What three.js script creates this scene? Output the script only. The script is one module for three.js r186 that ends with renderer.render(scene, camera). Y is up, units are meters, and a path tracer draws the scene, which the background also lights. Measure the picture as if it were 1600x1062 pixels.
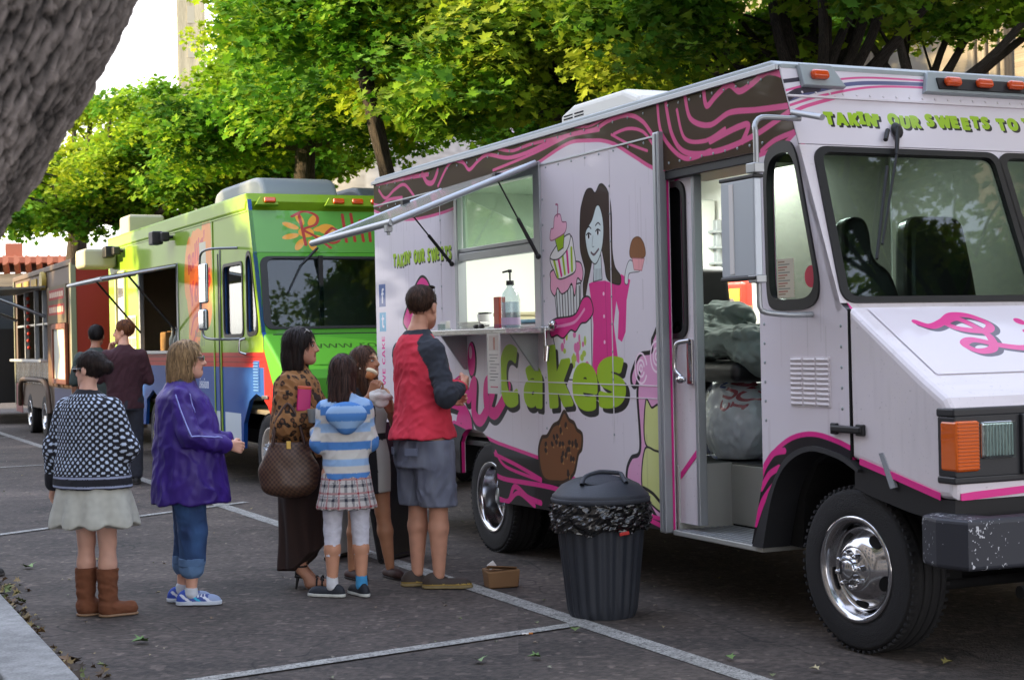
import * as THREE from 'three';
import { RoundedBoxGeometry } from 'three/addons/geometries/RoundedBoxGeometry.js';
import { mergeGeometries } from 'three/addons/utils/BufferGeometryUtils.js';
import { ImprovedNoise } from 'three/addons/math/ImprovedNoise.js';
import { RectAreaLightUniformsLib } from 'three/addons/lights/RectAreaLightUniformsLib.js';

// ---------- camera, sky, sun, exposure ----------
const scene = new THREE.Scene();
const camera = new THREE.PerspectiveCamera(23.98, 1024 / 679, 0.1, 900);
camera.position.set(0, 1.545, 0);
camera.rotation.set(0, 0, -0.021);
camera.focus = 9.6;
camera.userData.fStop = 9;
const renderer = new THREE.WebGLRenderer({ antialias: true });
renderer.toneMapping = THREE.LinearToneMapping;
renderer.toneMappingExposure = 2.9;
renderer.shadowMap.enabled = true;
{
  const w = 256, h = 128, d = new Float32Array(w * h * 4);
  for (let j = 0; j < h; j++) {
    const el = ((j + 0.5) / h - 0.5) * Math.PI, s = Math.max(0, Math.sin(el)), k = Math.pow(1 - s, 2.2);
    const c = el < 0 ? [0.25, 0.24, 0.23] : [0.66 + 0.64 * k, 0.76 + 0.46 * k, 1.02 + 0.12 * k];
    for (let i = 0; i < w; i++) d.set([c[0], c[1], c[2], 1], (j * w + i) * 4);
  }
  const t = new THREE.DataTexture(d, w, h, THREE.RGBAFormat, THREE.FloatType);
  t.mapping = THREE.EquirectangularReflectionMapping; t.magFilter = THREE.LinearFilter; t.needsUpdate = true;
  scene.background = t; scene.environment = t;
}
const sun = new THREE.DirectionalLight(new THREE.Color(1, 0.76, 0.42), 5);
const SUN_DIR = new THREE.Vector3(-0.95, 0.25, 0.19).normalize();
sun.position.copy(SUN_DIR).multiplyScalar(80).add(new THREE.Vector3(0, 0, -16));
sun.target.position.set(0, 0, -16);
sun.castShadow = true; sun.shadow.radius = 2; sun.shadow.mapSize.set(4096, 4096);
Object.assign(sun.shadow.camera, { left: -45, right: 45, top: 30, bottom: -30, near: 1, far: 220 });
scene.add(sun, sun.target);

// ---------- helpers ----------
const V = (x, y, z) => new THREE.Vector3(x, y, z);
function rng(s) { return () => { s = (s + 0x6d2b79f5) | 0; let t = Math.imul(s ^ (s >>> 15), 1 | s); t = (t + Math.imul(t ^ (t >>> 7), 61 | t)) ^ t; return ((t ^ (t >>> 14)) >>> 0) / 4294967296; }; }
const usedNames = new Map();
function numbered(n) { const k = usedNames.get(n) ?? 0; usedNames.set(n, k + 1); return k ? n + '_' + String(k).padStart(3, '0') : n; }
function tag(o, label, category, group) { o.userData.label = label; o.userData.category = category; if (group) o.userData.group = group; return o; }
function thing(name, label, category, p = [0, 0, 0], turn = 0, group) {
  const o = new THREE.Group(); o.name = numbered(name); o.position.set(...p); o.rotation.y = turn; scene.add(o); return tag(o, label, category, group);
}
function merge(gs) {
  if (!Array.isArray(gs)) return gs;
  if (gs.length === 1) return gs[0];
  const keepColor = gs.every((g) => g.attributes.color);
  const l = gs.map((g) => {
    g = g.index ? g.toNonIndexed() : g.clone();
    for (const k of Object.keys(g.attributes)) if (!['position', 'normal', 'uv'].includes(k) && !(k === 'color' && keepColor)) g.deleteAttribute(k);
    if (!g.attributes.uv) g.setAttribute('uv', new THREE.BufferAttribute(new Float32Array(g.attributes.position.count * 2), 2));
    if (!g.attributes.normal) g.computeVertexNormals();
    return g;
  });
  return mergeGeometries(l);
}
function part(name, gs, m, parent = scene) {
  const o = new THREE.Mesh(merge(gs), m); o.name = parent === scene ? numbered(name) : name; o.castShadow = o.receiveShadow = true; parent.add(o); return o;
}
function struct(name, gs, m) { const o = part(name, gs, m); o.userData.kind = 'structure'; return o; }
const C = (h) => new THREE.Color(h);
const lin = (h) => { const c = new THREE.Color(h); return [c.r, c.g, c.b]; };
function mat(color, roughness = 0.6, metalness = 0, extra = {}) {
  const phys = ['clearcoat', 'sheen', 'transmission', 'specularIntensity'].some((k) => k in extra);
  return new (phys ? THREE.MeshPhysicalMaterial : THREE.MeshStandardMaterial)({ color: C(color), roughness, metalness, ...extra });
}
const box = (x0, x1, y0, y1, z0, z1, r = 0.006) => {
  const w = x1 - x0, h = y1 - y0, d = z1 - z0; r = Math.min(r, w / 2.05, h / 2.05, d / 2.05);
  return new RoundedBoxGeometry(w, h, d, 1, r).translate((x0 + x1) / 2, (y0 + y1) / 2, (z0 + z1) / 2);
};
function rod(a, b, r0, r1 = r0, n = 10) {
  a = V(...a); b = V(...b); const d = b.clone().sub(a), g = new THREE.CylinderGeometry(r1, r0, d.length(), n, 1);
  g.applyQuaternion(new THREE.Quaternion().setFromUnitVectors(V(0, 1, 0), d.clone().normalize()));
  return g.translate((a.x + b.x) / 2, (a.y + b.y) / 2, (a.z + b.z) / 2);
}
const tube = (pts, r, n = 40, s = 8, closed = false) => new THREE.TubeGeometry(new THREE.CatmullRomCurve3(pts.map((p) => V(...p)), closed, 'catmullrom', 0.3), n, r, s, closed);
const lathe = (pts, n = 32) => new THREE.LatheGeometry(pts.map((p) => new THREE.Vector2(...p)), n);
const shapeOf = (pts) => new THREE.Shape(pts.map((p) => new THREE.Vector2(...p)));
function slab(pts, z0, z1, holes = [], bevel = 0) {
  const s = Array.isArray(pts) ? shapeOf(pts) : pts;
  for (const h of holes) s.holes.push(!Array.isArray(h) ? h : new THREE.Path(h.map((p) => new THREE.Vector2(...p))));
  const g = new THREE.ExtrudeGeometry(s, { depth: z1 - z0 - 2 * bevel, bevelEnabled: bevel > 0, bevelSize: bevel, bevelThickness: bevel, bevelOffset: -bevel, bevelSegments: 3, curveSegments: 10 });
  return g.translate(0, 0, z0 + bevel);
}
function rrect(x0, x1, y0, y1, r, P = THREE.Path) {
  const p = new P(); p.moveTo(x0 + r, y0); p.lineTo(x1 - r, y0); p.quadraticCurveTo(x1, y0, x1, y0 + r); p.lineTo(x1, y1 - r); p.quadraticCurveTo(x1, y1, x1 - r, y1);
  p.lineTo(x0 + r, y1); p.quadraticCurveTo(x0, y1, x0, y1 - r); p.lineTo(x0, y0 + r); p.quadraticCurveTo(x0, y0, x0 + r, y0); return p;
}
function roundPoly(pts, r, P = THREE.Path) {   // polygon with rounded corners
  const p = new P(), n = pts.length;
  for (let i = 0; i < n; i++) {
    const a = new THREE.Vector2(...pts[(i + n - 1) % n]), b = new THREE.Vector2(...pts[i]), c = new THREE.Vector2(...pts[(i + 1) % n]);
    const u = a.clone().sub(b), w = c.clone().sub(b), ru = Math.min(r, u.length() / 2), rw = Math.min(r, w.length() / 2);
    u.setLength(ru).add(b); w.setLength(rw).add(b);
    if (i) p.lineTo(u.x, u.y); else p.moveTo(u.x, u.y);
    p.quadraticCurveTo(b.x, b.y, w.x, w.y);
  }
  p.closePath(); return p;
}
const perlin = new ImprovedNoise();
const ns = (x, y, z) => perlin.noise(x + 37.3, y + 11.7, z + 91.1);
function canvasTex(w, h, draw) {
  const c = document.createElement('canvas'); c.width = w; c.height = h; draw(c.getContext('2d'), w, h);
  const t = new THREE.CanvasTexture(c); t.colorSpace = THREE.SRGBColorSpace; return t;
}
// maps uv in metres (x0..x1, y0..y1) onto a whole texture
const spline = (pts, n = 8) => new THREE.SplineCurve(pts.map((p) => new THREE.Vector2(...p))).getPoints(n * (pts.length - 1)).map((p) => [p.x, p.y]);
function fit(t, x0, x1, y0, y1) { t.repeat.set(1 / (x1 - x0), 1 / (y1 - y0)); t.offset.set(-x0 / (x1 - x0), -y0 / (y1 - y0)); return t; }
// tileable value noise
function lattice(seed, p) { const r = rng(seed), a = new Float32Array(p * p); for (let i = 0; i < a.length; i++) a[i] = r(); return (x, y) => { const xi = Math.floor(x), yi = Math.floor(y); let u = x - xi, v = y - yi; u = u * u * (3 - 2 * u); v = v * v * (3 - 2 * v); const X = ((xi % p) + p) % p, Y = ((yi % p) + p) % p, X1 = (X + 1) % p, Y1 = (Y + 1) % p; return (a[Y * p + X] * (1 - u) + a[Y * p + X1] * u) * (1 - v) + (a[Y1 * p + X] * (1 - u) + a[Y1 * p + X1] * u) * v; }; }
function pixelTex(n, srgb, fn) {   // fn(u, v) -> [r, g, b] 0..255, u, v in 0..1
  const d = new Uint8Array(n * n * 4);
  for (let j = 0; j < n; j++) for (let i = 0; i < n; i++) { const c = fn(i / n, j / n, i, j); d[(j * n + i) * 4] = c[0]; d[(j * n + i) * 4 + 1] = c[1]; d[(j * n + i) * 4 + 2] = c[2]; d[(j * n + i) * 4 + 3] = 255; }
  const t = new THREE.DataTexture(d, n, n); t.wrapS = t.wrapT = THREE.RepeatWrapping; t.magFilter = THREE.LinearFilter; if (srgb) t.colorSpace = THREE.SRGBColorSpace; t.needsUpdate = true; return t;
}
const rep = (t, x, y) => { const c = t.clone(); c.repeat.set(x, y); c.needsUpdate = true; return c; };
const nA = lattice(1, 16), nB = lattice(2, 64), nC = lattice(3, 256), nD = lattice(4, 512);
const grit = pixelTex(512, false, (u, v) => { const k = 128 + 90 * (nD(u * 256, v * 256) - 0.5) + 110 * (nC(u * 128, v * 128) - 0.5) + 50 * (nB(u * 32, v * 32) - 0.5); return [k, k, k]; });
const smudge = pixelTex(512, false, (u, v) => { const k = 150 + 110 * (nA(u * 8, v * 8) - 0.5) + 70 * (nB(u * 32, v * 32) - 0.5) + 30 * (nC(u * 128, v * 128) - 0.5); return [k, k, k]; });
const weave = pixelTex(128, false, (u, v, i, j) => { const k = 128 + 60 * (((i >> 1) + (j >> 1)) % 2 ? 1 : -1) + 60 * (nB(u * 64, v * 64) - 0.5); return [k, k, k]; });

const M = {
  black: mat('#141417', 0.5), rubber: mat('#1b1b1d', 0.75, 0, { bumpMap: rep(grit, 3, 3), bumpScale: 0.002 }), gasket: mat('#0e0e10', 0.45),
  chrome: mat('#c2c2c4', 0.24, 1, { roughnessMap: rep(smudge, 2, 2) }), alu: mat('#a6aaae', 0.45, 0.7), steel: mat('#8c9094', 0.35, 0.9),
  darkMetal: mat('#2b2d30', 0.5, 0.5), under: mat('#131314', 0.9), glass: mat('#e9f1ee', 0.02, 0, { transmission: 1, thickness: 0, ior: 1.5 }),
  tint: mat('#c6d2cf', 0.02, 0, { transmission: 1, thickness: 0, ior: 1.5 }), amber: mat('#d1490a', 0.25, 0, { clearcoat: 0.6 }), white: mat('#dcdad8', 0.5),
  innerWall: mat('#d9d6c8', 0.55), lensClear: mat('#cfd6d8', 0.12, 0.4, { clearcoat: 1 }),
};
// ---------- ground, road markings, pavement ----------
const FW = V(0.4167, 0, 0.9090);                       // direction in which the trucks face
{
  const tex = pixelTex(2048, true, (u, v, i, j) => {
    const big = nA(u * 4, v * 4) * 0.6 + nA(u * 14 + 3, v * 14) * 0.4, mid = nB(u * 60, v * 60), fine = nD(u * 500, v * 500), dot = nC(u * 250 + 9, v * 250);
    let k = 60 + 34 * (big - 0.5) + 12 * (mid - 0.5) + 30 * (fine - 0.5) + (dot > 0.86 ? 24 : 0) - (dot < 0.1 ? 12 : 0);
    const stain = nA(u * 9 + 5.3, v * 9 + 1.7); if (stain > 0.74) k -= (stain - 0.74) * 90;
    const tyre = nA(u * 3 + 1, v * 40) ; if (tyre > 0.80) k -= 7; const pale = nA(u * 7 + 9, v * 7 + 2); if (pale > 0.7) k += (pale - 0.7) * 70;
    const crack = Math.abs(nA(u * 6, v * 6) + 0.25 * nB(u * 40, v * 40) - 0.62); if (crack < 0.0045) k -= 22;
    return [k * 1.09, k * 0.97, k * 0.89];
  });
  tex.repeat.set(1 / 12, 1 / 12);
  const bump = rep(grit, 1 / 1.3, 1 / 1.3);
  const m = new THREE.MeshStandardMaterial({ map: tex, roughness: 0.93, bumpMap: bump, bumpScale: 0.006 });
  const g = new THREE.PlaneGeometry(700, 700, 1, 1).rotateX(-Math.PI / 2).translate(0, 0, -150);
  const uv = g.attributes.uv, p = g.attributes.position; for (let i = 0; i < 4; i++) uv.setXY(i, p.getX(i), p.getZ(i));
  struct('road', g, m);
  // worn painted lines
  const worn = pixelTex(512, true, (u, v) => { const k = 142 + 50 * (nC(u * 128, v * 128) - 0.5) + 30 * (nB(u * 24, v * 24) - 0.5), hole = nC(u * 90 + 7, v * 90) * 0.6 + nD(u * 300, v * 300) * 0.4 > 0.68; return hole ? [84, 82, 80] : [k, k * 0.995, k * 0.96]; });
  const lineM = new THREE.MeshStandardMaterial({ map: worn, roughness: 0.85, bumpMap: bump, bumpScale: 0.004 });
  const strip = (a, b, w) => {
    const d = V(b[0] - a[0], 0, b[1] - a[1]), L = d.length(); d.normalize(); const n = V(-d.z, 0, d.x).multiplyScalar(w / 2);
    const g2 = new THREE.BufferGeometry(), P = [], U = [];
    for (const [x, z, s, l] of [[a[0], a[1], 1, 0], [b[0], b[1], 1, L], [b[0], b[1], -1, L], [a[0], a[1], -1, 0]]) { P.push(x + n.x * s, 0, z + n.z * s); U.push(l, (s * w) / 2 + 0.5); }
    g2.setAttribute('position', new THREE.Float32BufferAttribute(P, 3)); g2.setAttribute('uv', new THREE.Float32BufferAttribute(U, 2));
    const idx = n.x * d.z - n.z * d.x > 0 ? [0, 1, 2, 0, 2, 3] : [0, 2, 1, 0, 3, 2]; g2.setIndex(idx); g2.computeVertexNormals();
    if (g2.attributes.normal.getY(0) < 0) { g2.setIndex([...idx].reverse()); g2.computeVertexNormals(); } return g2;
  };
  const l0 = V(0.267, 0.004, -8.85), at = (t) => [l0.x + 0.424 * t, l0.z + 0.9056 * t];
  struct('road_marking', strip(at(-40), at(7), 0.13).translate(0, 0.004, 0), lineM);
  const cross = (a, b, w = 0.1) => struct('road_marking', strip(a, b, w).translate(0, 0.008, 0), lineM);
  cross([-1.62, -7.28], [0.3, -8.615]); cross([-4.9, -12.6], [-2.65, -15.75]); cross([-8.5, -20.1], [-5.7, -21.75]); cross([-11.5, -27], [-8.7, -28.5]);
  // pavement: kerb stones and slabs, the kerb line runs parallel to the trucks
  const conc = pixelTex(1024, true, (u, v) => { const k = 128 + 26 * (nA(u * 8, v * 8) - 0.5) + 22 * (nB(u * 50, v * 50) - 0.5) + 26 * (nD(u * 400, v * 400) - 0.5); return [k, k * 1.0, k * 0.985]; });
  conc.repeat.set(1 / 3, 1 / 3);
  const cm = new THREE.MeshStandardMaterial({ map: conc, roughness: 0.92, bumpMap: bump, bumpScale: 0.003 });
  const k0 = V(-1.9, 0, -6.93), ang = Math.atan2(-FW.z, FW.x);
  const base = new THREE.Group(); base.name = 'pavement'; base.position.copy(k0); base.rotation.y = ang; base.userData.kind = 'structure'; scene.add(base);
  // local x runs along the kerb towards the viewer, local z away from the road
  const uvm = (g3) => { const p3 = g3.attributes.position, n3 = g3.attributes.normal, a = new Float32Array(p3.count * 2); for (let i = 0; i < p3.count; i++) { const up = Math.abs(n3.getY(i)) > 0.5; a[2 * i] = p3.getX(i); a[2 * i + 1] = up ? p3.getZ(i) : p3.getY(i); } g3.setAttribute('uv', new THREE.BufferAttribute(a, 2)); return g3; };
  for (let i = 0; i < 7; i++) part('kerb_stone', uvm(box(-12 + i * 3.0, -9.006 + i * 3.0, -0.1, 0.12, 0.0, 0.30, 0.018)), cm, base);
  for (let i = 0; i < 9; i++) for (let j = 0; j < 2; j++) part('paving_slab', uvm(box(-12 + i * 2, -10.012 + i * 2, -0.1, 0.118, 0.312 + 1.8 * j, 0.312 + 1.8 * (j + 1) - 0.012, 0.008)), cm, base);
  part('paving_edge', uvm(box(-42, -12.01, -0.1, 0.118, 0, 3.9, 0.015)), cm, base);
}
// leaf shapes -----------------------------------------------------------
function mapleLeaf(s, fold = 0.15) {
  const o = [[0, -0.5], [0.16, -0.32], [0.52, -0.30], [0.30, -0.08], [0.62, 0.18], [0.26, 0.14], [0.20, 0.30], [0, 0.62]], P = [], I = [];
  const pts = [...o, ...o.slice(1, -1).reverse().map(([x, y]) => [-x, y])];
  P.push(0, 0, 0); for (const [x, y] of pts) P.push(x * s, y * s, Math.abs(x) * s * fold - y * y * s * 0.15);
  for (let i = 1; i <= pts.length; i++) I.push(0, i, i % pts.length + 1);
  const g = new THREE.BufferGeometry(); g.setAttribute('position', new THREE.Float32BufferAttribute(P, 3)); g.setIndex(I); g.computeVertexNormals(); return g;
}
{
  const R = rng(77), leafM = (h) => mat(h, 0.7, 0, { side: THREE.DoubleSide });
  const dry = leafM('#ffffff'), litter = new THREE.InstancedMesh(mapleLeaf(0.05, 0.5), dry, 1500), m4 = new THREE.Matrix4(), q = new THREE.Quaternion(), e = new THREE.Euler();
  litter.name = numbered('leaf_litter'); litter.userData.kind = 'stuff'; tag(litter, 'brown dry leaf litter gathered in the gutter along the kerb', 'leaf litter');
  const cols = ['#6a5238', '#4c3b29', '#7d6a44', '#8a7a4a', '#3d3226', '#5f6a35'].map(C);
  for (let i = 0; i < 1500; i++) {
    const gutter = i < 1050, t = -11 + R() * 14;
    let x, z; if (gutter) { const off = 0.015 + Math.pow(R(), 2.4) * 0.26 * (0.55 + 0.45 * Math.sin(t * 3.1) * Math.sin(t * 1.3)); x = -1.9 + 0.4167 * t + 0.909 * off; z = -6.93 + 0.909 * t - 0.4167 * off; }
    else { x = -9 + R() * 13; z = -6.4 - R() * 18; if ((x + 1.9) * 0.909 - (z + 6.93) * 0.4167 < 0.1) { x += 5; } }
    e.set(-Math.PI / 2 + (R() - 0.5) * (gutter ? 1.6 : 0.5), (R() - 0.5) * (gutter ? 1.2 : 0.4), R() * 6.3); q.setFromEuler(e); const s = gutter ? 0.4 + R() * 0.9 : 0.2 + R() * 0.45;
    m4.compose(V(x, 0.008 + (gutter ? R() * 0.03 : 0), z), q, V(s, s, s)); litter.setMatrixAt(i, m4); litter.setColorAt(i, cols[(R() * cols.length) | 0].clone().lerp(C('#8d8a80'), gutter ? 0 : R() * 0.6));
  }
  litter.castShadow = litter.receiveShadow = true; scene.add(litter);
  const spots = [[0.30, -8.42, '#5c6f3a', 'green maple leaf on the asphalt just left of the bin base near the stall line', 0.07], [0.08, -7.72, '#55703a', 'green leaf flat on the asphalt near the bottom edge below the bin', 0.08], [-0.19, -7.66, '#76905c', 'pale green leaf curled on the asphalt at the bottom centre', 0.09], [1.98, -7.38, '#8a8148', 'yellowish leaf on the asphalt below the front wheel of the pink truck', 0.07], [1.0, -7.6, '#5f7d3c', 'green leaf lying on the asphalt right of the long white line', 0.07], [-1.97, -8.35, '#5a7a40', 'large green leaf by the gutter in front of the brown boots', 0.11], [-3.45, -11.3, '#6c8b45', 'green leaf on the asphalt at the left edge above the kerb', 0.12], [-2.02, -14.2, '#8a7a4c', 'tan leaf lying on the long white line behind the purple jacket', 0.12], [1.35, -7.3, '#b0a684', 'cream coloured leaf on the asphalt at the bottom right', 0.06]];
  spots.forEach(([x, z, c, l, s], i) => { const o = part('fallen_leaf', mapleLeaf(s * 0.8, 0.5).rotateX(-Math.PI / 2 + 0.12).rotateY(i * 1.7), leafM(c)); o.position.set(x, 0.018, z); tag(o, l, 'leaf'); });
  const cig = thing('cigarette_end', 'orange tipped cigarette end lying on the asphalt left of the bin', 'cigarette end', [0.02, 0.009, -8.36], 0.2);
  part('paper', rod([0, 0, 0], [0.035, 0, 0], 0.005), M.white, cig); part('filter_tip', rod([0.035, 0, 0], [0.058, 0, 0], 0.005), mat('#b5702c', 0.8), cig);
}
// ---------- drawing helpers for printed vehicle wraps: coordinates in metres on the panel ----------
function wrapTex(w, h, x0, x1, y0, y1, draw) {
  const t = canvasTex(w, h, (c) => {
    const X = (x) => ((x - x0) / (x1 - x0)) * w, Y = (y) => ((y1 - y) / (y1 - y0)) * h, S = w / (x1 - x0);
    const path = (pts, closed, smooth) => {
      c.beginPath(); const n = pts.length;
      if (!smooth) pts.forEach(([x, y], i) => (i ? c.lineTo(X(x), Y(y)) : c.moveTo(X(x), Y(y))));
      else {
        const g = (i) => (closed ? pts[(i + n) % n] : pts[Math.max(0, Math.min(n - 1, i))]);
        c.moveTo(X(pts[0][0]), Y(pts[0][1]));
        for (let i = 0; i < (closed ? n : n - 1); i++) { const a = g(i - 1), b = g(i), d = g(i + 1), e = g(i + 2); c.bezierCurveTo(X(b[0] + (d[0] - a[0]) / 6), Y(b[1] + (d[1] - a[1]) / 6), X(d[0] - (e[0] - b[0]) / 6), Y(d[1] - (e[1] - b[1]) / 6), X(d[0]), Y(d[1])); }
      }
      if (closed) c.closePath();
    };
    c.lineJoin = c.lineCap = 'round';
    draw({
      c, X, Y, S,
      poly: (pts, fill, line, lw = 0.012, smooth = true) => { path(pts, true, smooth); if (fill) { c.fillStyle = fill; c.fill(); } if (line) { c.strokeStyle = line; c.lineWidth = lw * S; c.stroke(); } },
      line: (pts, col, lw, smooth = true) => { path(pts, false, smooth); c.strokeStyle = col; c.lineWidth = lw * S; c.stroke(); },
      oval: (x, y, rx, ry, fill, turn = 0) => { c.beginPath(); c.ellipse(X(x), Y(y), rx * S, ry * S, turn, 0, 7); c.fillStyle = fill; c.fill(); },
      text: (s, x, y, size, fill, o = {}) => {   // o: turn, sx, skew, edge [colour, width], font
        c.save(); c.translate(X(x), Y(y)); c.rotate(o.turn || 0); c.transform(o.sx || 1, 0, o.skew || 0, 1, 0, 0); c.font = `${o.font || 'bold'} ${size * S}px ${o.face || 'sans-serif'}`; c.textBaseline = 'alphabetic';
        if (o.shadow) { c.fillStyle = c.strokeStyle = o.shadow; c.lineWidth = (o.fat || 0) * S; c.translate(o.dx * S, o.dy * S); if (o.fat) c.strokeText(s, 0, 0); c.fillText(s, 0, 0); c.translate(-o.dx * S, -o.dy * S); }
        if (o.edge) { c.strokeStyle = o.edge[0]; c.lineWidth = o.edge[1] * S; c.strokeText(s, 0, 0); }
        if (o.fat) { c.strokeStyle = fill; c.lineWidth = o.fat * S; c.strokeText(s, 0, 0); }
        c.fillStyle = fill; c.fillText(s, 0, 0); c.restore();
      },
    });
  });
  return fit(t, x0, x1, y0, y1);
}
function jumpy(d, s, x, y, size, gap, seed, fill, o, slope = 0) { const R = rng(seed); let k = x; for (const ch of s) { if (ch !== ' ') d.text(ch, k, y + (R() - 0.5) * size * 0.14 + slope * (k - x), size, fill, { ...o, turn: (R() - 0.5) * 0.16 }); k += ch === ' ' ? gap * 0.55 : ch === 'I' || ch === "'" ? gap * 0.55 : ch === 'W' ? gap * 1.25 : gap; } }
const frameTurn = (deg) => THREE.MathUtils.degToRad(deg) - Math.PI / 2;   // local +x becomes the way a vehicle faces, local +z its right side

// a wheel whose outer face looks along +z; front: bulging chrome disc, rear: deep dish
function wheel(parent, x, y, z, steer, kind, r = 0.405, w = 0.24, tagName = 'wheel') {
  const g = new THREE.Group(); g.name = tagName; g.position.set(x, y, z); g.rotation.y = steer; parent.add(g);
  const ri = r * 0.595, h = w / 2;
  const prof = [[ri, -h * 0.8], [ri + 0.012, -h * 0.95], [r * 0.8, -h], [r * 0.93, -h * 0.93], [r * 0.985, -h * 0.75], [r, -h * 0.6]];
  for (const k of [-0.42, 0, 0.42]) prof.push([r, h * (k - 0.045)], [r - 0.011, h * (k - 0.03)], [r - 0.011, h * (k + 0.03)], [r, h * (k + 0.045)]);
  prof.push([r, h * 0.6], [r * 0.985, h * 0.75], [r * 0.95, h * 0.88], [r * 0.93, h * 0.95], [r * 0.9, h * 0.96], [r * 0.8, h], [r * 0.7, h * 0.985], [ri + 0.012, h * 0.95], [ri, h * 0.8]);
  const gs = [lathe(prof, 56).rotateX(Math.PI / 2)];
  for (let i = 0; i < 64; i++) for (const s of [-1, 1]) { const a = (i / 64) * 6.2832; gs.push(new THREE.BoxGeometry(0.016, 0.012, h * 0.36).rotateX(0).translate(0, r - 0.0095, s * h * 0.74).rotateZ(a)); }
  const tyre = part('tyre', gs, M.rubber, g);
  if (kind === 'plain') { part('rim', lathe([[0.0, h * 0.3], [ri * 0.4, h * 0.3], [ri * 0.55, h * 0.1], [ri * 0.8, h * 0.15], [ri * 0.9, h * 0.7], [ri, h * 0.92], [ri + 0.012, h * 0.95], [ri + 0.004, h * 0.8]], 28).rotateX(Math.PI / 2), kind.m || M.steel, g); return g; }
  const front = kind !== 'rear';
  const disc = front ? [[0.0, h * 1.02], [ri * 0.42, h * 1.02], [ri * 0.5, h * 0.98], [ri * 0.62, h * 0.8], [ri * 0.76, h * 0.48], [ri * 0.83, h * 0.42], [ri * 0.87, h * 0.55], [ri * 0.92, h * 0.9], [ri * 1.0, h * 1.02], [ri * 1.06, h * 1.03], [ri * 1.07, h * 0.95]]
    : [[0.0, -h * 0.55], [ri * 0.5, -h * 0.55], [ri * 0.8, -h * 0.3], [ri * 0.86, -h * 0.1], [ri * 0.9, h * 0.75], [ri * 0.96, h * 0.98], [ri * 1.06, h * 1.03], [ri * 1.07, h * 0.95]];
  part('rim', lathe(disc, 56).rotateX(Math.PI / 2), kind === 'dull' ? mat('#c6bdb2', 0.5, 0.2, { roughnessMap: smudge }) : M.chrome, g);
  if (front) {
    const holes = []; for (let i = 0; i < 5; i++) { const a = 0.62 + i * 1.2566; holes.push(new THREE.CylinderGeometry(1, 1, 0.012, 20).rotateX(Math.PI / 2).scale(ri * 0.16, ri * 0.105, 1).rotateX(-0.62).translate(0, ri * 0.70, h * 0.62).rotateZ(a)); }
    for (const hg of holes) part('hand_hole', hg, M.under, g);
    part('hub', lathe([[0.0, h * 1.5], [ri * 0.17, h * 1.48], [ri * 0.21, h * 1.38], [ri * 0.22, h * 1.12], [ri * 0.40, h * 1.08], [ri * 0.44, h * 1.0]], 28).rotateX(Math.PI / 2), kind === 'dull' ? M.alu : M.chrome, g);
    for (let i = 0; i < 8; i++) { const a = (i / 8) * 6.2832 + 0.2; part('lug_nut', [rod([Math.cos(a) * ri * 0.335, Math.sin(a) * ri * 0.335, h], [Math.cos(a) * ri * 0.335, Math.sin(a) * ri * 0.335, h * 1.32], 0.017, 0.013, 8), new THREE.SphereGeometry(0.013, 8, 6).translate(Math.cos(a) * ri * 0.335, Math.sin(a) * ri * 0.335, h * 1.32)], kind === 'dull' ? M.alu : M.chrome, g); }
  } else part('hub', [lathe([[0, h * 0.55], [ri * 0.26, h * 0.5], [ri * 0.3, h * 0.2], [ri * 0.32, -h * 0.55]], 24).rotateX(Math.PI / 2)], M.steel, g);
  return g;
}
const lamp = (name, parent, x, y, z, w, h, d, m = M.amber) => { const g = new RoundedBoxGeometry(d, h, w, 3, Math.min(w, h, d) * 0.45).translate(x, y, z); return part(name, g, m, parent); };

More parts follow.
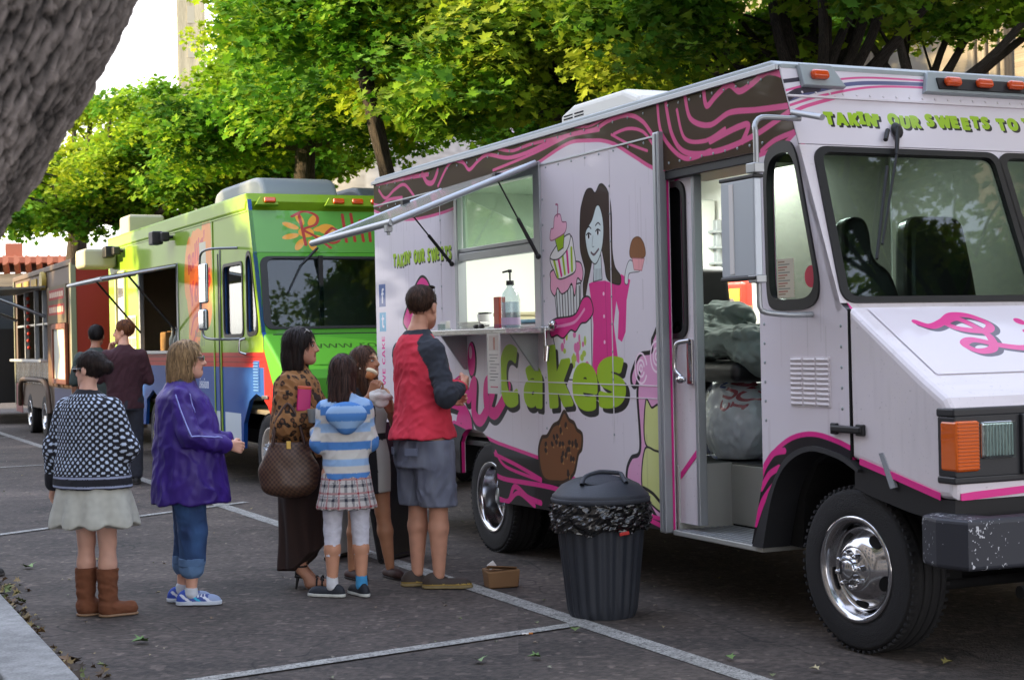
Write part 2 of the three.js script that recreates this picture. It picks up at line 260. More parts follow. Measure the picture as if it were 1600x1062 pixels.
// ---------- pink and white cake truck ----------
const pink = thing('food_truck', 'white cake truck with pink swirls, painted woman and green lettering, standing front right', 'food truck', [1.59, 0, -7.726], frameTurn(24.63));
{
  const W = 2.5, PINK = '#d8588f', HOT = '#e02d8c', BLK = '#1b1719', LIME = '#9cc21c', BROWN = '#3a2a22';
  const art = wrapTex(2048, 768, -6.8, 0.1, 0.38, 2.96, (d) => {
    const { c, X, Y, S } = d; c.fillStyle = '#dcd5dc'; c.fillRect(0, 0, 2048, 768);
    // brown and pink hair band
    const band = [[-6.8, 2.74], [-6.69, 2.70], [-6.28, 2.61], [-5.80, 2.54], [-5.30, 2.53], [-4.83, 2.55], [-4.3, 2.62], [-3.8, 2.68], [-3.36, 2.73], [-3.02, 2.79], [-2.81, 2.81], [-2.58, 2.79], [-2.42, 2.77], [-2.26, 2.73], [-2.02, 2.63], [-1.78, 2.53], [-1.5, 2.47], [-0.9, 2.47], [-0.5, 2.50], [-0.3, 2.58]];
    d.poly([...band, [0.2, 2.7], [0.2, 3.0], [-6.9, 3.0]], '#3a2410', null, 0, false); d.line(band, PINK, 0.024);
    for (const [p, w] of [[[[-6.53, 2.90], [-5.80, 2.88], [-5.33, 2.86]], 0.05], [[[-6.47, 2.84], [-6.31, 2.76], [-6.09, 2.81], [-5.86, 2.83], [-5.65, 2.72]], 0.04], [[[-6.69, 2.75], [-6.45, 2.71], [-6.21, 2.74], [-5.92, 2.73]], 0.04], [[[-5.13, 2.75], [-4.88, 2.90], [-4.64, 2.88], [-4.51, 2.81], [-4.33, 2.86], [-4.16, 2.88], [-3.82, 2.82], [-3.51, 2.82], [-3.13, 2.85], [-2.78, 2.86], [-2.51, 2.85], [-2.32, 2.88], [-2.07, 2.88], [-1.90, 2.82], [-1.78, 2.72]], 0.04], [[[-3.98, 2.90], [-3.74, 2.86], [-3.43, 2.87], [-2.95, 2.86], [-2.45, 2.84]], 0.032], [[[-4.08, 2.76], [-3.74, 2.78], [-3.32, 2.81], [-2.85, 2.86]], 0.03], [[[-2.26, 2.79], [-2.08, 2.80], [-1.90, 2.76], [-1.78, 2.67]], 0.03], [[[-2.29, 2.79], [-2.08, 2.71], [-1.85, 2.64]], 0.025], [[[-2.78, 2.90], [-2.58, 2.88], [-2.38, 2.90]], 0.025], [[[-5.46, 2.88], [-5.36, 2.80], [-5.23, 2.79], [-5.13, 2.87]], 0.06],
      [[[-1.63, 2.91], [-1.56, 2.70], [-1.41, 2.58], [-1.09, 2.55], [-0.71, 2.59], [-0.39, 2.67]], 0.045], [[[-1.41, 2.90], [-1.35, 2.76], [-1.15, 2.70], [-0.95, 2.74], [-0.70, 2.72], [-0.41, 2.70]], 0.045], [[[-1.21, 2.90], [-1.18, 2.81], [-1.08, 2.85], [-0.95, 2.89], [-0.85, 2.84], [-0.73, 2.86], [-0.58, 2.90], [-0.44, 2.86]], 0.05], [[[-1.72, 2.89], [-1.67, 2.71], [-1.43, 2.55], [-1.15, 2.56]], 0.04], [[[-1.15, 2.61], [-0.89, 2.65], [-0.77, 2.65], [-0.83, 2.57]], 0.05], [[[-0.65, 2.50], [-0.53, 2.54], [-0.36, 2.56]], 0.04], [[[-1.5, 2.83], [-1.42, 2.66], [-1.2, 2.62], [-1.0, 2.66]], 0.035]]) d.line(p, PINK, w * 0.72);
    // small lettering and marks at the rear
    jumpy(d, "TAKIN' OUR SWEETS TO THE STREETS", -6.16, 2.18, 0.13, 0.084, 5, LIME, { sx: 0.9, shadow: BLK, dx: 0.014, dy: 0.014, fat: 0.012 });
    c.fillStyle = '#3b5998'; c.fillRect(d.X(-6.52), d.Y(2.04), 0.16 * d.S, 0.19 * d.S); d.text('f', -6.47, 1.88, 0.17, '#e8e8ee');
    c.fillStyle = '#49a3c9'; c.fillRect(d.X(-6.52), d.Y(1.80), 0.16 * d.S, 0.16 * d.S); d.text('t', -6.47, 1.67, 0.16, '#e8e8ee');
    d.text('WE CAKE', -6.40, 1.18, 0.1, HOT, { turn: -Math.PI / 2 });
    // pink script part of the name
    d.poly([[-5.80, 1.88], [-5.55, 2.06], [-5.36, 2.0], [-5.31, 1.81], [-5.66, 1.62], [-5.95, 1.70]], HOT, BLK, 0.02);
    d.oval(-4.53, 1.40, 0.085, 0.14, BLK); d.oval(-4.545, 1.41, 0.072, 0.125, HOT); d.oval(-4.56, 1.46, 0.03, 0.05, '#f0b7d3');
    for (const [p, w] of [[[[-4.85, 1.22], [-4.72, 1.24], [-4.62, 1.12], [-4.50, 1.24], [-4.52, 1.02], [-4.40, 0.96], [-4.26, 1.06], [-4.16, 1.2], [-4.2, 1.26], [-4.28, 1.22], [-4.28, 1.08], [-4.14, 1.02], [-3.98, 1.12], [-3.9, 1.22]], 0.09], [[[-4.66, 0.88], [-4.78, 0.98], [-4.84, 0.84], [-4.74, 0.74], [-4.62, 0.82], [-4.62, 0.96], [-4.8, 1.06], [-5.2, 1.1], [-5.6, 1.2]], 0.085]]) { d.line(p.map(([x, y]) => [x + 0.02, y - 0.025]), BLK, w + 0.03); d.line(p, HOT, w); }
    // painted woman with a cupcake, cakes beside her
    d.poly([[-2.63, 1.89], [-2.57, 1.90], [-2.42, 1.90], [-2.31, 1.88], [-2.20, 1.93], [-2.09, 1.89], [-2.14, 1.77], [-2.16, 1.58], [-2.21, 1.52], [-2.26, 1.54], [-2.24, 1.70], [-2.27, 1.77], [-2.31, 1.63], [-2.24, 1.30], [-2.46, 1.28], [-2.61, 1.28], [-2.58, 1.63], [-2.60, 1.77]], HOT, null, 0, false);
    d.poly([[-2.73, 2.33], [-2.70, 2.41], [-2.64, 2.48], [-2.57, 2.485], [-2.52, 2.455], [-2.46, 2.50], [-2.40, 2.49], [-2.34, 2.43], [-2.31, 2.31], [-2.31, 2.09], [-2.28, 1.98], [-2.21, 1.92], [-2.23, 1.87], [-2.38, 1.91], [-2.42, 2.02], [-2.5, 2.2], [-2.6, 1.99], [-2.65, 1.89], [-2.70, 1.78], [-2.71, 1.89], [-2.68, 1.98], [-2.74, 2.12]], BROWN, BLK, 0.008);
    d.poly([[-2.55, 2.06], [-2.46, 2.06], [-2.45, 1.91], [-2.57, 1.90]], '#cfdcdb', BLK, 0.006, false); c.fillStyle = '#8f969a'; for (let i = 0; i < 6; i++) c.fillRect(d.X(-2.565 + i * 0.019), d.Y(1.98), 2, 0.08 * d.S);
    d.poly([[-2.66, 2.22], [-2.57, 2.29], [-2.51, 2.37], [-2.46, 2.36], [-2.42, 2.26], [-2.43, 2.14], [-2.48, 2.05], [-2.54, 2.01], [-2.61, 2.05], [-2.655, 2.13]], '#d3e0df', BLK, 0.006);
    for (const [x, y] of [[-2.62, 2.19], [-2.495, 2.205]]) { d.oval(x, y, 0.026, 0.014, '#f2f5f4'); d.oval(x, y, 0.012, 0.016, BLK); d.line([[x - 0.03, y + 0.01], [x, y + 0.02], [x + 0.032, y + 0.008]], BLK, 0.008); d.line([[x - 0.03, y + 0.045], [x + 0.005, y + 0.06], [x + 0.035, y + 0.045]], BLK, 0.007); }
    d.line([[-2.56, 2.19], [-2.575, 2.125], [-2.55, 2.12]], '#7b8786', 0.005); d.line([[-2.59, 2.085], [-2.55, 2.07], [-2.49, 2.10]], '#5d4a52', 0.014);
    for (const y of [1.82, 1.68, 1.52, 1.4]) d.oval(-2.435, y, 0.012, 0.012, '#f3c0dc'); d.line([[-2.41, 1.9], [-2.4, 1.28]], '#b81f70', 0.005);
    d.poly([[-2.16, 1.88], [-2.14, 1.96], [-2.08, 2.01], [-1.97, 1.94], [-2.1, 1.93], [-2.12, 1.87]], '#d9dcdd', BLK, 0.004);
    d.poly([[-2.09, 2.06], [-2.05, 2.13], [-1.97, 2.14], [-1.91, 2.09], [-1.91, 2.02], [-2.06, 2.02]], '#8a5a38', '#5c3a22', 0.006); d.poly([[-2.06, 2.02], [-1.91, 2.01], [-1.945, 1.94], [-2.04, 1.95]], '#e9a4a8', '#a86a70', 0.005, false);
    d.poly([[-3.17, 1.58], [-2.61, 1.70], [-2.61, 1.28], [-3.05, 1.28]], '#e3e8e6', BLK, 0.008, false);
    { const R = rng(9); for (let i = 0; i < 22; i++) d.oval(-3.08 + R() * 0.42, 1.34 + R() * 0.24, 0.012 + R() * 0.018, 0.016 + R() * 0.022, i % 2 ? '#b6d154' : '#e37aae'); }
    d.poly([[-3.13, 1.88], [-2.74, 1.90], [-2.76, 1.71], [-2.86, 1.66], [-3.09, 1.66]], '#d8dcdc', BLK, 0.008, false); for (let i = 0; i < 9; i++) d.line([[-3.10 + i * 0.042, 1.88], [-3.08 + i * 0.039, 1.67]], i % 2 ? '#6d7073' : BLK, 0.011);
    d.poly([[-3.21, 1.64], [-3.11, 1.68], [-2.84, 1.70], [-2.72, 1.80], [-2.62, 1.80], [-2.58, 1.71], [-2.67, 1.65], [-2.75, 1.64], [-2.83, 1.59], [-2.9, 1.6], [-3.01, 1.55], [-3.1, 1.57], [-3.19, 1.56]], HOT, BLK, 0.01); d.line([[-3.12, 1.625], [-2.85, 1.65], [-2.70, 1.73]], '#f39ac6', 0.02);
    d.poly([[-3.18, 1.94], [-3.15, 2.0], [-2.79, 2.04], [-2.71, 1.98], [-2.73, 1.91], [-2.79, 1.93], [-2.83, 1.82], [-2.87, 1.9], [-2.93, 1.86], [-3.02, 1.84], [-3.08, 1.88], [-3.12, 1.83], [-3.18, 1.87]], '#efa9c6', BLK, 0.008);
    d.poly([[-3.18, 2.09], [-3.02, 2.18], [-2.87, 2.21], [-2.83, 2.12], [-2.81, 1.99], [-2.92, 1.95], [-3.06, 1.94], [-3.12, 1.99]], '#f0ece8', BLK, 0.008); for (let i = 0; i < 5; i++) d.line([[-3.13 + i * 0.066, 2.08 + i * 0.012], [-3.07 + i * 0.052, 1.955 + i * 0.008]], i % 2 ? HOT : LIME, 0.026, false);
    d.poly([[-3.18, 2.09], [-3.02, 2.19], [-2.88, 2.22], [-2.92, 2.13], [-3.06, 2.07]], '#efece8', BLK, 0.007);
    d.poly([[-3.11, 2.22], [-2.96, 2.25], [-2.98, 2.14], [-3.06, 2.12]], LIME, BLK, 0.006, false); d.poly([[-3.17, 2.20], [-3.16, 2.27], [-3.12, 2.28], [-3.1, 2.35], [-3.02, 2.36], [-2.99, 2.31], [-2.93, 2.30], [-2.95, 2.24], [-3.06, 2.21]], '#f0b5cb', '#8f5068', 0.007); d.line([[-3.06, 2.35], [-3.05, 2.42], [-3.08, 2.43]], '#a45a78', 0.012);
    // cookie, tower cake
    d.poly([[-2.0, 1.33], [-2.05, 1.25], [-2.1, 1.27], [-2.09, 1.34], [-1.99, 1.44], [-1.85, 1.46], [-1.83, 1.54], [-1.7, 1.54], [-1.68, 0.5], [-1.96, 0.58], [-2.16, 0.66], [-2.18, 0.74], [-2.12, 0.82], [-2.01, 0.88], [-2.03, 1.2]], '#e0a2c8', BLK, 0.025);
    d.poly([[-1.93, 1.17], [-1.86, 1.13], [-1.78, 1.15], [-1.68, 1.10], [-1.68, 0.89], [-1.94, 0.91]], '#cfd58a', BLK, 0.012); d.poly([[-1.96, 0.87], [-1.84, 0.88], [-1.68, 0.82], [-1.68, 0.52], [-1.98, 0.62]], '#cfd58a', BLK, 0.012); d.line([[-1.98, 0.65], [-1.86, 0.62], [-1.7, 0.53]], BLK, 0.02);
    for (const x of [-1.98, -1.79]) for (const r of [0.09, 0.05, 0.02]) { c.beginPath(); c.ellipse(d.X(x), d.Y(x < -1.9 ? 1.36 : 1.43), r * d.S * 0.8, r * d.S, 0, 0.5, 6); c.strokeStyle = '#f6dfec'; c.lineWidth = 4; c.stroke(); }
    // dark skirt with pink flames
    const sk = [[-6.8, 0.6], [-4.9, 0.93], [-4.59, 0.88], [-4.09, 0.81], [-3.38, 0.74], [-2.9, 0.64], [-2.4, 0.52], [-1.6, 0.47], [-0.9, 0.48], ...spline([[-0.82, 0.52], [-0.69, 0.84], [-0.5, 0.99], [-0.28, 1.045], [-0.05, 1.02], [0.2, 0.95]])];
    d.poly([...sk, [0.2, 0.3], [-6.8, 0.3]], '#201c1e', null, 0, false); d.line(sk, HOT, 0.026, false);
    for (const [p, w] of [[[[-4.25, 0.74], [-3.83, 0.68], [-3.39, 0.60]], 0.03], [[[-4.14, 0.75], [-3.96, 0.65], [-3.39, 0.59]], 0.025], [[[-4.14, 0.58], [-3.97, 0.56], [-3.39, 0.56], [-3.12, 0.55], [-2.7, 0.5]], 0.035], [[[-4.09, 0.41], [-3.93, 0.41], [-3.82, 0.52], [-3.60, 0.46], [-3.40, 0.44]], 0.04], [[[-3.9, 0.42], [-3.75, 0.48], [-3.5, 0.41]], 0.035], [[[-0.68, 0.86], [-0.6, 0.93], [-0.5, 0.95]], 0.035], [[[-0.78, 0.55], [-0.7, 0.68], [-0.58, 0.78]], 0.04], [[[-0.72, 0.74], [-0.64, 0.82], [-0.55, 0.86]], 0.035], [[[-2.3, 0.44], [-2.0, 0.47], [-1.7, 0.43]], 0.03]]) d.line(p, HOT, w);
    d.poly([[-3.02, 1.07], [-2.95, 1.02], [-2.88, 1.00], [-2.84, 0.96], [-2.77, 0.93], [-2.78, 0.84], [-2.83, 0.80], [-2.89, 0.68], [-3.0, 0.62], [-3.12, 0.60], [-3.35, 0.61], [-3.42, 0.77], [-3.37, 0.88], [-3.28, 0.9], [-3.19, 0.97], [-3.1, 1.0]], '#7a4d2c', '#3c2a1c', 0.025);
    { const R = rng(3); for (let i = 0; i < 26; i++) { const x = -3.34 + R() * 0.5, y = 0.66 + R() * 0.34; if ((x + 3.1) ** 2 / 0.08 + (y - 0.8) ** 2 / 0.05 < 1) { d.oval(x, y, 0.022, 0.016, '#33221a', R() * 3); d.oval(x + 0.02, y - 0.02, 0.012, 0.006, '#a87a48', R() * 3); } } }
    { const R = rng(61); for (let i = 0; i < 170; i++) { const x = -6.6 + R() * 6.6, y = 0.5 + R() * 2.4, l = 0.05 + R() * 0.45; c.fillStyle = `rgba(84,76,70,${0.03 + R() * 0.07})`; c.fillRect(X(x), Y(y), 1 + R() * 4, l * S); } for (let i = 0; i < 260; i++) { c.fillStyle = `rgba(60,54,50,${0.05 + R() * 0.16})`; const q = 0.5 + R() * 3; c.fillRect(X(-6.6 + R() * 6.6), Y(0.45 + R() * R() * 1.4), q, q); } }
    // chunky green lettering
    const big = { shadow: BLK, dx: 0.03, dy: 0.035, fat: 0.042 };
    [['C', -4.04, 1.09, 0.55, -0.04, 0.92], ['a', -3.64, 1.11, 0.45, 0.05, 1.2], ['k', -3.26, 1.10, 0.50, -0.08, 1.2], ['e', -2.90, 1.12, 0.47, 0.05, 1.3], ['s', -2.53, 1.12, 0.49, -0.10, 1.55]].forEach(([s, x, y, z, turn, sx]) => d.text(s, x, y, z, LIME, { ...big, turn, sx }));
  });
  const paint = new THREE.MeshPhysicalMaterial({ map: art, roughness: 0.6, specularIntensity: 0.3, clearcoat: 0.4, clearcoatRoughness: 0.04 });
  const grime = pixelTex(512, true, (u, v) => { const a = nA(u * 6, v * 3), b = nB(u * 60, v * 8), e = nC(u * 200, v * 200), k = 232 - 22 * Math.max(0, a - 0.55) - 16 * Math.max(0, b - 0.6) - (e > 0.93 ? 22 : 0); return [k * 0.955, k * 0.925, k * 0.945]; });
  const body = mat('#ffffff', 0.55, 0, { map: rep(grime, 0.6, 0.6), specularIntensity: 0.5, clearcoat: 0.5, clearcoatRoughness: 0.06 });
  const greyPaint = mat('#9aa3a6', 0.5, 0.2);
  const qwin = [[-0.60, 1.76], [-0.56, 1.70], [-0.24, 1.70], [-0.17, 1.78], [-0.35, 2.46], [-0.44, 2.5], [-0.57, 2.47], [-0.61, 2.38]];
  const outline = [[-6.6, 0.62], [-4.8, 0.55], ...spline([[-4.8, 0.78], [-4.72, 0.86], [-4.58, 0.89], [-4.32, 0.86], [-4.16, 0.72], [-4.08, 0.39]]), [-1.68, 0.42], [-1.68, 2.5], [-0.70, 2.5], [-0.70, 0.8], [-0.82, 0.44], ...spline([[-0.72, 0.44], [-0.61, 0.72], [-0.46, 0.89], [-0.28, 0.965], [-0.05, 0.955], [0.055, 0.93]]), [0.055, 1.65], [0.0, 1.69], [-0.48, 2.90], [-6.6, 2.90]];
  part('side_panel', slab(outline, -0.045, 0, [rrect(-4.76, -3.38, 1.63, 2.70, 0.03), roundPoly(qwin, 0.1)]), paint, pink);
  // roof with rounded edge, rain gutter, front lip
  part('roof', [slab([[-6.62, 2.905], [-0.47, 2.905], [-0.47, 2.925], [-0.56, 2.955], [-6.55, 2.955], [-6.62, 2.925]], -W, 0.0, [], 0.012)], greyPaint, pink);
  part('gutter_rail', [box(-6.62, -0.48, 2.895, 2.925, 0.0, 0.018, 0.004), box(-6.6, -1.72, 2.688 + 0.02, 2.7 + 0.02, 0.0, 0.006, 0.002)], M.alu, pink);
  part('far_side', slab([[-6.6, 0.5], [-0.05, 0.5], [0.055, 1.0], [0.055, 1.65], [0.0, 1.69], [-0.48, 2.9], [-6.6, 2.9]], -W, -W + 0.045), body, pink);
  part('rear_wall', box(-6.64, -6.59, 0.5, 2.9, -W + 0.05, -0.05, 0.01), body, pink);
  part('inner_lining', [box(-6.58, -2.7, 0.86, 2.86, -W + 0.05, -W + 0.07), box(-6.58, -6.56, 0.86, 2.86, -W + 0.08, -0.06), box(-6.55, -0.55, 2.84, 2.87, -W + 0.08, -0.06), box(-6.55, -4.80, 0.86, 2.83, -0.075, -0.055), box(-3.34, -2.4, 0.86, 2.83, -0.075, -0.055), box(-4.8, -3.34, 0.86, 1.61, -0.075, -0.055)], mat('#e2e4de', 0.4), pink);
  part('cab_lining', box(-2.7, -0.6, 0.86, 2.86, -W + 0.05, -W + 0.07), mat('#94928a', 0.5), pink);
  part('floor', [box(-6.55, -0.70, 0.76, 0.80, -W + 0.06, -0.42), box(-6.55, -1.70, 0.76, 0.80, -0.42, -0.06)], mat('#4c4f50', 0.5, 0.5), pink);
  part('bulkhead', [box(-2.74, -2.70, 0.82, 2.83, -W + 0.08, -1.36)], mat('#94918a', 0.5), pink);
  part('wooden_post', box(-1.30, -1.22, 0.82, 2.6, -W + 0.08, -W + 0.15), mat('#a58a5a', 0.7), pink);
  // step well
  part('entry_step', [box(-1.66, -0.74, 0.40, 0.43, -0.42, -0.01), box(-1.66, -0.74, 0.44, 0.79, -0.43, -0.41), box(-1.68, -1.655, 0.42, 0.8, -0.42, -0.05), box(-0.74, -0.715, 0.46, 1.2, -0.42, -0.05)], mat('#b4b5b0', 0.5, 0.35), pink);
  for (let i = 0; i < 9; i++) part('tread_ridge', box(-1.62, -0.78, 0.431, 0.437, -0.38 + i * 0.042, -0.362 + i * 0.042, 0.002), M.alu, pink);
  part('door_header', box(-1.68, -0.7, 2.45, 2.50, -0.3, -0.01), M.darkMetal, pink);
  // sliding door pushed back, its rail
  const door = part('sliding_door', slab([[-2.42, 0.47], [-1.44, 0.47], [-1.43, 2.52], [-2.42, 2.52]], -0.10, -0.06, [roundPoly([[-2.25, 1.55], [-1.54, 1.55], [-1.54, 2.42], [-2.25, 2.42]], 0.09)]), body, pink);
  part('door_window', roundPolySlab([[-2.25, 1.55], [-1.54, 1.55], [-1.54, 2.42], [-2.25, 2.42]], 0.09, -0.085, -0.08), mat('#0d0f10', 0.06, 0, { clearcoat: 1 }), door);
  part('door_gasket', ringSlab([[-2.27, 1.53], [-1.52, 1.53], [-1.52, 2.44], [-2.27, 2.44]], 0.1, 0.035, -0.06, -0.045), M.gasket, door);
  part('door_edge', box(-1.455, -1.425, 0.47, 2.5, -0.108, -0.05, 0.008), M.alu, door);
  part('door_handle', [tube([[-1.50, 1.52, -0.05], [-1.56, 1.50, 0.0], [-1.57, 1.36, 0.01], [-1.5, 1.30, -0.01]], 0.014), box(-1.53, -1.47, 1.27, 1.53, -0.06, -0.045), new THREE.SphereGeometry(0.03, 14, 10).scale(1.5, 0.8, 0.8).translate(-1.52, 1.30, 0.0)], M.chrome, door);
  for (const sg of [slab([[-1.64, 0.72], [-1.46, 0.86], [-1.46, 0.90], [-1.64, 0.76]], -0.06, -0.057), slab([[-1.64, 2.44], [-1.46, 2.47], [-1.46, 2.50], [-1.64, 2.47]], -0.06, -0.057)]) part('door_stripe', sg, mat(HOT, 0.4), door);
  part('door_rail', [box(-1.735, -1.665, 0.41, 2.73, -0.02, 0.035, 0.008), box(-1.71, -1.69, 0.42, 2.72, 0.034, 0.042, 0.003)], M.alu, pink);
  // rivets on the side
  { const gs = []; for (let x = -6.45; x < -1.8; x += 0.19) gs.push([x, 2.865], [x, 2.69]); for (const x of [-3.28, -2.33, -5.1]) for (let y = 0.95; y < 2.6; y += 0.17) gs.push([x, y]); for (let y = 1.1; y < 1.65; y += 0.1) gs.push([-0.66, y], [0.0, y - 0.02]); for (let x = -1.6; x < -0.6; x += 0.12) gs.push([x, 2.87], [x, 2.54]); part('rivet', gs.map(([x, y]) => new THREE.SphereGeometry(0.009, 6, 4).scale(1, 1, 0.5).translate(x, y, 0.001)), greyPaint, pink).userData.kind = 'stuff'; }
  part('panel_seam', [box(-2.335, -2.325, 0.9, 2.7, 0, 0.002, 0.0005), box(-5.11, -5.1, 0.9, 2.7, 0, 0.002, 0.0005), box(-4.1, -1.75, 1.255, 1.262, 0, 0.003, 0.001), box(-4.1, -1.75, 1.18, 1.186, 0, 0.003, 0.001)], body, pink);
  // quarter window
  part('quarter_gasket', slab(roundPoly(grow(qwin, 0.03), 0.12, THREE.Shape), -0.03, 0.012, [roundPoly(grow(qwin, -0.018), 0.09)]), M.gasket, pink);
  const qg = part('quarter_window', slab(roundPoly(qwin, 0.1, THREE.Shape), -0.02, -0.016), M.glass, pink);
  part('round_sticker', [new THREE.CylinderGeometry(0.055, 0.055, 0.004, 24).rotateX(Math.PI / 2).translate(-0.25, 1.83, -0.012)], mat('#c32a45', 0.4), qg);
  part('menu_card', box(-0.55, -0.40, 1.73, 1.93, -0.014, -0.011, 0.001), new THREE.MeshStandardMaterial({ roughness: 0.6, map: fit(canvasTex(128, 160, (c) => { c.fillStyle = '#c3b8a2'; c.fillRect(0, 0, 128, 160); for (let i = 0; i < 13; i++) { c.fillStyle = ['#8a6a52', '#7d7d72', '#a05a4a'][i % 3]; c.fillRect(10, 10 + i * 11, 50 + ((i * 37) % 55), 5); } }), 0, 1, 0, 1) }), qg);
  // serving hatch: frame, fly screen upper, counter window
  part('hatch_frame', [box(-4.80, -4.74, 1.62, 2.72, -0.06, 0.014), box(-3.40, -3.30, 1.62, 2.74, -0.06, 0.016), box(-4.74, -3.40, 2.66, 2.72, -0.06, 0.012), box(-4.74, -3.40, 1.615, 1.645, -0.2, 0.012), box(-4.735, -3.405, 2.14, 2.20, -0.05, 0.008), box(-4.735, -3.405, 2.205, 2.235, -0.055, 0.0)], M.alu, pink);
  part('hatch_pane', box(-4.73, -3.41, 2.24, 2.655, -0.036, -0.031, 0.001), mat('#cfdfd2', 0.03, 0, { transmission: 1, thickness: 0 }), pink);
  // awning flap hinged at the top of the hatch, propped by gas struts
  const flapPts = [[-4.98, 2.70], [-3.30, 2.74]];
  const flap = part('awning_flap', flapGeo(0.034, 0), mat('#b4b8b4', 0.16, 0.75), pink);
  part('flap_edge', [rod([-5.01, 2.70, 0.02], [-5.01, 2.29, 1.06], 0.022), rod([-3.33, 2.73, 0.02], [-3.33, 2.32, 1.06], 0.022), rod([-5.02, 2.29, 1.06], [-3.32, 2.32, 1.06], 0.024)], M.alu, flap);
  part('flap_latch', [box(-3.42, -3.36, 2.26, 2.31, 1.04, 1.08), rod([-3.39, 2.28, 1.06], [-3.39, 2.24, 1.06], 0.012)], M.alu, flap);
  function flapGeo(t) { const g = new THREE.BoxGeometry(1.68, t, 1.12).translate(0, 0, 0.56); g.rotateX(0.376); g.rotateZ(0.018); return g.translate(-4.17, 2.715, 0.015); }
  for (const [a, b] of [[[-4.84, 2.13, 0.02], [-4.96, 2.57, 0.34]], [[-3.30, 2.10, 0.03], [-3.36, 2.61, 0.29]]]) { const k = a.map((v, i) => v + (b[i] - v) * 0.5); part('gas_strut', [rod(a, k, 0.013), rod(k, b, 0.006), box(b[0] - 0.03, b[0] + 0.03, b[1] - 0.01, b[1] + 0.05, b[2] - 0.03, b[2] + 0.03), new THREE.SphereGeometry(0.02, 8, 6).translate(...a)], M.black, pink); }
  // counter shelf on brackets
  const shelf = part('counter_shelf', [box(-5.02, -3.20, 1.585, 1.625, 0.0, 0.33, 0.006)], mat('#b7b8b6', 0.4, 0.55, { roughnessMap: smudge }), pink);
  for (const x of [-4.63, -3.40]) part('shelf_bracket', slab([[0, 0], [0.2, 0], [0.02, -0.25], [0, -0.25]], -0.012, 0.012).rotateY(-Math.PI / 2).translate(x, 1.583, 0.003), M.alu, shelf);
  part('hatch_clamp', [box(-3.26, -3.10, 1.60, 1.63, 0.01, 0.05), rod([-3.18, 1.62, 0.05], [-3.15, 1.42, 0.06], 0.012), rod([-3.15, 1.5, 0.05], [-3.15, 1.40, 0.06], 0.02), new THREE.SphereGeometry(0.03, 12, 8).translate(-3.08, 1.64, 0.04)], M.chrome, pink);
  // air conditioner on the roof
  const ac = part('air_conditioner', slab([[-4.02, 2.99], [-2.75, 2.99], [-2.85, 3.14], [-3.05, 3.21], [-3.8, 3.21], [-3.98, 3.16]], -1.35, -0.5, [], 0.04), mat('#d9d6cc', 0.5), pink);
  for (let i = 0; i < 6; i++) for (let j = 0; j < 2; j++) part('vent_slot', box(-3.93 + j * 0.17, -3.79 + j * 0.17, 3.025 + i * 0.022, 3.035 + i * 0.022, -0.505, -0.497, 0.001), M.under, ac);
  // ---- cab front ----
  const slant = Math.atan2(0.47, 1.21), fx = (y) => 0.0 - ((y - 1.69) * 0.47) / 1.21;
  const onFront = (g) => { g.rotateY(Math.PI / 2); return g; };   // shape x -> -z, shape y -> up, front +x
  const tilt = (g) => { onFront(g); g.translate(0, -1.69, 0); g.rotateZ(slant); return g.translate(0, 1.69, 0); };
  const cw = Math.cos(slant), U = (y) => 1.69 + (y - 1.69) / cw;   // height -> distance up the slanted face
  const header = wrapTex(2048, 512, 0, W, U(2.48), U(2.92), (d) => {
    const { c } = d; c.fillStyle = '#dcd5dc'; c.fillRect(0, 0, 2048, 512);
    for (const [p, w, col] of [[[[0, U(2.73)], [0.2, U(2.79)], [0.5, U(2.845)], [1.0, U(2.86)]], 0.03, '#5d5f86'], [[[0, U(2.70)], [0.25, U(2.77)], [0.6, U(2.83)], [1.1, U(2.84)]], 0.018, PINK], [[[0, U(2.78)], [0.2, U(2.83)], [0.5, U(2.875)], [0.9, U(2.88)]], 0.016, PINK], [[[0, U(2.83)], [0.12, U(2.85)], [0.3, U(2.9)]], 0.03, '#3b3440'], [[[0, U(2.74)], [0.08, U(2.78)], [0.2, U(2.80)]], 0.045, '#3b3440'], [[[0, U(2.66)], [0.1, U(2.70)], [0.3, U(2.755)]], 0.025, PINK]]) d.line(p, col, w);
    jumpy(d, "TAKIN' OUR SWEETS TO THE STREETS", 0.20, U(2.612), 0.118, 0.0705, 21, LIME, { sx: 0.8, shadow: BLK, dx: 0.014, dy: 0.016, fat: 0.016 }, 0.012);
  });
  const cabM = new THREE.MeshPhysicalMaterial({ map: header, roughness: 0.36, clearcoat: 0.7, clearcoatRoughness: 0.1 });
  part('front_header', tilt(slab([[0.002, U(2.50)], [W - 0.002, U(2.50)], [W - 0.002, U(2.925)], [0.002, U(2.925)]], -0.04, 0.0)), cabM, pink);
  part('front_pillar', tilt(slab([[0.0, U(1.66)], [W, U(1.66)], [W, U(2.495)], [0, U(2.495)]], -0.04, 0.0, [roundPoly([[0.03, U(1.70)], [1.24, U(1.70)], [1.24, U(2.47)], [0.09, U(2.47)]], 0.07), roundPoly([[1.27, U(1.70)], [W - 0.03, U(1.70)], [W - 0.09, U(2.47)], [1.27, U(2.47)]], 0.07)])), body, pink);
  for (const k of [0, 1]) {
    const pts = k ? [[1.27, U(1.70)], [W - 0.03, U(1.70)], [W - 0.09, U(2.47)], [1.27, U(2.47)]] : [[0.03, U(1.70)], [1.24, U(1.70)], [1.24, U(2.47)], [0.09, U(2.47)]];
    part('windscreen_gasket', tilt(slab(roundPoly(grow(pts, 0.02), 0.09, THREE.Shape), -0.02, 0.014, [roundPoly(grow(pts, -0.025), 0.06)])), M.gasket, pink);
    part('windscreen', tilt(slab(roundPoly(pts, 0.07, THREE.Shape), -0.012, -0.008)), M.tint, pink);
  }
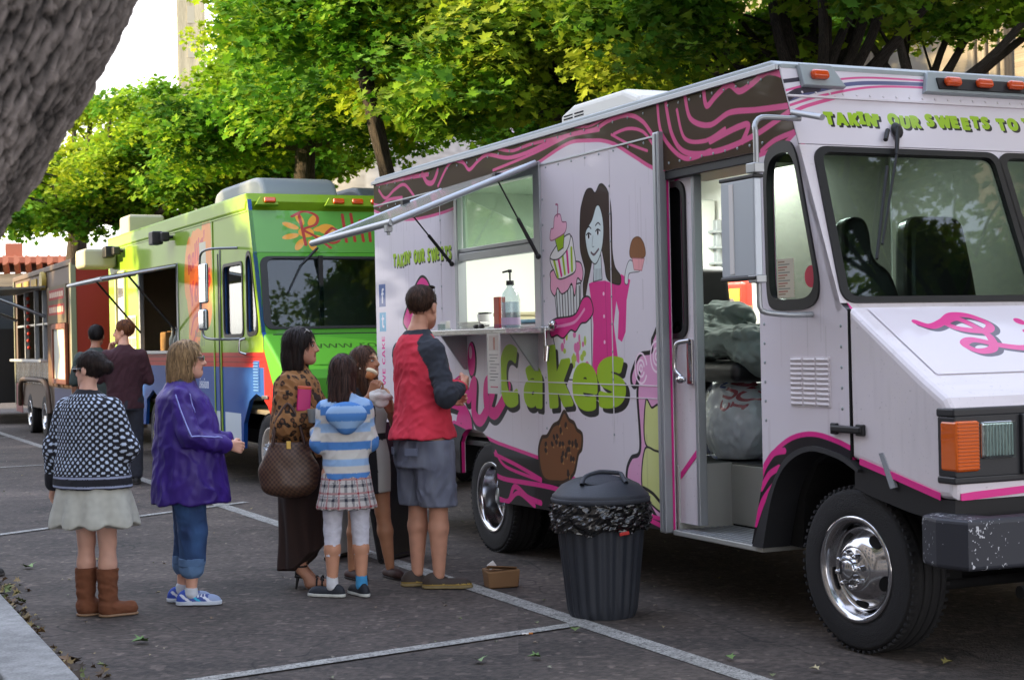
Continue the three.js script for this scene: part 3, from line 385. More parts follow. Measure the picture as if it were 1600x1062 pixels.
  part('roof_lip', [tilt(slab([[0.0, U(2.745)], [W, U(2.745)], [W, U(2.755)], [0, U(2.755)]], 0, 0.012))], body, pink);
  { const gs = []; for (let z = 0.1; z < W; z += 0.085) gs.push(tilt(new THREE.SphereGeometry(0.008, 6, 4).scale(1, 1, 0.5).translate(z, U(2.775), 0.001))); part('rivet', gs, body, pink).userData.kind = 'stuff'; }
  for (const [z0, z1, n] of [[0.1, 0.30, 1], [0.92, 1.62, 3], [W - 0.3, W - 0.1, 1]]) {
    const pod = part('lamp_pod', tilt(slab([[z0 - (n > 1 ? 0.05 : 0.0), U(2.80)], [z1 + 0.06, U(2.80)], [z1 + 0.0, U(2.915)], [z0, U(2.915)]], 0, 0.035, [], 0.006)), greyPaint, pink);
    if (n > 1) part('lamp_base', tilt(slab([[z0 + 0.04, U(2.815)], [z1 - 0.04, U(2.815)], [z1 - 0.04, U(2.875)], [z0 + 0.04, U(2.875)]], 0.036, 0.046)), M.black, pod);
    for (let i = 0; i < n; i++) { const z = n > 1 ? z0 + 0.13 + i * 0.215 : (z0 + z1) / 2; part('marker_lamp', tilt(new RoundedBoxGeometry(0.105, 0.05, 0.04, 3, 0.018).translate(z, U(2.85), n > 1 ? 0.06 : 0.05)), M.amber, pod); }
  }
  for (const [z, dz] of [[0.62, -0.30], [1.82, 0.12]]) part('wiper', [tilt(rod([z, U(2.59), 0.03], [z - 0.06, U(2.44), 0.035], 0.014, 0.01)), tilt(rod([z - 0.06, U(2.44), 0.035], [z + dz, U(1.97), 0.03], 0.007)), tilt(rod([z - 0.13, U(2.38), 0.022], [z + dz - 0.05, U(1.9), 0.02], 0.009)), tilt(new THREE.SphereGeometry(0.035, 12, 8).scale(1, 1.3, 0.6).translate(z, U(2.58), 0.02)), tilt(rod([z - 0.06, U(2.58), 0.02], [z - 0.1, U(2.52), 0.03], 0.012))], M.black, pink);
  // hood and nose in one bevelled shell, black valance below
  const hoodP = [[0.06, 0.945], [0.13, 0.925], [0.39, 0.87], [0.70, 0.80], [0.80, 0.80], [0.805, 1.0], [0.80, 1.17], [0.74, 1.25], [0.60, 1.33], [0.06, 1.665]];
  part('hood', slab(hoodP, -W, 0.0, [], 0.035), body, pink);
  part('hood_seam', [box(0.052, 0.062, 0.95, 1.66, -0.03, -0.002, 0.002)], M.under, pink);
  part('valance', slab([[0.07, 0.80], [0.2, 0.77], [0.48, 0.72], [0.76, 0.69], [0.785, 0.70], [0.79, 0.80], [0.70, 0.797], [0.39, 0.867], [0.13, 0.918], [0.07, 0.93]], -W + 0.01, -0.012), M.black, pink);
  part('trim_stripe', [slab([[0.13, 0.918], [0.40, 0.862], [0.705, 0.796], [0.705, 0.828], [0.40, 0.893], [0.13, 0.948]], -0.002, 0.004), onFront(slab([[0.03, 0.80], [0.08, 0.80], [0.6, 0.825], [0.6, 0.855], [0.1, 0.835], [0.03, 0.83]], 0.802, 0.808))], mat(HOT, 0.4), pink);
  part('fender_marker', slab([[0.28, 0.98], [0.31, 0.985], [0.40, 0.83], [0.36, 0.82]], -0.01, 0.006), mat('#b9bdc0', 0.2, 0.6), pink);
  { // script name across the bonnet
    const hs = Math.hypot(0.52, 0.325), bonnet = wrapTex(2048, 512, 0.1, W - 0.1, 0, hs, (d) => {
      d.c.fillStyle = '#dcd5dc'; d.c.fillRect(0, 0, 2048, 512);
      const L = [[[0.30, 0.47], [0.36, 0.43], [0.46, 0.47], [0.56, 0.53], [0.66, 0.52], [0.72, 0.44], [0.66, 0.38], [0.52, 0.40], [0.47, 0.46], [0.56, 0.50], [0.62, 0.42], [0.64, 0.32], [0.58, 0.22], [0.48, 0.20], [0.44, 0.26], [0.52, 0.30], [0.66, 0.24], [0.80, 0.22], [0.90, 0.30]], [[0.90, 0.36], [0.93, 0.24], [1.02, 0.24], [1.08, 0.34]], [[1.08, 0.36], [1.24, 0.38], [1.10, 0.22], [1.28, 0.24], [1.34, 0.36]], [[1.34, 0.36], [1.50, 0.38], [1.36, 0.22], [1.54, 0.24], [1.62, 0.34]], [[1.64, 0.36], [1.66, 0.24], [1.74, 0.24], [1.80, 0.30]], [[1.80, 0.30], [1.92, 0.34], [1.86, 0.40], [1.80, 0.30], [1.88, 0.22], [2.05, 0.28]]];
      for (const p of L) d.line(p.map(([x, y]) => [x + 0.012, y - 0.02]), '#4a4152', 0.055); for (const p of L) d.line(p, HOT, 0.045); for (const x of [0.93, 1.68]) d.oval(x, 0.46, 0.03, 0.03, HOT);
    });
    const g = new THREE.PlaneGeometry(W - 0.2, hs - 0.03); const uv = g.attributes.uv, p = g.attributes.position; for (let i = 0; i < 4; i++) uv.setXY(i, p.getX(i) + W / 2, p.getY(i) + hs / 2);
    g.rotateX(-Math.PI / 2); g.rotateY(Math.PI / 2); // plane x -> -z, plane y(up the bonnet) -> -x
    g.rotateZ(-Math.atan2(0.335, 0.54)); g.translate(0.33, 1.4975 + 0.006, -W / 2);
    part('bonnet_skin', g, new THREE.MeshPhysicalMaterial({ map: bonnet, roughness: 0.55, specularIntensity: 0.5, clearcoat: 0.5, clearcoatRoughness: 0.06 }), pink);
  }
  // headlight bezel, indicator, headlight, grille
  const bez = part('headlight_bezel', [box(0.69, 0.812, 0.87, 0.905, -0.62, 0.006, 0.01), box(0.69, 0.812, 1.165, 1.205, -0.62, 0.006, 0.01), box(0.70, 0.811, 0.905, 1.165, -0.012, 0.004, 0.004), box(0.70, 0.813, 0.90, 1.17, -W + 0.4, -0.0, 0.004), box(0.70, 0.835, 0.9, 1.17, -0.40, -0.36, 0.01)], mat('#232428', 0.45), pink);
  part('indicator_lamp', box(0.715, 0.830, 0.925, 1.150, -0.125, 0.008, 0.015), mat('#d9600a', 0.2, 0, { clearcoat: 0.8 }), bez);
  for (let i = 0; i < 14; i++) part('lens_rib', box(0.822, 0.8325, 0.935 + i * 0.0153, 0.942 + i * 0.0153, -0.118, 0.0, 0.002), mat('#b84e06', 0.3), bez);
  part('headlight', box(0.79, 0.828, 0.975, 1.145, -0.325, -0.135, 0.03), M.chrome, bez); for (let i = 0; i < 9; i++) part('lens_flute', box(0.826, 0.831, 0.99, 1.13, -0.31 + i * 0.018, -0.303 + i * 0.018, 0.002), M.lensClear, bez);
  part('headlight_glass', box(0.834, 0.84, 0.98, 1.14, -0.32, -0.14, 0.003), M.glass, bez);
  for (let i = 0; i < 7; i++) part('grille_bar', box(0.78, 0.83, 0.92 + i * 0.036, 0.935 + i * 0.036, -W + 0.42, -0.42, 0.004), M.black, bez);
  part('bumper', slab([[0.66, 0], [0.70, -0.1], [0.84, -0.14], [1.0, -0.10], [1.02, 0.2], [1.02, 2.7], [0.9, 2.7], [0.9, 0.1], [0.7, 0.06]].map(([x, y]) => [x, y]), 0, 0.22, [], 0.02).rotateX(-Math.PI / 2).translate(0, 0.52, 0), new THREE.MeshStandardMaterial({ roughness: 0.55, map: rep(chipTex(), 1.4, 1.4) }), pink);
  function chipTex() { return pixelTex(512, true, (u, v) => { const q = nB(u * 40, v * 40) * 0.5 + nC(u * 120, v * 120) * 0.5, z = nA(u * 3, v * 3); return q + z * 0.35 > 0.96 ? [196, 198, 202] : [44, 46, 54]; }); }
  // wheel arch flare, wells, chassis, wheels
  part('wheel_arch', slab([[-0.80, 0.43], ...spline([[-0.70, 0.43], [-0.60, 0.72], [-0.47, 0.88], [-0.27, 0.96], [-0.05, 0.94], [0.06, 0.905], [0.12, 0.88]]), ...spline([[0.13, 0.895], [0.07, 0.93], [-0.05, 0.965], [-0.28, 0.985], [-0.49, 0.905], [-0.64, 0.72]])], -0.16, 0.012), mat('#26272a', 0.6), pink);
  part('wheel_well', [slab([[-0.76, 0.43], [-0.60, 0.43], [-0.57, 0.70], [-0.45, 0.88], [-0.27, 0.955], [0.3, 0.9], [0.75, 0.75], [0.75, 1.1], [-0.3, 1.15], [-0.7, 1.0]], -0.7, -0.17), box(-0.7, 0.7, 0.4, 1.3, -W + 0.1, -0.72)], M.under, pink);
  part('chassis', [box(-6.5, 1.0, 0.42, 0.54, -0.85, -0.75), box(-6.5, 1.0, 0.42, 0.54, -W + 0.75, -W + 0.85), box(-6.5, -0.9, 0.5, 0.74, -W + 0.1, -0.5), rod([0, 0.36, -0.3], [0, 0.36, -W + 0.3], 0.06), rod([-4.35, 0.4, -0.3], [-4.35, 0.4, -W + 0.3], 0.09), rod([0.25, 0.33, -0.35], [0.28, 0.33, -W + 0.35], 0.025), rod([0.75, 0.36, -0.4], [0.8, 0.34, -W + 0.4], 0.03), box(-0.2, 0.25, 0.35, 0.6, -0.5, -0.38)], M.under, pink);
  wheel(pink, 0.02, 0.405, -0.15, 0.07, 'front'); wheel(pink, 0.02, 0.405, -W + 0.15, Math.PI + 0.07, 'front');
  wheel(pink, -4.35, 0.4, -0.17, 0, 'rear'); wheel(pink, -4.35, 0.4, -0.46, Math.PI, 'rear'); wheel(pink, -4.35, 0.4, -W + 0.17, Math.PI, 'rear'); wheel(pink, -4.35, 0.4, -W + 0.46, 0, 'rear');
  // louvres, latch, mirror
  { const lv = part('louvre_panel', box(-0.43, -0.09, 1.18, 1.43, 0.0, 0.004, 0.001), body, pink); for (let i = 0; i < 10; i++) for (let j = 0; j < 3; j++) part('louvre', new THREE.CylinderGeometry(0.009, 0.009, 0.095, 6).rotateZ(Math.PI / 2).scale(1, 1, 0.9).translate(-0.37 + j * 0.112, 1.195 + i * 0.0245, 0.004), body, lv); }
  part('hood_latch', [box(-0.07, 0.17, 1.065, 1.10, 0.004, 0.03, 0.01), box(-0.08, -0.03, 1.055, 1.11, 0.0, 0.02), box(0.12, 0.18, 1.055, 1.11, 0.0, 0.02)], M.black, pink);
  const mir = part('mirror', box(-0.57, -0.26, 1.83, 2.32, 0.26, 0.31, 0.012), mat('#b9c0c9', 0.35, 0.3), pink); part('mirror_stripe', box(-0.485, -0.445, 1.85, 2.30, 0.309, 0.314, 0.002), M.white, mir); part('mirror_rim', [box(-0.575, -0.255, 2.315, 2.335, 0.255, 0.315), box(-0.575, -0.255, 1.815, 1.835, 0.255, 0.315)], M.black, mir);
  part('mirror_arm', [tube([[-0.30, 2.62, 0.0], [-0.31, 2.62, 0.22], [-0.30, 2.58, 0.27], [-0.285, 2.5, 0.275], [-0.285, 1.75, 0.275], [-0.28, 1.66, 0.26], [-0.25, 1.64, 0.12], [-0.23, 1.64, 0.0]], 0.014, 60), box(-0.33, -0.25, 2.34, 2.39, 0.25, 0.31), box(-0.33, -0.25, 1.80, 1.84, 0.25, 0.31), rod([-0.35, 2.66, 0.01], [-0.1, 2.6, 0.01], 0.016)], mat('#a6a9ac', 0.4, 0.6), mir);
  // seats, steering wheel, dash
  const seatM = mat('#121214', 0.42);
  const s1 = part('passenger_seat', [slab(roundPoly([[-0.29, 1.28], [0.29, 1.28], [0.30, 1.62], [0.22, 1.86], [0.10, 1.92], [0.095, 2.12], [0.05, 2.18], [-0.05, 2.18], [-0.095, 2.12], [-0.10, 1.92], [-0.22, 1.86], [-0.30, 1.62]], 0.08, THREE.Shape), -0.07, 0.07, [], 0.04).rotateY(Math.PI / 2).rotateZ(0.1).translate(-1.22, 0.06, -1.14)], seatM, pink);
  part('seat_cushion', [new RoundedBoxGeometry(0.55, 0.16, 0.62, 3, 0.06).translate(-1.05, 1.25, -0.95), box(-1.3, -0.85, 0.8, 1.17, -1.2, -0.75)], seatM, s1);
  const s2 = part('driver_seat', [slab(roundPoly([[-0.30, 1.25], [0.30, 1.25], [0.26, 1.8], [0.21, 2.18], [-0.21, 2.18], [-0.26, 1.8]], 0.1, THREE.Shape), -0.08, 0.08, [], 0.05).rotateY(Math.PI / 2).rotateZ(0.12).translate(-1.25, 0.08, -1.78)], mat('#1c1e21', 0.3, 0, { clearcoat: 0.4 }), pink);
  part('seat_cushion', new RoundedBoxGeometry(0.55, 0.16, 0.6, 3, 0.06).translate(-1.05, 1.22, -1.78), seatM, s2);
  part('steering_wheel', new THREE.TorusGeometry(0.22, 0.016, 8, 36).rotateY(Math.PI / 2).rotateZ(-0.9).translate(-0.55, 1.72, -1.9), M.black, pink);
  part('dashboard', box(-0.45, -0.02, 1.2, 1.62, -W + 0.1, -0.75), M.black, pink);
  const js = part('jump_seat', new RoundedBoxGeometry(0.92, 0.12, 0.6, 3, 0.05).translate(-1.92, 1.33, -0.62), seatM, pink); part('seat_back', new RoundedBoxGeometry(0.1, 0.62, 0.5, 3, 0.05).rotateZ(0.15).translate(-2.42, 1.68, -0.66), seatM, js); part('pedestal', box(-2.36, -2.14, 0.81, 1.28, -0.6, -0.48, 0.01), seatM, js);
  // kitchen fittings: lit tube on the ceiling, back shelf
  const fl = part('ceiling_lamp', box(-5.5, -2.0, 2.78, 2.83, -1.6, -1.35), M.white, pink);
  part('lamp_tube', box(-5.4, -2.1, 2.765, 2.778, -1.57, -1.38, 0.004), new THREE.MeshStandardMaterial({ color: C('#ffffff'), emissive: new THREE.Color(0.97, 1, 0.93), emissiveIntensity: 2.5 }), fl);
  const ra = new THREE.RectAreaLight(new THREE.Color(0.96, 1, 0.92), 25, 3.3, 0.2); ra.position.set(-3.75, 2.757, -1.475); ra.rotation.x = -Math.PI / 2; pink.add(ra);
  part('work_counter', [box(-6.4, -1.84, 1.52, 1.56, -W + 0.08, -W + 0.72), box(-6.4, -1.9, 0.82, 1.52, -W + 0.08, -W + 0.66)], M.alu, pink);
  part('serving_counter', [box(-6.4, -3.0, 1.48, 1.52, -0.55, -0.1), box(-6.4, -3.0, 0.82, 1.48, -0.5, -0.12)], mat('#e1e0d8', 0.4), pink);
  part('wall_rack', [box(-4.95, -4.90, 1.9, 2.5, -W + 0.08, -W + 0.13), ...[0, 1, 2, 3].map((i) => box(-5.02, -4.84, 2.0 + i * 0.13, 2.02 + i * 0.13, -W + 0.08, -W + 0.18))], M.alu, pink);
}
function grow(pts, k) { // grow a convex polygon about its centre by about k
  const cx = pts.reduce((s, p) => s + p[0], 0) / pts.length, cy = pts.reduce((s, p) => s + p[1], 0) / pts.length;
  return pts.map(([x, y]) => { const l = Math.hypot(x - cx, y - cy); return [x + ((x - cx) / l) * k * 1.25, y + ((y - cy) / l) * k * 1.25]; });
}
function roundPolySlab(pts, r, z0, z1) { return slab(roundPoly(pts, r, THREE.Shape), z0, z1); }
function ringSlab(pts, r, t, z0, z1) { return slab(roundPoly(pts, r, THREE.Shape), z0, z1, [roundPoly(grow(pts, -t), r * 0.9)]); }
// ---------- green, red and blue truck ----------
const green = thing('food_truck', 'lime green truck with red and blue lower panels, dark windscreen and orange splash lettering', 'food truck', [-2.589, 0, -16.726], frameTurn(25.4));
{
  const W = 2.45, LG = '#7b9e20', RED = '#b3231c', BLU = '#1a4a92', GRN = '#4f9a2c';
  const art = wrapTex(2048, 720, -8.2, 0.1, 0.33, 3.25, (d) => {
    const { c, X, Y, S } = d; c.fillStyle = LG; c.fillRect(0, 0, 2048, 720);
    c.fillStyle = BLU; c.fillRect(0, Y(1.31), 2048, 720); c.fillStyle = RED; c.fillRect(0, Y(1.47), 2048, 0.16 * S); c.fillStyle = '#7e1512'; for (const y of [1.43, 1.37]) c.fillRect(0, Y(y), 2048, 3);
    c.fillStyle = '#c8d2d8'; c.fillRect(X(-2.35), Y(0.8), 0.6 * S, 0.5 * S); c.fillRect(X(-1.6), Y(0.8), 0.65 * S, 0.5 * S);
    for (const [x, y, rx, ry, t] of [[-2.75, 2.35, 0.52, 0.62, 0.4], [-2.3, 2.72, 0.24, 0.42, 0.1], [-2.9, 1.78, 0.28, 0.6, 0.25], [-2.35, 2.1, 0.25, 0.35, -0.4], [-3.15, 2.5, 0.2, 0.4, 0.3], [-2.2, 2.4, 0.2, 0.3, 0], [-2.9, 2.75, 0.15, 0.2, 0.3]]) d.oval(x, y, rx, ry, '#e2840c', t);
    for (const [x, y, rx, ry, t] of [[-2.75, 2.3, 0.36, 0.45, 0.4], [-2.9, 1.85, 0.16, 0.42, 0.25]]) d.oval(x, y, rx, ry, '#e8650a', t);
    d.text('Rollin’', -3.18, 2.42, 0.30, '#c01a08', { turn: -0.32, skew: -0.2, fat: 0.02 }); d.text('Yom’s', -3.1, 2.02, 0.36, '#c01a08', { turn: -0.25, skew: -0.2, fat: 0.025 }); d.line([[-3.1, 1.7], [-2.9, 1.9], [-2.55, 1.92], [-2.8, 1.74], [-3.05, 1.55]], '#c01a08', 0.05);
    c.fillStyle = '#b8b9a0'; c.fillRect(X(-2.62), Y(2.78), 0.3 * S, 0.36 * S); d.text('food.you', -2.9, 1.66, 0.11, '#3d5a22', { face: 'serif' }); d.text('n-M-S', -2.75, 1.55, 0.11, '#3d5a22', { face: 'serif' });
    d.text('ission', -2.75, 1.05, 0.15, '#dfe6ee', { face: 'serif', font: 'italic bold' });
  });
  const paint = new THREE.MeshPhysicalMaterial({ map: art, roughness: 0.6, specularIntensity: 0.35, clearcoat: 0.25, clearcoatRoughness: 0.08 });
  const lime = mat(LG, 0.6, 0, { specularIntensity: 0.4, clearcoat: 0.25, clearcoatRoughness: 0.1 }), leaf = mat(GRN, 0.55, 0, { specularIntensity: 0.4, clearcoat: 0.25 }), redP = mat(RED, 0.55, 0, { specularIntensity: 0.4, clearcoat: 0.25 });
  const qw = [[-0.62, 1.66], [-0.25, 1.68], [-0.22, 1.78], [-0.44, 2.5], [-0.52, 2.55], [-0.62, 2.5]];
  part('side_panel', slab([[-8.0, 0.5], [-5.7, 0.5], [-5.6, 0.85], [-5.2, 0.98], [-4.8, 0.85], [-4.7, 0.42], [-0.88, 0.42], [-0.84, 0.7], [-0.6, 0.95], [-0.35, 1.03], [-0.05, 0.98], [-0.04, 0.96], [-0.04, 1.62], [-0.1, 1.68], [-0.54, 3.12], [-8.0, 3.12]], -0.045, 0, [rrect(-5.9, -3.74, 1.5, 2.56, 0.03), roundPoly(qw, 0.09), rrect(-1.56, -0.78, 1.66, 2.45, 0.08)]), paint, green);
  part('roof', slab([[-8.0, 3.0], [-0.60, 3.0], [-0.545, 3.1], [-0.6, 3.19], [-8.0, 3.19]], -W, 0.012, [], 0.03), lime, green);
  part('far_side', box(-8.0, 0, 0.5, 3.1, -W, -W + 0.05), lime, green); part('rear_wall', box(-8.03, -7.98, 0.5, 3.1, -W + 0.05, -0.05), lime, green);
  part('inner_lining', [box(-7.9, -1.9, 0.9, 2.95, -W + 0.06, -W + 0.1), box(-7.9, -7.86, 0.9, 2.95, -W + 0.1, -0.1), box(-1.9, -1.85, 0.9, 2.95, -W + 0.1, -0.2), box(-7.9, -0.6, 2.93, 2.97, -W + 0.1, -0.1), box(-7.9, -0.2, 0.8, 0.85, -W + 0.1, -0.1)], mat('#b5a88f', 0.6), green);
  part('seam', [box(-1.72, -1.68, 0.42, 2.62, 0, 0.012, 0.004), box(-2.02, -1.98, 0.4, 3.0, 0, 0.01, 0.004), box(-8, -0.55, 2.985, 3.0, 0, 0.008, 0.003)], lime, green);
  part('door_gap', box(-1.80, -1.72, 0.4, 2.6, -0.002, 0.006, 0.002), M.under, green);
  part('door_window', [roundPolySlab([[-1.56, 1.66], [-0.78, 1.66], [-0.78, 2.45], [-1.56, 2.45]], 0.08, -0.03, -0.026)], M.tint, green); part('door_gasket', ringSlab([[-1.58, 1.64], [-0.76, 1.64], [-0.76, 2.47], [-1.58, 2.47]], 0.09, 0.04, -0.01, 0.01), M.gasket, green);
  part('quarter_window', slab(roundPoly(qw, 0.09, THREE.Shape), -0.03, -0.026), M.tint, green); part('quarter_gasket', slab(roundPoly(grow(qw, 0.02), 0.1, THREE.Shape), -0.01, 0.01, [roundPoly(grow(qw, -0.02), 0.08)]), M.gasket, green);
  part('door_handle', tube([[-0.72, 1.62, 0], [-0.75, 1.6, 0.05], [-0.74, 1.48, 0.06], [-0.7, 1.45, 0]], 0.014), M.chrome, green);
  // hatch
  part('hatch_frame', [box(-5.94, -5.88, 1.47, 2.6, -0.05, 0.012), box(-3.76, -3.70, 1.47, 2.6, -0.05, 0.012), box(-5.9, -3.74, 1.46, 1.5, -0.25, 0.06)], M.alu, green);
  const fl = part('awning_flap', new THREE.BoxGeometry(2.3, 0.03, 0.95).translate(0, 0, 0.475).rotateX(0.17).translate(-4.85, 2.58, 0.012), mat('#7d8078', 0.4, 0.6), green);
  part('flap_edge', [rod([-6.0, 2.56, 0.03], [-6.0, 2.40, 0.95], 0.02), rod([-3.7, 2.56, 0.03], [-3.7, 2.40, 0.95], 0.02), rod([-6.0, 2.40, 0.95], [-3.7, 2.40, 0.95], 0.022)], M.alu, fl);
  for (const x of [-5.85, -3.85]) part('gas_strut', rod([x + 0.05, 1.75, 0.02], [x, 2.46, 0.6], 0.014), M.black, green);
  part('work_counter', [box(-7.6, -2.1, 1.40, 1.45, -0.75, -0.1), box(-7.6, -2.1, 1.45, 1.5, -W + 0.1, -W + 0.7), box(-7.0, -2.4, 2.1, 2.14, -W + 0.1, -W + 0.45)], M.alu, green);
  part('extractor_hood', slab([[-6.5, 2.2], [-3.0, 2.2], [-3.3, 2.6], [-6.2, 2.6]], -W + 0.12, -W + 0.9, [], 0.01), M.steel, green);
  const mw = part('menu_window', [box(-7.46, -6.80, 2.60, 2.66, 0, 0.03), box(-7.46, -6.80, 1.70, 1.76, 0, 0.03), box(-7.46, -7.40, 1.76, 2.6, 0, 0.03), box(-6.86, -6.80, 1.76, 2.6, 0, 0.03)], mat('#d8dc9a', 0.5), green); part('pane', box(-7.40, -6.86, 1.76, 2.60, 0.004, 0.01, 0.001), mat('#5d5848', 0.2, 0, { clearcoat: 1 }), mw);
  const notices = part('notice_board', box(-6.75, -6.15, 1.52, 2.0, 0.002, 0.012, 0.002), mat('#d9d4c4', 0.6), green); for (let i = 0; i < 6; i++) part('notice', box(-6.7 + (i % 2) * 0.28, -6.46 + (i % 2) * 0.28, 1.56 + ((i / 2) | 0) * 0.145, 1.68 + ((i / 2) | 0) * 0.145, 0.012, 0.016, 0.001), mat(['#9a8f80', '#c4a27a', '#6f7468'][i % 3], 0.7), notices);
  for (const x of [-4.13, -7.13]) part('flood_lamp', [box(x - 0.12, x + 0.12, 2.85, 3.02, 0.1, 0.24, 0.02), rod([x, 2.94, 0], [x, 2.94, 0.12], 0.03), box(x + 0.15, x + 0.3, 2.88, 3.0, 0.06, 0.16, 0.02), rod([x + 0.2, 2.94, 0], [x + 0.2, 2.94, 0.1], 0.02)], M.black, green);
  // roof gear
  part('roof_vent', slab(roundPoly([[-3.3, 3.19], [-1.1, 3.19], [-1.25, 3.42], [-1.5, 3.46], [-2.9, 3.46], [-3.15, 3.42]], 0.12, THREE.Shape), -1.25, -0.35, [], 0.05), mat('#7d868d', 0.5), green);
  part('roof_vent', slab(roundPoly([[-2.6, 3.19], [-1.1, 3.19], [-1.25, 3.34], [-1.5, 3.37], [-2.3, 3.37], [-2.5, 3.34]], 0.08, THREE.Shape), -2.3, -1.5, [], 0.05), mat('#5a6168', 0.5), green);
  part('rear_vent', [box(-7.9, -7.3, 3.19, 3.5, -0.7, -0.15, 0.05), box(-7.95, -7.3, 2.72, 3.0, 0.02, 0.5, 0.05)], mat('#a9a78e', 0.55), green);
  // cab front
  const slant = Math.atan2(0.44, 1.44), cw = Math.cos(slant), U = (y) => 1.68 + (y - 1.68) / cw, onF = (g) => g.rotateY(Math.PI / 2), tilt = (g) => { onF(g); g.translate(0, -1.68, 0); g.rotateZ(slant); return g.translate(-0.1, 1.68, 0); };
  const head = wrapTex(1024, 300, 0, W, U(2.52), U(3.02), (d) => {
    d.c.fillStyle = GRN; d.c.fillRect(0, 0, 1024, 300);
    for (let i = 0; i < 8; i++) { const a = (i / 8) * 6.283 + 0.3; d.oval(0.62 + Math.cos(a) * 0.19, U(2.76) + Math.sin(a) * 0.16, 0.1, 0.042, '#e0981c', -a); } d.oval(0.62, U(2.76), 0.09, 0.08, '#e0981c'); d.oval(0.86, U(2.80), 0.1, 0.08, '#e0981c');
    const y0 = U(2.62); for (const p of [[[0.56, 0.36], [0.58, 0.2], [0.60, 0.0]], [[0.48, 0.33], [0.62, 0.39], [0.76, 0.34], [0.74, 0.24], [0.60, 0.18], [0.72, 0.1], [0.88, -0.03]], [[0.92, 0.2], [0.84, 0.12], [0.88, 0.03], [0.98, 0.05], [1.0, 0.15], [0.93, 0.2]], [[1.06, 0.36], [1.07, 0.04]], [[1.16, 0.37], [1.17, 0.05]], [[1.26, 0.2], [1.27, 0.05]], [[1.35, 0.05], [1.36, 0.19], [1.42, 0.2], [1.46, 0.14], [1.47, 0.05]], [[1.53, 0.36], [1.52, 0.28]]]) d.line(p.map(([x, y]) => [x, y0 + y]), '#a81f14', 0.035); d.oval(1.26, y0 + 0.29, 0.022, 0.022, '#a81f14'); d.text('Yom’s', 1.62, U(2.60), 0.36, '#a81f14', { skew: -0.12, turn: -0.06, fat: 0.012, face: 'sans-serif' });
  });
  part('front_header', tilt(slab([[0.002, U(2.54)], [W - 0.002, U(2.54)], [W - 0.002, U(3.0)], [0.002, U(3.0)]], -0.04, 0)), new THREE.MeshPhysicalMaterial({ map: head, roughness: 0.42, clearcoat: 0.5 }), green);
  const wp = [[0.07, U(1.72)], [W - 0.07, U(1.72)], [W - 0.12, U(2.48)], [0.10, U(2.48)]];
  part('front_pillar', tilt(slab([[0, U(1.66)], [W, U(1.66)], [W, U(2.535)], [0, U(2.535)]], -0.04, 0, [roundPoly(wp, 0.1)])), leaf, green);
  part('windscreen_gasket', tilt(slab(roundPoly(grow(wp, 0.03), 0.11, THREE.Shape), -0.02, 0.014, [roundPoly(grow(wp, -0.035), 0.09)])), M.gasket, green); part('windscreen', tilt(slab(roundPoly(wp, 0.1, THREE.Shape), -0.012, -0.008)), mat('#c4d2d8', 0.02, 0, { transmission: 1, thickness: 0 }), green);
  part('dashboard', [box(-0.5, -0.02, 1.2, 1.66, -W + 0.1, -0.1), box(-0.3, -0.26, 1.7, 2.5, -0.75, -0.7), box(-0.3, -0.26, 1.7, 2.5, -1.85, -1.8)], M.black, green);
  for (const z of [0.72, 1.75]) part('wiper', [tilt(rod([z, U(2.58), 0.03], [z - 0.2, U(2.4), 0.03], 0.014)), tilt(rod([z - 0.2, U(2.4), 0.03], [z - 0.38, U(2.1), 0.025], 0.009))], M.darkMetal, green);
  for (const [z0, n] of [[0.12, 1], [0.9, 3]]) { const pod = part('lamp_pod', tilt(slab([[z0 - 0.06, U(3.03)], [z0 + 0.2 + (n > 1 ? 0.6 : 0), U(3.03)], [z0 + 0.16 + (n > 1 ? 0.6 : 0), U(3.12)], [z0, U(3.12)]], 0.03, 0.09, [], 0.006)), lime, green); for (let i = 0; i < n; i++) part('marker_lamp', tilt(new RoundedBoxGeometry(0.13, 0.06, 0.04, 3, 0.018).translate(z0 + 0.1 + i * 0.22, U(3.075), 0.105)), M.amber, pod); }
  part('bonnet', [slab([[0.06, 1.1], [0.3, 0.98], [0.72, 0.72], [0.80, 0.76], [0.80, 1.2], [0.72, 1.29], [0.06, 1.66]], -W, 0, [], 0.03).translate(-0.1, 0, 0)], leaf, green);
  part('bonnet_side', slab([[0.066, 0.96], [0.2, 0.9], [0.5, 0.62], [0.71, 0.60], [0.72, 0.75], [0.5, 0.98], [0.066, 1.5]], -0.02, 0.004).translate(-0.1, 0, 0), redP, green);
  part('nose', slab([[0.1, 0.9], [0.5, 0.6], [0.78, 0.6], [0.79, 0.8], [0.2, 1.0]], -W + 0.02, -0.02).translate(-0.1, 0, 0), redP, green);
  { const t = wrapTex(512, 256, 0, 1.2, 0, 0.6, (d) => { d.c.fillStyle = GRN; d.c.fillRect(0, 0, 512, 256); d.text('www.rolliny', 0.06, 0.34, 0.17, '#24401a', { face: 'sans-serif', sx: 1.3, font: 'normal' }); d.text('813-', 0.3, 0.1, 0.17, '#24401a', { sx: 1.6, font: 'normal' }); });
    const g = new THREE.PlaneGeometry(1.2, 0.6), uv = g.attributes.uv, p = g.attributes.position; for (let i = 0; i < 4; i++) uv.setXY(i, p.getX(i) + 0.6, p.getY(i) + 0.3); g.rotateX(-Math.PI / 2).rotateY(Math.PI / 2).rotateZ(-Math.atan2(0.37, 0.66)).translate(0.29, 1.475 + 0.008, -0.95); part('bonnet_lettering', g, new THREE.MeshStandardMaterial({ map: t, roughness: 0.4 }), green); }
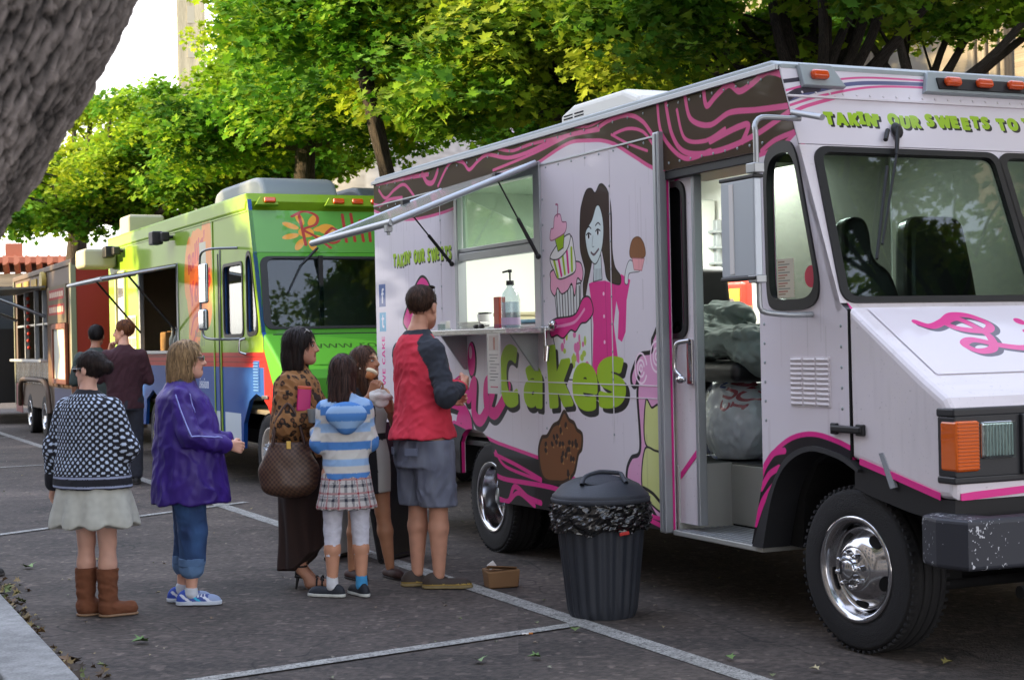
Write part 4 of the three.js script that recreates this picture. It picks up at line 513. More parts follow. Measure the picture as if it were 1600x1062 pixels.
  part('mirror', [box(-1.36, -1.06, 2.02, 2.46, 0.3, 0.34, 0.05)], mat('#9aa5ab', 0.12, 0.85), green); part('mirror', box(-1.34, -1.08, 1.72, 1.96, 0.3, 0.36, 0.05), mat('#9aa5ab', 0.12, 0.85), green);
  part('mirror_arm', [tube([[-0.95, 2.62, 0], [-1.2, 2.62, 0.25], [-1.42, 2.55, 0.3], [-1.44, 2.0, 0.3], [-1.4, 1.66, 0.28], [-1.1, 1.62, 0.2], [-0.9, 1.62, 0]], 0.014, 60), rod([-1.02, 2.6, 0.18], [-1.02, 1.62, 0.2], 0.012)], M.steel, green);
  { const lv = part('louvre_panel', box(-0.42, -0.2, 1.05, 1.38, 0, 0.004, 0.001), mat(BLU, 0.4), green); for (let i = 0; i < 10; i++) part('louvre', box(-0.41, -0.22, 1.06 + i * 0.032, 1.072 + i * 0.032, 0.004, 0.014, 0.004), mat('#5b87bd', 0.4), lv); }
  part('hood_latch', box(-0.06, 0.14, 0.98, 1.02, 0.004, 0.03, 0.01), M.steel, green);
  part('wheel_well', [box(-0.9, 0.9, 0.4, 1.15, -0.7, -0.5), box(-5.8, -4.6, 0.35, 1.05, -0.7, -0.5)], M.under, green);
  part('chassis', [box(-7.8, 0.9, 0.42, 0.58, -W + 0.3, -0.4), rod([0, 0.4, -0.3], [0, 0.4, -W + 0.3], 0.06), box(0.8, 1.0, 0.42, 0.7, -W, 0.02, 0.03)], M.under, green);
  wheel(green, 0.05, 0.42, -0.14, 0.05, 'dull', 0.42); wheel(green, 0.05, 0.42, -W + 0.14, Math.PI, 'dull', 0.42); wheel(green, -5.2, 0.42, -0.16, 0, 'rear', 0.42); wheel(green, -5.2, 0.42, -W + 0.16, Math.PI, 'rear', 0.42);
}
// ---------- rustic food trailer at the left, dark truck behind it ----------
{
  const t = thing('food_trailer', 'rustic wood clad food trailer with red end wall and twin axle wheels at far left', 'trailer', [-8.3, 0, -28.3], frameTurn(24.6)), W = 2.4;
  const wood = new THREE.MeshStandardMaterial({ roughness: 0.8, map: pixelTex(256, true, (u, v) => { const g = nB(u * 60, v * 4) * 0.6 + nC(u * 180, v * 10) * 0.4; const k = 70 + 80 * g; return [k * 0.85, k * 0.60, k * 0.40]; }) });
  const dark = mat('#3b3f46', 0.4, 0.6, { roughnessMap: smudge }), galv = mat('#5a4a3e', 0.6, 0.2);
  part('end_wall', box(3.2, 3.25, 0.5, 2.86, -W, -0.02, 0.005), mat('#8e1414', 0.5), t);
  part('side_wall', slab([[-3.6, 0.5], [3.2, 0.5], [3.2, 2.9], [-3.6, 2.9]], -0.05, 0, [rrect(-3.3, 0.62, 1.38, 2.62, 0.03), [[-2.8, 0.49], [-2.7, 0.9], [1.1, 0.9], [1.2, 0.49]].map((p) => p)]), galv, t);
  for (let i = 0; i < 14; i++) { const x = 0.68 + i * 0.18; part('plank', box(x, x + 0.172, 0.92, 2.6, 0.002, 0.022 + (i % 3) * 0.004, 0.004), wood, t); }
  for (let i = 0; i < 6; i++) part('metal_panel', box(-3.55 + i * 0.7, -2.87 + i * 0.7, 0.93, 1.34, 0.002, 0.016, 0.004), dark, t);
  part('lower_panel', box(-3.58, -2.7, 0.35, 0.9, 0.002, 0.016), mat('#7d3a38', 0.6), t); part('lower_panel', box(1.3, 3.1, 0.45, 0.9, 0.002, 0.016), mat('#3c3f63', 0.6), t);
  for (const cg of [box(3.16, 3.28, 0.45, 2.92, -0.05, 0.04, 0.01), box(-3.62, -3.54, 0.5, 2.9, -0.05, 0.03, 0.01)]) part('corner_post', cg, mat('#7b7d6a', 0.6), t);
  part('roof', slab([[-3.65, 2.88], [3.28, 2.88], [3.28, 2.98], [-3.65, 2.98]], -W, 0.03, [], 0.02), galv, t);
  part('far_wall', [box(-3.6, 3.2, 0.5, 2.88, -W, -W + 0.05), box(-3.6, -3.55, 0.5, 2.88, -W + 0.05, -0.05), box(-3.5, 3.1, 0.6, 0.68, -W + 0.05, -0.06)], mat('#6a6358', 0.6), t);
  for (let i = 0; i < 4; i++) part('header_sign', box(-3.2 + i * 1.0, -2.55 + i * 1.0, 2.66, 2.83, 0.003, 0.02), mat('#94791f', 0.6), t);
  part('round_lamp', new THREE.CylinderGeometry(0.16, 0.16, 0.08, 20).rotateX(Math.PI / 2).translate(0.45, 2.74, 0.05), mat('#a08a3a', 0.5), t);
  const sg = wrapTex(256, 256, 1.0, 2.9, 1.98, 2.62, (d) => { d.c.fillStyle = '#5f5238'; d.c.fillRect(0, 0, 256, 256); d.c.fillStyle = '#8e2b25'; d.c.fillRect(20, 30, 210, 70); d.c.fillRect(10, 130, 225, 70); d.c.fillStyle = '#c9b8a0'; for (let i = 0; i < 7; i++) { d.c.fillRect(30 + i * 28, 48, 18, 34); d.c.fillRect(22 + i * 29, 146, 20, 38); } });
  part('painted_sign', slab([[1.0, 1.98], [2.9, 1.98], [2.9, 2.6], [1.0, 2.6]], 0.04, 0.055), new THREE.MeshStandardMaterial({ map: sg, roughness: 0.7 }), t);
  const mb = part('menu_board', [box(1.55, 2.95, 1.88, 1.97, 0.04, 0.09), box(1.55, 2.95, 0.98, 1.06, 0.04, 0.09), box(1.55, 1.63, 1.06, 1.88, 0.04, 0.09), box(2.87, 2.95, 1.06, 1.88, 0.04, 0.09)], mat('#6e3a22', 0.6), t); part('menu_sheet', box(1.63, 2.87, 1.06, 1.88, 0.045, 0.06, 0.001), mat('#c9c6b4', 0.7), mb);
  part('hatch_post', [box(-2.2, -2.14, 1.38, 2.62, -0.06, 0.02), box(-0.9, -0.84, 1.38, 2.62, -0.06, 0.02), box(0.1, 0.16, 1.38, 2.62, -0.06, 0.02), box(-3.3, 0.6, 1.98, 2.02, -0.05, 0.0)], M.alu, t);
  part('counter', box(-3.4, 0.66, 1.33, 1.38, -0.35, 0.15), M.alu, t);
  const aw = part('awning_flap', new THREE.BoxGeometry(4.0, 0.03, 1.25).translate(0, 0, 0.625).rotateX(0.05).translate(-1.4, 2.64, 0.03), mat('#6d6b62', 0.5, 0.4), t); part('awning_pole', [rod([0.5, 2.12, 0.02], [0.5, 2.6, 1.2], 0.03), rod([-3.2, 2.12, 0.02], [-3.2, 2.6, 1.2], 0.03)], M.steel, aw);
  for (let i = 0; i < 8; i++) part('string_lamp', new THREE.SphereGeometry(0.035, 8, 6).translate(-1.6 + (i % 2) * 0.06, 2.5 - i * 0.13, 0.03), mat('#d2361c', 0.4), t);
  part('fender', [tube([[-2.75, 0.5, 0.05], [-2.6, 0.85, 0.06], [-2.2, 1.0, 0.06], [0.3, 1.0, 0.06], [0.8, 0.85, 0.06], [0.95, 0.45, 0.05]], 0.045, 60)], galv, t);
  wheel(t, -1.75, 0.37, -0.1, 0, 'rear', 0.37, 0.22); wheel(t, 0.05, 0.37, -0.1, 0, 'rear', 0.37, 0.22);
  part('chassis', [box(-3.5, 3.2, 0.4, 0.5, -W + 0.1, -0.2), box(-2.7, 1.0, 0.3, 1.0, -0.7, -0.5)], M.under, t);
  const k = thing('food_truck', 'dark truck mostly cut off at the left edge behind the wood clad trailer', 'food truck', [-11.2, 0, -33.9], frameTurn(24.6));
  part('body', [slab([[-6, 0.45], [0.6, 0.45], [0.6, 2.0], [0.2, 2.9], [-6, 2.9]], -2.4, 0, [rrect(-2.6, 0.2, 1.4, 2.4, 0.06)], 0.02)], mat('#191a1e', 0.4), k);
  part('window', box(-2.65, 0.25, 1.35, 2.45, -0.5, -0.4), mat('#3d5f92', 0.1, 0, { clearcoat: 1 }), k);
  const lt = wrapTex(256, 64, -1.4, 1.0, 1.02, 1.36, (d) => { d.c.fillStyle = '#191a1e'; d.c.fillRect(0, 0, 256, 64); d.text('STREET TE', -1.35, 1.06, 0.33, '#d9dbdd', { face: 'serif' }); });
  part('name_board', box(-1.4, 0.55, 1.02, 1.36, 0.004, 0.012, 0.001), new THREE.MeshStandardMaterial({ map: lt }), k);
  wheel(k, -0.7, 0.4, 0.0, 0, 'dull', 0.4); wheel(k, -4.6, 0.4, 0.0, 0, 'dull', 0.4);
}
// ---------- buildings ----------
{
  const stone = (a, b, cc) => new THREE.MeshStandardMaterial({ roughness: 0.9, map: pixelTex(256, true, (u, v) => { const k = 0.86 + 0.2 * (nA(u * 6, v * 6) - 0.5) + 0.16 * (nC(u * 100, v * 100) - 0.5); return [a * k, b * k, cc * k]; }), bumpMap: rep(grit, 2, 2), bumpScale: 0.004 });
  // pale stone building behind the pink truck, its front parallel to the street
  const lime = stone(146, 137, 122), b = thing('stone_building', 'pale beige stone building with pilasters and wreath ornament behind the tree at right', 'building', [1.59, 0, -7.726], frameTurn(24.63));
  const Z = -13; part('wall', box(-26, 9, 0, 13, Z - 8, Z, 0.02), lime, b);
  for (let i = 0; i < 9; i++) part('stone_course', box(-25.9, 9, 0.4 + i * 0.62, 0.98 + i * 0.62, Z, Z + 0.03, 0.012), lime, b);
  for (let i = 0; i < 9; i++) { const x = -24 + i * 3.5; part('pilaster', [box(x - 0.42, x + 0.42, 0.5, 7.55, Z, Z + 0.22, 0.03), ...[-0.26, 0, 0.26].map((o) => box(x + o - 0.08, x + o + 0.08, 0.9, 7.3, Z + 0.2, Z + 0.29, 0.03))], lime, b); if (i < 8) { const w = part('window', box(x + 1.05, x + 2.45, 2.0, 4.6, Z + 0.01, Z + 0.05, 0.01), mat('#2b3136', 0.1, 0, { clearcoat: 1 }), b); part('frame', [box(x + 0.93, x + 1.05, 1.9, 4.7, Z, Z + 0.14), box(x + 2.45, x + 2.57, 1.9, 4.7, Z, Z + 0.14), box(x + 1.05, x + 2.45, 4.6, 4.75, Z, Z + 0.14), box(x + 0.85, x + 2.65, 1.8, 1.98, Z, Z + 0.2), box(x + 1.7, x + 1.8, 2.0, 4.6, Z + 0.05, Z + 0.1)], lime, w); } }
  part('cornice', slab([[0, 0], [0.16, 0], [0.2, 0.1], [0.34, 0.16], [0.36, 0.32], [0, 0.36]], 0, 35).rotateY(-Math.PI / 2).translate(9, 5.0, Z), lime, b).position.y = 0;
  part('cornice', slab([[0, 0], [0.2, 0], [0.26, 0.14], [0.5, 0.24], [0.55, 0.5], [0, 0.56]], 0, 35).rotateY(-Math.PI / 2).translate(9, 7.5, Z), lime, b);
  const wr = part('wreath', [new THREE.TorusGeometry(0.42, 0.13, 10, 40, Math.PI * 1.25).rotateZ(Math.PI * 0.88).translate(-11.2, 6.55, Z + 0.1)], mat('#7f9a78', 0.8), b);
  { const R = rng(4), gs = []; for (let i = 0; i < 90; i++) { const a = Math.PI * 0.88 + R() * Math.PI * 1.25, r = 0.42 + (R() - 0.5) * 0.2; gs.push(mapleLeaf(0.13, 0.4).rotateX(R() - 0.5).rotateZ(R() * 6).translate(-11.2 + Math.cos(a) * r, 6.55 + Math.sin(a) * r, Z + 0.2 + R() * 0.05)); } const l = part('wreath_leaf', gs, mat('#86a37e', 0.8, 0, { side: THREE.DoubleSide }), wr); l.userData.kind = 'stuff'; part('ribbon', [box(-11.3, -11.12, 6.0, 6.25, Z + 0.15, Z + 0.27, 0.05)], mat('#8a5a40', 0.8), wr); }
  // grey white hall farther back in the middle
  const pale = stone(190, 188, 178), c2 = thing('hall_building', 'smooth pale grey hall seen between the tree trunks in the middle distance', 'building', [-3.5, 0, -50], 0);
  part('wall', [box(-5.5, 7.5, 0, 9.5, -10, 0, 0.05)], pale, c2); part('round_bay', new THREE.CylinderGeometry(3.6, 3.6, 9.0, 48).translate(-0.6, 4.5, 0.6), pale, c2); part('cornice', [new THREE.CylinderGeometry(3.8, 3.7, 0.4, 48).translate(-0.6, 9.2, 0.6), box(-5.7, 7.7, 9.3, 9.7, -10.2, 0.25, 0.05)], pale, c2);
  for (let i = 0; i < 4; i++) { const x = 3.6 + i * 1.1; part('window', box(x, x + 0.6, 2.2, 4.4, -0.02, 0.04), mat('#30363c', 0.15), c2); }
  const gb = thing('gabled_house', 'lavender grey gabled house behind the tree above the pink truck roof', 'house', [2.2, 0, -42], -0.3);
  part('wall', box(-3, 3, 0, 6.2, -5, 0, 0.03), mat('#9a96a8', 0.8), gb); part('roof', slab([[-3.3, 6.2], [3.3, 6.2], [0, 9.0]], -5.3, 0.3), mat('#77789a', 0.8), gb); part('window', box(-0.7, 0.7, 3.5, 5.2, 0, 0.05), mat('#2e3338', 0.2), gb);
  // far left low shop and tower
  const shop = thing('low_shop', 'low cream shop with terracotta tile roof edge beyond the trailer', 'shop', [-19, 0, -58], 0.25);
  const cream = stone(200, 184, 156), terra = mat('#a8674c', 0.8);
  part('wall', box(-10, 5.4, 0, 4.35, -8, 0, 0.03), cream, shop); for (let i = 0; i < 40; i++) part('roof_tile', new THREE.CylinderGeometry(0.2, 0.2, 1.3, 8, 1, false, 0, Math.PI).rotateX(Math.PI / 2 - 0.4).rotateZ(0).translate(-9.8 + i * 0.385, 4.55, 0.05), terra, shop); part('parapet', [box(-10.1, 5.5, 4.75, 5.0, -8.1, -0.55, 0.03), box(-5.9, -5.4, 5.0, 5.6, -1.5, -0.9), box(0.6, 1.2, 5.0, 5.5, -1.5, -0.9), box(4.2, 4.7, 5.0, 5.4, -1.5, -0.9)], terra, shop);
  for (let i = 0; i < 11; i++) part('wall_course', box(-9.98, 5.38, 0.3 + i * 0.36, 0.62 + i * 0.36, 0, 0.025, 0.01), cream, shop);
  const tower = thing('tower', 'tall pale yellow tower bleached by the sky behind the left trees', 'tower', [-29.5, 0, -150], 0.2);
  part('shaft', box(-1.3, 1.3, 0, 40, -1.3, 1.3, 0.05), stone(214, 200, 160), tower); for (let i = 0; i < 10; i++) part('window', box(-0.35, 0.35, 6 + i * 3.2, 7.6 + i * 3.2, 1.29, 1.34), mat('#b3aa8c', 0.4), tower);
  // building along the pavement on the left, outside the picture: it throws the shade on the near street
  const sh = thing('brick_building', 'tan stucco building along the left pavement outside the picture that shades the street', 'building', [-9.2, 0, 0], frameTurn(24.63));
  const brick = stone(196, 180, 160); part('wall', box(-13.4, 22, 0, 16, 0.0, 14, 0.03), brick, sh);
  const low = thing('garage_row', 'low tan garage row outside the picture beyond the tall stucco building', 'building', [-9.2, 0, 0], frameTurn(24.63)); part('wall', box(-44, -13.7, 0, 4.5, 0.6, 8, 0.03), brick, low); for (let i = 0; i < 9; i++) part('garage_door', box(-43 + i * 3.0, -40.6 + i * 3.0, 0, 2.3, 0.55, 0.62, 0.02), mat('#8d8a82', 0.6), low);
  for (let i = 0; i < 10; i++) for (let j = 0; j < 4; j++) { const x = -12.8 + i * 3.4, y = 1.0 + j * 3.3; part('window', box(x, x + 1.6, y, y + 2.0, -0.05, 0.02, 0.01), mat('#39424a', 0.08, 0, { clearcoat: 1 }), sh); }
  part('cornice', box(-13.6, 22.2, 15.5, 16.2, -0.4, -0.02, 0.05), brick, sh);
}
// ---------- trees ----------
const sstep = (a, b, x) => { const t = Math.max(0, Math.min(1, (x - a) / (b - a))); return t * t * (3 - 2 * t); };
function taper(pts, r0, r1, sides = 10, segs = 14) {   // a tapering limb along a curve
  const cv = new THREE.CatmullRomCurve3(pts.map((p) => (p.isVector3 ? p : V(...p)))), fr = cv.computeFrenetFrames(segs, false), P = [], U = [], I = [];
  for (let i = 0; i <= segs; i++) {
    const t = i / segs, c = cv.getPointAt(t), r = r0 + (r1 - r0) * Math.pow(t, 0.8);
    for (let j = 0; j <= sides; j++) { const a = (j / sides) * 6.2832, w = r * (1 + 0.12 * Math.sin(j * 2.7 + i * 1.3)), n = fr.normals[i].clone().multiplyScalar(Math.cos(a)).addScaledVector(fr.binormals[i], Math.sin(a)); P.push(c.x + n.x * (j % sides === 0 ? r : w), c.y + n.y * (j % sides === 0 ? r : w), c.z + n.z * (j % sides === 0 ? r : w)); U.push(j / sides, t * 4); }
  }
  for (let i = 0; i < segs; i++) for (let j = 0; j < sides; j++) { const a = i * (sides + 1) + j, b = a + sides + 1; I.push(a, a + 1, b, b, a + 1, b + 1); }
  const g = new THREE.BufferGeometry(); g.setAttribute('position', new THREE.Float32BufferAttribute(P, 3)); g.setAttribute('uv', new THREE.Float32BufferAttribute(U, 2)); g.setIndex(I); g.computeVertexNormals(); return g;
}
const barkM = new THREE.MeshStandardMaterial({ roughness: 0.95, map: rep(pixelTex(256, true, (u, v) => { const k = 46 + 46 * nB(u * 48, v * 10) + 26 * (nC(u * 120, v * 40) - 0.5); return [k * 1.05, k * 0.94, k * 0.84]; }), 2, 2), bumpMap: rep(grit, 3, 1), bumpScale: 0.03 });
const leafM = new THREE.MeshPhysicalMaterial({ color: C('#ffffff'), roughness: 0.85, transmission: 0.5, thickness: 0, side: THREE.DoubleSide, specularIntensity: 0.15 });
function spray(seed, leaf) {
  const R = rng(seed), gs = [];
  for (let i = 0; i < 12; i++) { const a = R() * 6.283, r = 0.07 + 0.17 * Math.sqrt(R()); gs.push(mapleLeaf(leaf * (0.75 + R() * 0.5), 0.2).rotateX(-Math.PI / 2 + 0.35 + (R() - 0.5) * 0.9).rotateZ((R() - 0.5) * 0.6).rotateY(a + (R() - 0.5)).translate(Math.sin(a) * r, -r * 0.4 + (R() - 0.5) * 0.14, Math.cos(a) * r)); }
  return merge(gs.map((g) => { g.deleteAttribute('uv'); return g; }));
}
const sprays = [spray(1, 0.082), spray(2, 0.105)];
// base, fork point, crown ellipsoids [x, y, z, rx, ry, rz, clumps], colours
function tree(name, label, base, fork, r, crowns, o = {}) {
  const R = rng(o.seed || 1), t = thing(name, label, 'tree', [base[0], 0, base[1]], 0, o.group), B = V(base[0], 0, base[1]), F = V(...fork).sub(B), wood = [], clumps = [];
  wood.push(taper([[0, -0.1, 0], [F.x * 0.2, F.y * 0.4, F.z * 0.3], F.toArray()], r * 1.15, r * 0.8, 14));
  for (const [x, y, z, rx, ry, rz, n] of crowns) {
    const c = V(x, y, z).sub(B), mains = [];
    for (let k = 0; k < 4; k++) { const a = (k / 4) * 6.283 + R() * 1.2, e = c.clone().add(V(Math.cos(a) * rx * 0.6, (R() - 0.3) * ry * 0.8, Math.sin(a) * rz * 0.6)), m = F.clone().lerp(e, 0.45).add(V((R() - 0.5) * 0.4, -0.15 * ry, (R() - 0.5) * 0.4)); wood.push(taper([F, m, e], r * (0.5 + R() * 0.15), r * 0.14, 8, 12)); mains.push(new THREE.CatmullRomCurve3([F, m, e])); }
    for (let i = 0; i < n; i++) {
      let d; do d = V(R() * 2 - 1, R() * 2 - 1, R() * 2 - 1); while (d.lengthSq() > 1); d.setLength(Math.pow(d.length(), 0.55) * (0.75 + R() * 0.6));
      const p = c.clone().add(V(d.x * rx, d.y * ry, d.z * rz)); clumps.push([p, 0.26 + R() * R() * 0.7]);
      if (i % 2 === 0) { const mc = mains[(R() * 4) | 0], s = mc.getPoint(0.4 + R() * 0.6), k = s.clone().lerp(p, 0.5).add(V(0, 0.15 + R() * 0.2, 0)); wood.push(taper([s, k, p], r * 0.14, 0.008, 5, 6)); }
    }
  }
  const tr = part('trunk', wood, barkM, t), per = o.per || 62, N = clumps.length * per, half = [Math.ceil(N / 2), Math.floor(N / 2)];
  const ims = half.map((n, k) => { const im = new THREE.InstancedMesh(sprays[k], leafM, n); im.name = 'crown'; im.userData.kind = 'stuff'; im.castShadow = im.receiveShadow = true; t.add(im); return im; });
  const m = new THREE.Matrix4(), q = new THREE.Quaternion(), e = new THREE.Euler(), cols = (o.cols || ['#45682a', '#54802e', '#3c5c28', '#66902f', '#7d9c34']).map(C), col = new THREE.Color(), cnt = [0, 0];
  clumps.forEach(([p, s], ci) => {
    const base2 = cols[(R() * cols.length) | 0];
    for (let i = 0; i < per; i++) {
      let d; do d = V(R() * 2 - 1, R() * 2 - 1, R() * 2 - 1); while (d.lengthSq() > 1);
      if (i > per * (0.5 + s * 1.1)) continue;
      const x = p.x + d.x * s * 1.25, z = p.z + d.z * s * 1.25, y = p.y + d.y * s * 0.6 - (d.x * d.x + d.z * d.z) * s * 0.35;
      e.set((R() - 0.5) * 1.1 + d.z * 0.5, R() * 6.283, (R() - 0.5) * 1.1 - d.x * 0.5); q.setFromEuler(e); const k = (0.55 + R() * 0.8) * (o.size || 1); m.compose(V(x, y, z), q, V(k, k, k));
      const w = (ci * per + i) % 2; if (cnt[w] < half[w]) { ims[w].setMatrixAt(cnt[w], m); col.copy(base2).lerp(cols[(R() * cols.length) | 0], 0.4); const v = 0.65 + R() * 0.7; col.multiplyScalar(v); ims[w].setColorAt(cnt[w]++, col); }
    }
  });
  ims.forEach((im, k) => { im.count = cnt[k]; });
  return t;
}
const G1 = ['#5c9020', '#74a524', '#44731e', '#9cba28', '#bcca30', '#4e801f'], G2 = ['#649222', '#7caa2a', '#4a7620', '#aab834', '#8ca22e'];
tree('maple_tree', 'green maple with twin trunks above the rear of the lime green truck', [-7.3, -31], [-7.2, 3.9, -31], 0.18, [[-8.6, 4.6, -31, 1.8, 0.6, 2, 22], [-6.3, 5.0, -30.6, 1.8, 0.8, 2, 22], [-7.0, 5.8, -31, 1.3, 0.6, 2.0, 14], [-5.2, 5.9, -29.5, 0.9, 0.7, 1.5, 12], [-5.6, 4.6, -29, 1.1, 0.5, 1, 10]], { seed: 11, cols: G1, per: 62 });
tree('maple_tree', 'sunlit yellow green maple at far left between the dark trunk and the tower', [-10.2, -37], [-10.0, 4.2, -37], 0.26, [[-9.3, 6.6, -37, 1.2, 0.8, 2.0, 18], [-8.0, 6.2, -36.5, 1.0, 0.9, 1.8, 14], [-10.6, 5.3, -37, 1.5, 0.7, 2, 12]], { seed: 12, cols: ['#9cb428', '#b0c22c', '#86a026', '#c0ca34'], per: 46 });
tree('maple_tree', 'tall broad maple filling the middle of the picture above the lime green truck', [-3.3, -24.5], [-3.1, 4.6, -24.5], 0.18, [[-2.9, 6.3, -24.5, 0.9, 1.3, 1.8, 24], [-1.9, 7.0, -24, 1.5, 0.9, 2.0, 24], [-2.0, 5.3, -23.5, 1.2, 0.6, 1.5, 16], [-4.6, 5.0, -25.5, 1.0, 0.5, 1.5, 12], [-3.3, 5.2, -24.6, 0.9, 0.6, 1.2, 12]], { seed: 13, cols: G1, per: 64 });
tree('maple_tree', 'maple farther back filling the gap behind the lime green truck roof vents', [-4.0, -31], [-4.0, 4.2, -31], 0.2, [[-4.2, 5.6, -31, 1.6, 0.9, 1.6, 24], [-3.2, 7.0, -31, 1.6, 1.1, 1.6, 24], [-4.6, 7.3, -30.5, 0.8, 0.8, 1, 9]], { seed: 31, cols: G1, per: 60 });
tree('maple_tree', 'maple farther back between the pale hall and the gabled house', [0.6, -27], [0.6, 4.2, -27], 0.18, [[-0.2, 6.2, -27, 1.6, 1.0, 1.6, 22], [1.4, 6.6, -27, 1.6, 1.2, 1.6, 24], [0.5, 8.2, -27, 2.0, 1.0, 1.6, 20]], { seed: 32, cols: G1, per: 60 });
tree('maple_tree', 'maple with leaning bare lower trunk visible behind the pink truck hatch', [-1.05, -19.5], [-1.75, 4.9, -19.6], 0.11, [[-1.5, 5.3, -19.5, 1.2, 0.6, 1.6, 20], [-0.5, 6.1, -19.4, 1.3, 0.8, 1.6, 24], [-2.5, 5.9, -19.6, 0.8, 0.6, 1.3, 14]], { seed: 14, cols: G1, per: 60 });
tree('maple_tree', 'dense maple rising over the middle of the pink truck roof', [0.9, -18.5], [0.7, 4.1, -18.5], 0.14, [[0.1, 5.0, -18.5, 1.0, 0.7, 1.5, 22], [1.3, 5.1, -18.3, 1.2, 0.6, 1.5, 20], [0.6, 6.3, -18.3, 1.6, 0.7, 1.8, 24], [-0.5, 4.6, -18.7, 0.6, 0.4, 1, 8]], { seed: 15, cols: G2, per: 60 });
tree('maple_tree', 'dark limbed maple with forked branches directly above the cab of the pink truck', [3.1, -15.6], [3.0, 3.5, -15.6], 0.14, [[2.3, 5.6, -15.5, 1.5, 0.7, 1.5, 26], [4.0, 5.75, -15.4, 1.7, 0.7, 1.5, 24], [3.0, 5.2, -14.0, 1.4, 0.5, 0.9, 12], [1.8, 4.7, -15.9, 1.0, 0.5, 1.0, 11]], { seed: 16, cols: G2, per: 58 });
tree('maple_tree', 'maple outside the picture on the right beyond the truck nose', [9, -5.5], [8.7, 3.8, -5.5], 0.2, [[5.0, 6.8, -6.0, 2.6, 1.0, 2.6, 44], [8.6, 7.4, -5.4, 2.4, 1.6, 2.4, 34]], { seed: 17, cols: G2, per: 50 });
tree('maple_tree', 'maple outside the picture on the left pavement shading the trailer', [-18.5, -26.4], [-18.3, 2.6, -26.4], 0.22, [[-18.5, 4.4, -26.4, 1.6, 2.0, 1.5, 40]], { seed: 18, cols: G2, per: 44 });
tree('maple_tree', 'maple outside the picture on the left pavement level with the trailer', [-14.6, -25.2], [-14.5, 2.8, -25.2], 0.2, [[-14.6, 4.8, -25.4, 1.1, 1.8, 1.3, 26]], { seed: 21, cols: G2, per: 44 });
tree('maple_tree', 'dense maple outside the picture on the left pavement across from the lime green cab', [-13, -17], [-13, 2.4, -17], 0.2, [[-13, 4.4, -17, 1.6, 2.0, 1.6, 60], [-13.4, 4.6, -19.3, 1.2, 1.6, 1.2, 26]], { seed: 41, cols: G2, per: 60 });
tree('maple_tree', 'maple outside the picture farther along the left pavement', [-21, -31.5], [-21, 2.8, -31.5], 0.2, [[-21, 5.4, -31.5, 2.2, 2.4, 2.2, 40]], { seed: 22, cols: G2, per: 44 });
tree('maple_tree', 'maple outside the picture at the far end of the left pavement', [-27, -38], [-27, 2.8, -38], 0.2, [[-27, 6, -38, 2.6, 3, 2.6, 40]], { seed: 23, cols: G2, per: 44 });
tree('maple_tree', 'maple behind the viewpoint on the right side of the street', [6.5, 7], [6.4, 3.8, 7], 0.2, [[6.5, 6.6, 7, 3, 2, 3, 44]], { seed: 19, cols: G2, per: 36 });
tree('maple_tree', 'maple behind the viewpoint farther right near the street corner', [14, 3], [13.8, 3.8, 3], 0.2, [[13.8, 6.8, 3, 3, 2.2, 3, 44]], { seed: 20, cols: G2, per: 36 });
tree('maple_tree', 'maple with dark limbs in front of the pale stone wall at the top right', [5.4, -20.5], [5.3, 4.3, -20.5], 0.15, [[5.0, 6.0, -20.5, 1.5, 0.6, 1.3, 24], [7.2, 6.2, -20.5, 1.4, 0.5, 1.3, 18]], { seed: 51, cols: G2, per: 56 });
